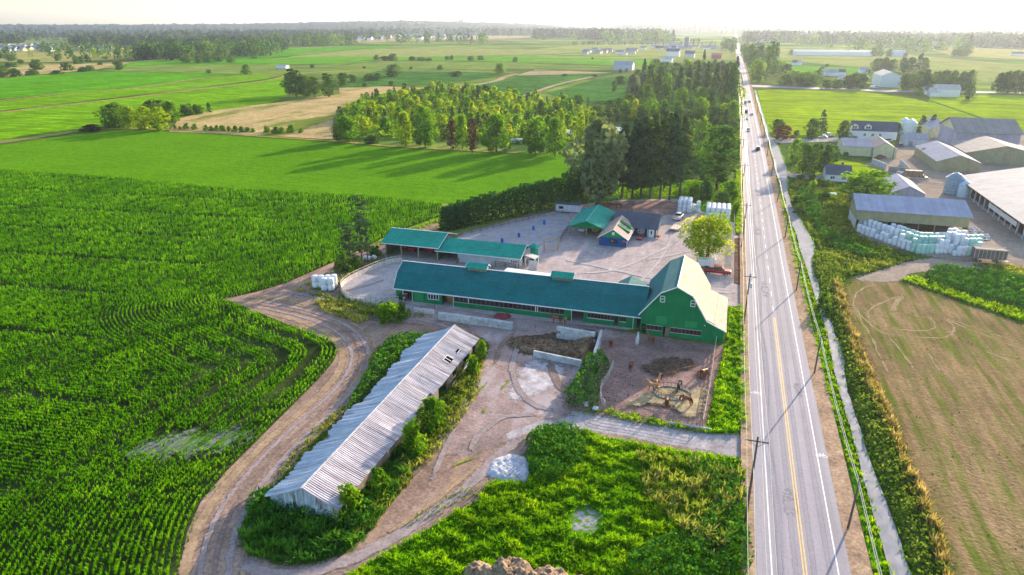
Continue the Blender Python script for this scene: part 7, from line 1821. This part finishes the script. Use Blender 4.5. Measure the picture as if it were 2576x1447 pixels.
# grey triangular roof behind the big bush
a = qx(1345, 770)
gbuild('low_shed', 'small shed with lilac-grey roof behind the big round bush', 'shed', a[0]+1, a[0]+11, a[1]-6, a[1]+16, 1.9, 4.3, 'y', m_lilac, m_lilac)
# cottage
a = qx(855, 665); b = qx(985, 690)
ct = gbuild('cottage', 'small white cottage with dark hipped roof by the sunlit lawn', 'cottage', a[0]-1.5, b[0]+2.5, a[1], a[1]+11, 2.9, 5.4, 'x', m_white, m_slate, windows=((1.5,3.0,1.0,2.1),(5.5,7.0,1.0,2.1)))
d = MB(); d.box(a[0]+4, a[0]+4.8, a[1]+6, a[1]+6.8, 4.5, 6.6); part(d, 'chimney', paint('m_brick2', (.22,.12,.09), .8, .2), ct)
# bunker walls and cart box
def slabwall(p, q, h, lb, mat=None, h2=None):
    p, q = at(*Q(*p)), at(*Q(*q)); m = MB(); d = Vector((q[0]-p[0], q[1]-p[1], 0)).normalized(); n_ = Vector((-d.y, d.x, 0))*.2; h2 = h2 or h
    P_ = [Vector(p)-n_, Vector(q)-n_, Vector(q)+n_, Vector(p)+n_]; m.add([tuple(x) for x in P_] + [(P_[0].x,P_[0].y,h),(P_[1].x,P_[1].y,h2),(P_[2].x,P_[2].y,h2),(P_[3].x,P_[3].y,h)], [(3,2,1,0),(4,5,6,7),(0,1,5,4),(1,2,6,5),(2,3,7,6),(3,0,4,7)])
    tag(m.build('bunker_wall', mat or m_conc), lb, 'wall')
slabwall((1228,510),(1350,560), 2.4, 'left concrete wall of the silage bunker'); slabwall((1370,580),(1550,600), 2.4, 'front concrete wall of the silage bunker', m_rooftan); slabwall((1475,520),(1560,560), 2.6, 'slanted middle wall of the silage bunker', None, .8)
a = qx(1590, 650); trailer('cart', a[0], a[1]+1, 0, 6.2, 2.4, 1.0, 3.4, m_wood, 'tall brown box cart beside the silage bunker')
a = qx(2265, 1390); hc = trailer('hay_cart', a[0], a[1]+1.3, 0, 7.2, 2.6, .95, 3.4, boards('m_cart', (.2,.15,.14), .25), 'big brown slatted cart standing at the right end of the bales', axles=((-2.6,),(-1.9,),(1.8,),(2.5,)))
m = MB()
for k in range(9): m.box(-3.6+k*.88, -3.5+k*.88, -1.36, -1.3, 1.0, 3.6)
m.beam((-3.7,-1.33,3.62),(3.7,-1.33,3.62),.1,.12); m.beam((-3.7,1.33,3.62),(3.7,1.33,3.62),.1,.12); link('rack', m.mesh('rack', m_palewood), hc)
# steel silos
def silo(x, y, r, h_, lb, mat, rings=6, legs=False):
    o = empty('silo', (x, y, 0), lb, 'silo')
    z0 = 2.0 if legs else 0
    pr_ = [(r, z0)] 
    for k in range(rings): z = z0 + h_*(k+1)/rings; pr_ += [(r, z-.12), (r*1.02, z-.06), (r, z)]
    m = MB(); m.lathe(pr_, 16); link('tank', m.mesh('tank', mat, True), o)
    m = MB(); m.lathe([(r*1.03, z0+h_), (r*.5, z0+h_+r*.45), (.15, z0+h_+r*.65), (.02, z0+h_+r*.7)], 16); link('cone_roof', m.mesh('cone_roof', mat), o)
    if legs:
        for k in range(4): m = MB(); m.box(r*.7*(-1)**k-.07, r*.7*(-1)**k+.07, r*.7*(-1)**(k//2)-.07, r*.7*(-1)**(k//2)+.07, 0, 2.0); link('leg', m.mesh('leg', m_steel), o)
m_bluesteel = paint('m_bluesteel', (.22,.30,.38), .4, .15, metal=.3)
a = qx(1960, 800); silo(a[0], a[1]+3, 3.0, 6.0, 'left dark blue-grey silo before the white-roofed barn', m_bluesteel)
a = qx(2025, 810); silo(a[0]+.6, a[1]+1, 2.2, 4.4, 'pale blue silo right of the dark one', paint('m_paleblue', (.45,.6,.7), .4, .1, metal=.2))
a = qx(1655, 320); silo(a[0], a[1]+26, 3.2, 6.5, 'pale domed silo above the white garage', paint('m_palegrey', (.6,.66,.66), .4, .08), 5); a = qx(1610, 320); silo(a[0], a[1]+30, 2.0, 7.5, 'slim silo behind the domed one', paint('m_palegrey', (.6,.66,.66), .4, .08), 5)
a = qx(1795, 480); silo(a[0], a[1]+10, 1.6, 3.2, 'small feed bin at the low barn', m_bluesteel, 3, True); a = qx(1700, 470); silo(a[0]-1, a[1], 1.4, 2.2, 'brown feed bin at the corner of the low barn', m_wood, 3, True)
# light poles in the yard
for (X, Y, t, lb) in ((1225,470,360,'wooden pole at the corner of the cream sheds'), (1412,465,280,'tall wooden pole right of the cream gabled shed'), (770,495,490,'')):
    if lb: g = at(*Q(X, Y)); h_ = hgt(Q(X, Y), Q(X, t)[1]); m = MB(); m.cyl((0,0,0),(0,0,h_),.16,.1,7); o = m.build('pole', m_pole); o.location = g; o.name = 'yard_pole'; tag(o, lb, 'pole')
for (X, Y), kd, cc, rz, lb in (((845,270),'pickup',c_white,175,'white pickup on the white farmhouse drive'),((795,285),'car',c_silver,170,'silver car left of the white pickup on the farmhouse drive'),((940,390),'pickup',c_white,160,'white pickup nose to the cream shed'),((1375,320),'suv',c_silver,30,'pale car in the yard behind the cream sheds'),((1480,360),'suv',c_blue,90,'blue car left of the white garage'),((1310,460),'car',c_red,0,'red cart before the cream gabled shed'),((1655,655),'pickup',c_grey,20,'grey pickup beside the box cart')):
    g = at(*Q(X, Y)); vehicle(kd, cc, (g[0], g[1]+1, .1), rz, lb, 'pickup' if kd == 'pickup' else 'car')
fence('lawn_fence', V(Q(1480,650),Q(1640,665),Q(1800,680),Q(1930,690)), 'pale rail fence below the farmyard lawn', 1.3, (.5,1.0,1.25), 3, m_palewood, .07, board=True)
# trees of the eastern farm
ET = [((385,235),105,120,'dark','dark tree left behind the red-leaved one'),((435,300),155,185,'red','round red-leaved tree beside the white farmhouse drive'),((560,255),210,60,'bush','small dark bush right of the red-leaved tree'),((690,290),95,130,'dark','dark conical tree left of the tall pointed one'),((778,235),30,105,'spruce','tallest pointed conifer beside the white farmhouse'),
      ((965,290),108,120,'dark','dark tree at the left gable of the white farmhouse'),((1305,290),245,70,'red','small red bush before the white farmhouse'),((1070,285),258,60,'bush','round bush at the foot of the white farmhouse'),((1445,240),138,130,'dark','dark round tree right of the white farmhouse'),((1530,210),150,50,'fir','slim fir right of the dark round tree'),
      ((1660,225),80,120,'fir','left of two big firs behind the silos'),((1750,240),70,110,'fir','right of two big firs behind the silos'),((540,500),275,130,'broad','green tree at the left of the lawn trees'),((610,600),300,170,'dark','big dark tree at the ditch side of the lawn'),((715,595),300,110,'dark','slim dark tree in the middle of the lawn'),((810,600),310,150,'dark','dark tree at the right of the lawn'),((880,500),330,100,'dark','dark tree behind the right lawn tree'),
      ((600,640),605,90,'bush','dark clipped bush left of the cottage'),((700,650),600,80,'bush','second clipped bush left of the cottage'),((1160,860),545,430,'broad','huge spreading green tree right of the cottage'),((790,720),640,150,'bush','dark shrub below the cottage'),((690,820),640,70,'greenbush','upright shrub left below the cottage'),((810,820),750,160,'greenbush','low green hedge bush with a blue tarp beside it'),
      ((560,900),790,130,'bush','dark shrub on the ditch bank'),((580,960),860,110,'bush','second dark shrub on the ditch bank'),((995,440),400,60,'greenbush','small bush at the corner of the cream shed')]
for (X, Y), t, w_, k, lb in ET: T_(k, Q(X, Y), Q(X, t)[1], w_*.2838, lb)
m = MB(); g = at(*Q(875, 800)); m.box(g[0]-1.2, g[0]+1.2, g[1]-.8, g[1]+.8, .1, .9); m.slab([(g[0]-1.4,g[1]-1,.95),(g[0]+1.4,g[1]-1,.95),(g[0]+1.3,g[1]+1,1.3),(g[0]-1.3,g[1]+1,1.3)], .05); tag(part(m, 'tarp_pile', paint('m_bluetarp', (.1,.5,.6), .4), None), 'blue tarp over a pile by the big spreading tree', 'tarp')
T_('bush', (2068,780), 735, 34, 'grey-leaved bush leaning over the ditch'); T_('bush', (2075,800), 765, 24, 'dark bush on the bank below the grey-leaved one')
# trees and houses up the road, east side
ER = [((210,730),520,130,'broad'),((290,720),380,70,'poplar'),((320,690),330,60,'poplar'),((355,680),350,60,'poplar'),((400,640),530,120,'broad'),((470,650),560,110,'dark'),((450,760),650,150,'broad'),((560,760),620,220,'broad'),((650,770),630,180,'broad'),((740,750),610,90,'dark'),((820,790),700,120,'dark'),((920,790),700,110,'dark'),((1000,790),660,100,'dark'),((1060,790),640,120,'dark'),((1130,795),650,110,'dark'),
      ((1280,640),510,110,'dark'),((1340,640),500,90,'dark'),((1400,640),520,90,'dark'),((1500,650),500,100,'dark'),((1560,640),500,110,'dark'),((1640,650),475,110,'fir'),((1690,640),500,80,'dark'),
      ((1500,800),640,80,'dark'),((1560,800),650,110,'dark'),((1640,800),620,110,'dark'),((1700,805),600,100,'dark'),((1780,808),620,110,'dark'),((1860,808),610,100,'dark'),((1940,810),610,110,'dark'),((2020,812),620,110,'dark'),((2080,810),610,80,'dark'),((2085,885),740,100,'dark'),((1650,850),770,90,'broad'),
      ((2340,820),630,110,'dark'),((2400,820),620,110,'dark'),((2470,825),610,120,'dark'),((2550,830),620,120,'dark'),((2640,830),620,120,'dark'),
      ((110,560),400,80,'dark'),((150,600),380,80,'dark'),((180,640),420,80,'dark'),((240,560),380,80,'dark'),((90,480),390,60,'dark'),((2030,500),400,110,'dark'),((2080,470),300,80,'fir'),((1970,500),440,80,'bush'),((620,490),460,26,'bush'),((760,490),465,20,'bush'),((1000,490),450,50,'bush'),((1115,495),462,28,'bush'),((1240,500),420,60,'dark'),((1300,500),440,60,'dark'),((1380,500),430,60,'dark'),((1525,505),470,40,'bush'),((510,485),440,40,'dark'),((830,595),565,40,'bush'),((780,630),590,50,'bush'),((885,660),620,90,'bush'),((960,650),615,60,'bush'),((1180,650),610,70,'bush')]
for (X, Y), t, w_, k in ER: T_(k, A4(X, Y), A4(X, t)[1], w_*.2838, KW[k if k in KW else 'dark'] + ' standing east of the road beyond the bright field' if k != 'bush' else 'low bush east of the road beyond the bright field', 'trees east of the road beyond the bright field')
def abox(p0, p1, z, rz_, lb, name='far_barn', cat='barn', wm_=None, rm_=None, dep=14, ax='x', group=None):
    a, b = at(*p0), at(*p1); return gbuild(name, lb, cat, a[0], b[0], a[1], a[1]+dep, z, rz_, ax, wm_ or m_white, rm_ or m_roofwhite, group=group)
abox(A4(535,492), A4(1218,497), 7, 10, 'very long white greenhouse across the far fields', 'greenhouse', 'greenhouse', dep=40)
abox(A4(1408,503), A4(1520,503), 7, 11, 'pale blue barn right of the long greenhouse', wm_=paint('m_pblue', (.5,.6,.7)), dep=30)
a = at(*A4(1220,740)); b = at(*A4(1475,780))
gbuild('packing_shed', 'large white metal shed with parked trucks beside the side road', 'shed', a[0], b[0], b[1]+2, b[1]+46, 10.5, 14, 'y', paint('m_wshed', (.62,.66,.70)), m_roofwhite)
for X, Y, cc, kd in ((1190,760,c_red,'suv'),(1240,785,c_white,'van'),(1325,770,c_white,'van'),(1400,770,c_white,'box_truck'),(1180,700,c_white,'van')):
    g = at(*A4(X, Y)); vehicle(kd, cc, (g[0], g[1], .1), 20, 'white or red vehicle parked around the large white metal shed', 'vehicle', 'vehicles round the white metal shed', 1.3)
abox(A4(1795,860), A4(2000,865), 6.5, 9.5, 'white house with pale roof among the trees on the side road', 'white_house', 'house', dep=14)
for i, (X, Y, w_) in enumerate(((785,670,60),(845,675,80),(930,670,60),(935,730,50),(1120,650,70),(525,580,35),(570,580,35),(190,500,50),(1690,840,60),(1740,860,70),(230,370,120),(2470,495,90))):
    abox(A4(X, Y), A4(X+w_, Y), 4, 7, 'small pale house among the trees east of the road', 'far_house', 'house', dep=10, group='pale houses east of the road', rm_=(m_roofwhite, m_roofgrey, m_slate)[i % 3])
# ------------------------------------------------------------------ west side far buildings
for (p0, p1, z, r, lb, wm_, rm_, dep) in ((A3(880,775),A3(1075,785),7,11,'long grey-roofed barn at the edge of the far trees',paint('m_pb2',(.4,.46,.55)),m_roofgrey,20),(A3(1460,625),A3(1600,630),9,14,'big cream farmhouse in the far fields',m_white,m_slate,18),
      (A3(1670,640),A3(1775,640),7,12,'dark-roofed house right of the cream farmhouse',m_dirtywhite,m_slate,18),(A3(1960,650),A3(2070,655),6,9,'red barn beside the far road',paint('m_rb',(.4,.06,.09)),paint('m_rb',(.4,.06,.09)),16),(A3(1400,690),A3(1530,690),5,7,'low pale barn behind the wooded belt',m_white,m_roofgrey,16),
      (A2(90,662),A2(185,664),3.5,5,'white trailer alone in the far field',m_white,m_roofwhite,8),(A3(1460,540),A3(1640,545),8,12,'long blue-white barn in the distant farm cluster',m_white,m_roofgrey,22),(A3(985,612),A3(1030,612),4,6,'tiny pale shed in the distant field',m_white,m_roofwhite,8)):
    abox(p0, p1, z, r, lb, 'far_barn', 'barn', wm_, rm_, dep)
m = MB(); a = at(*A3(1690,535)); m.box(a[0]-9, a[0]+9, a[1], a[1]+18, 0, 9); m.box(a[0]-6, a[0]+4, a[1]+2, a[1]+14, 9, 26); tag(part(m, 'feed_mill', paint('m_mill', (.12,.12,.2)), None), 'dark stepped feed mill tower in the distant farm cluster', 'mill')
rv = random.Random(6)
def houses(pts, lb, grp, s=1.0):
    for i, (u, v_) in enumerate(pts):
        a = at(u, v_); w_ = rv.uniform(9, 18)*s
        gbuild('far_house', lb, 'house', a[0]-w_/2, a[0]+w_/2, a[1], a[1]+10*s, 4*s, 7.5*s, 'x', (m_white, m_dirtywhite, m_yellow)[rv.randrange(3)], (m_roofgrey, m_slate, m_rooftan, m_pinkshingle)[rv.randrange(4)], group=grp)
houses([A1(rv.uniform(0, 560), rv.uniform(440, 500)) for _ in range(36)] + [A1(rv.uniform(700, 1050), rv.uniform(468, 492)) for _ in range(6)], 'small pale house in the far left village', 'houses of the far left village', 1.15)
houses([A2(rv.uniform(850, 1950), rv.uniform(352, 385)) for _ in range(44)], 'small pale house in the distant town left of the road', 'houses of the distant town', 1.7)
houses([A3(rv.uniform(470, 1120), rv.uniform(565, 600)) for _ in range(16)] + [A3(rv.uniform(1150, 2180), rv.uniform(530, 548)) for _ in range(24)], 'low pale farm building in the distant nursery row', 'buildings of the distant nursery row', 1.0)
houses([A4(rv.uniform(1680, 2000), rv.uniform(400, 412)) for _ in range(5)], 'pale house in the hazy right distance', 'houses in the hazy right distance', 1.5)
# ------------------------------------------------------------------ far trees: the largest as things, the rest as woodland
def woodland(name, regs, n, hr, label, seed, zfun=None, mat=None, nc=26):
    rg_ = np.random.default_rng(seed); Cs, Ts, Ss = [], [], []
    for k in range(n):
        u0, u1, v0, v1 = regs[rg_.integers(len(regs))]
        v_ = v0 + (v1-v0)*rg_.uniform(0, 1)
        g = at(rg_.uniform(u0, u1), v_); h_ = rg_.uniform(*hr); z0 = zfun(g[0], g[1]) if zfun else 0
        d = rg_.normal(0, 1, (nc, 3)); d /= np.linalg.norm(d, axis=1)[:, None]
        con = rg_.uniform() < .4
        zz = rg_.uniform(.05, 1, nc)
        r_ = h_*(.3*np.clip(1.05-zz, .05, 1) if con else .33*np.sqrt(np.clip(1-(2*zz-1)**2, .1, 1)))
        Cs.append(np.column_stack([g[0]+d[:,0]*r_*1.3, g[1]+d[:,1]*r_*1.3, z0+zz*h_])); Ts.append(np.clip(rg_.uniform(0,1)**1.3+rg_.normal(0,.1,nc), 0, 1)); Ss.append(np.full(nc, h_*(.30 if nc < 40 else .2)))
    C = np.concatenate(Cs); Vv, q = cardset(C, np.concatenate(Ss), rg_, 0, .8)
    tag(link(name, np_mesh(name, Vv, q, mat or l_far, np.repeat(np.concatenate(Ts), 4))), label, None, None, 'stuff')
def far_trees(regions, kinds, hr, n, lb, grp, mind=0):
    woodland('tree_belt', [(a, b, c, d_) for a, b, c, d_ in regions], int(n*1.6), hr, lb, n, None, l_decd, 60)
far_trees([(365,520,138,146),(480,680,134,146),(560,720,128,138),(340,480,150,152)], ['young', 'youngdark', 'youngfir', 'dark', 'poplar'], (18, 27), 85, 'tall tree in the wood beyond the left green fields', 'tall trees beyond the left green fields')
far_trees([(0,330,128,150),(100,300,120,132)], ['young', 'youngdark', 'dark'], (10, 18), 60, 'tree round the far left village', 'trees round the far left village')
far_trees([(680,900,106,116),(900,1220,100,112),(670,820,108,118)], ['young', 'youngdark', 'youngfir'], (20, 32), 60, 'distant tree before the town', 'distant trees before the town')
far_trees([(1341,1660,97,103),(1520,1640,100,106),(1620,1700,101,106)], ['youngdark', 'young', 'youngfir'], (22, 36), 46, 'distant tree left of the far end of the road', 'distant trees left of the far road')
far_trees([(1815,1832,112,124),(1835,1846,118,134),(1868,1950,112,134),(1870,1940,134,160)], ['youngdark', 'youngfir'], (14, 24), 30, 'tree lining the far end of the road', 'trees lining the far road')
far_trees([(1950,2080,106,113),(2070,2330,112,132),(2250,2420,110,130)], ['young', 'youngdark', 'dark'], (18, 28), 60, 'hazy tree behind the greenhouse', 'hazy trees behind the greenhouse')
woodland('woodland', [(-150,700,86,104),(180,420,104,116),(390,720,103,127),(470,720,104,128),(-150,60,104,110)], 1300, (14, 25), 'dense far woods behind the left village', 3)
woodland('woodland', [(-150,700,84,100),(400,980,86,100),(620,900,84,96)], 1400, (18, 30), 'distant band of woods across the left', 4)
woodland('woodland', [(600,1500,76,85),(-150,1800,74,82),(880,1500,84,90),(1341,1660,92,96),(1480,1560,95,100)], 1500, (22, 36), 'far strip of woods below the hills', 5)
woodland('woodland', [(1860,2700,76,90),(1960,2700,90,100),(2050,2250,100,112),(2230,2500,98,118),(2450,2700,104,122),(1870,2000,96,106)], 1500, (18, 30), 'hazy woods in the right distance', 6)
woodland('hedgerow', [(1440,1855,112.5,113.5),(1650,1760,104,105)], 120, (6, 10), 'thin line of far hedge beside the road', 7)
# ------------------------------------------------------------------ hills on the horizon
def ridge(name, prof, dist, depth, label, mat, bump=8, seed=0):
    us = np.linspace(prof[0][0], prof[-1][0], 260); vs_ = np.interp(us, [p[0] for p in prof], [p[1] for p in prof])
    rg_ = np.random.default_rng(seed); vv_, ff = [], []
    ny = 10
    jit = np.convolve(rg_.normal(0, 1, 264), np.ones(5)/5, 'valid')
    for j in range(ny+1):
        t = j/ny
        for i, (u, v_) in enumerate(zip(us, vs_)):
            d = _fw*_F + _rt*(u-1287.5) + _up*(723.5-v_)
            hd = math.hypot(d[0], d[1]); e = (d[0]/hd, d[1]/hd)
            ztop = CAM_H + d[2]/hd*(dist) + jit[i]*bump*.5
            r_ = dist - depth*(1-t)*1.0
            z = max(ztop, 2)*math.sin(t*math.pi/2)**.8 + rg_.normal(0, bump*.35)*(t > 0) 
            vv_.append((e[0]*r_, e[1]*r_, z if j else -2))
    n = len(us)
    for j in range(ny):
        for i in range(n-1): k = j*n+i; ff.append((k, k+1, k+n+1, k+n))
    for i in range(n): vv_.append((vv_[ny*n+i][0]*1.12, vv_[ny*n+i][1]*1.12, 0))
    for i in range(n-1): k = ny*n+i; ff.append((k, k+1, k+n+1, k+n))
    me = bpy.data.meshes.new(name); me.from_pydata(vv_, [], ff); me.materials.append(mat)
    tag(link(name, me), label, None, None, 'structure')
m_hill = surf('m_hill', [((.008,.03,.035), (.03,.06,.055), .02), ((.6,)*3, (1.4,)*3, .004), (None, (.12,.16,.08), .003, None, 0, .62, .7)], .95, .05)
ridge('hills', [(-300,64),(0,62),(150,62),(330,62),(600,60),(700,58),(860,55),(950,53),(1080,53),(1150,55),(1290,58),(1370,62),(1420,67)], 6500, 2600, 'low wooded hills along the left horizon', m_hill, 9, 1)
ridge('hills', [(1530,69),(1570,61),(1700,58),(1850,56),(2000,57),(2200,60),(2700,66)], 6000, 1500, 'low wooded rise right of the gap in the hills', m_hill, 7, 2)
ridge('hills', [(1300,66),(1480,63),(1700,59),(1900,52),(2000,45),(2150,43),(2300,42),(2400,45),(2500,50),(2700,62)], 10500, 3000, 'broad pale hill in the haze at the right', m_hill, 12, 3)
# distant towers
mt_ = paint('m_towers', (.35,.38,.42), .7)
rv = random.Random(2)
def tower(u, vt, w_, lb, dist=6600, grp='towers on the far hill'):
    d = _fw*_F + _rt*(u-1287.5) + _up*(723.5-vt); hd = math.hypot(d[0], d[1]); x, y = d[0]/hd*dist, d[1]/hd*dist; z = CAM_H + d[2]/hd*dist
    m = MB(); ww = w_*dist/1717/2; m.box(-ww, ww, -ww, ww, 0, z-4); m.box(-ww*.6, ww*.6, -ww*.6, ww*.6, z-4, z); o = m.build('tower', mt_); o.location = (x, y, 0); tag(o, lb, 'tower', grp)
for u, vt in ((1005,50),(1010,47.5),(1020,49),(1030,51),(1036,50),(1048,52),(1105,51),(1140,41.5),(1147,45),(1155,48),(1160,48),(1164,47.5),(1170,49),(1215,46)): tower(u, vt, rv.uniform(2, 4.5), 'tiny pale tower block on the distant hill crest')
for u, vt, lb in ((1223,42,'thin mast on the hill crest right of the tower blocks'),(1378,48,'thin mast over the gap in the hills, left'),(1449,46,'tallest thin mast over the gap in the hills')): tower(u, vt, 1.1, lb, 6600, None)
# ------------------------------------------------------------------ haze
def build_haze():
    m = MB(); m.box(-9000, 9000, -250, 14500, -1.0, 230.0)
    mt, t, out = _nt('m_haze')
    pv = t.nodes.new('ShaderNodeVolumePrincipled')
    pv.inputs['Density'].default_value = HAZE
    pv.inputs['Color'].default_value = (.74, .84, 1.0, 1)
    pv.inputs['Anisotropy'].default_value = .5
    t.links.new(pv.outputs[0], out.inputs['Volume'])
    o = m.build('haze', mt)
    tag(o, 'pale summer haze thickening towards the horizon', None, None, 'stuff')
HAZE = .00006
build_haze()
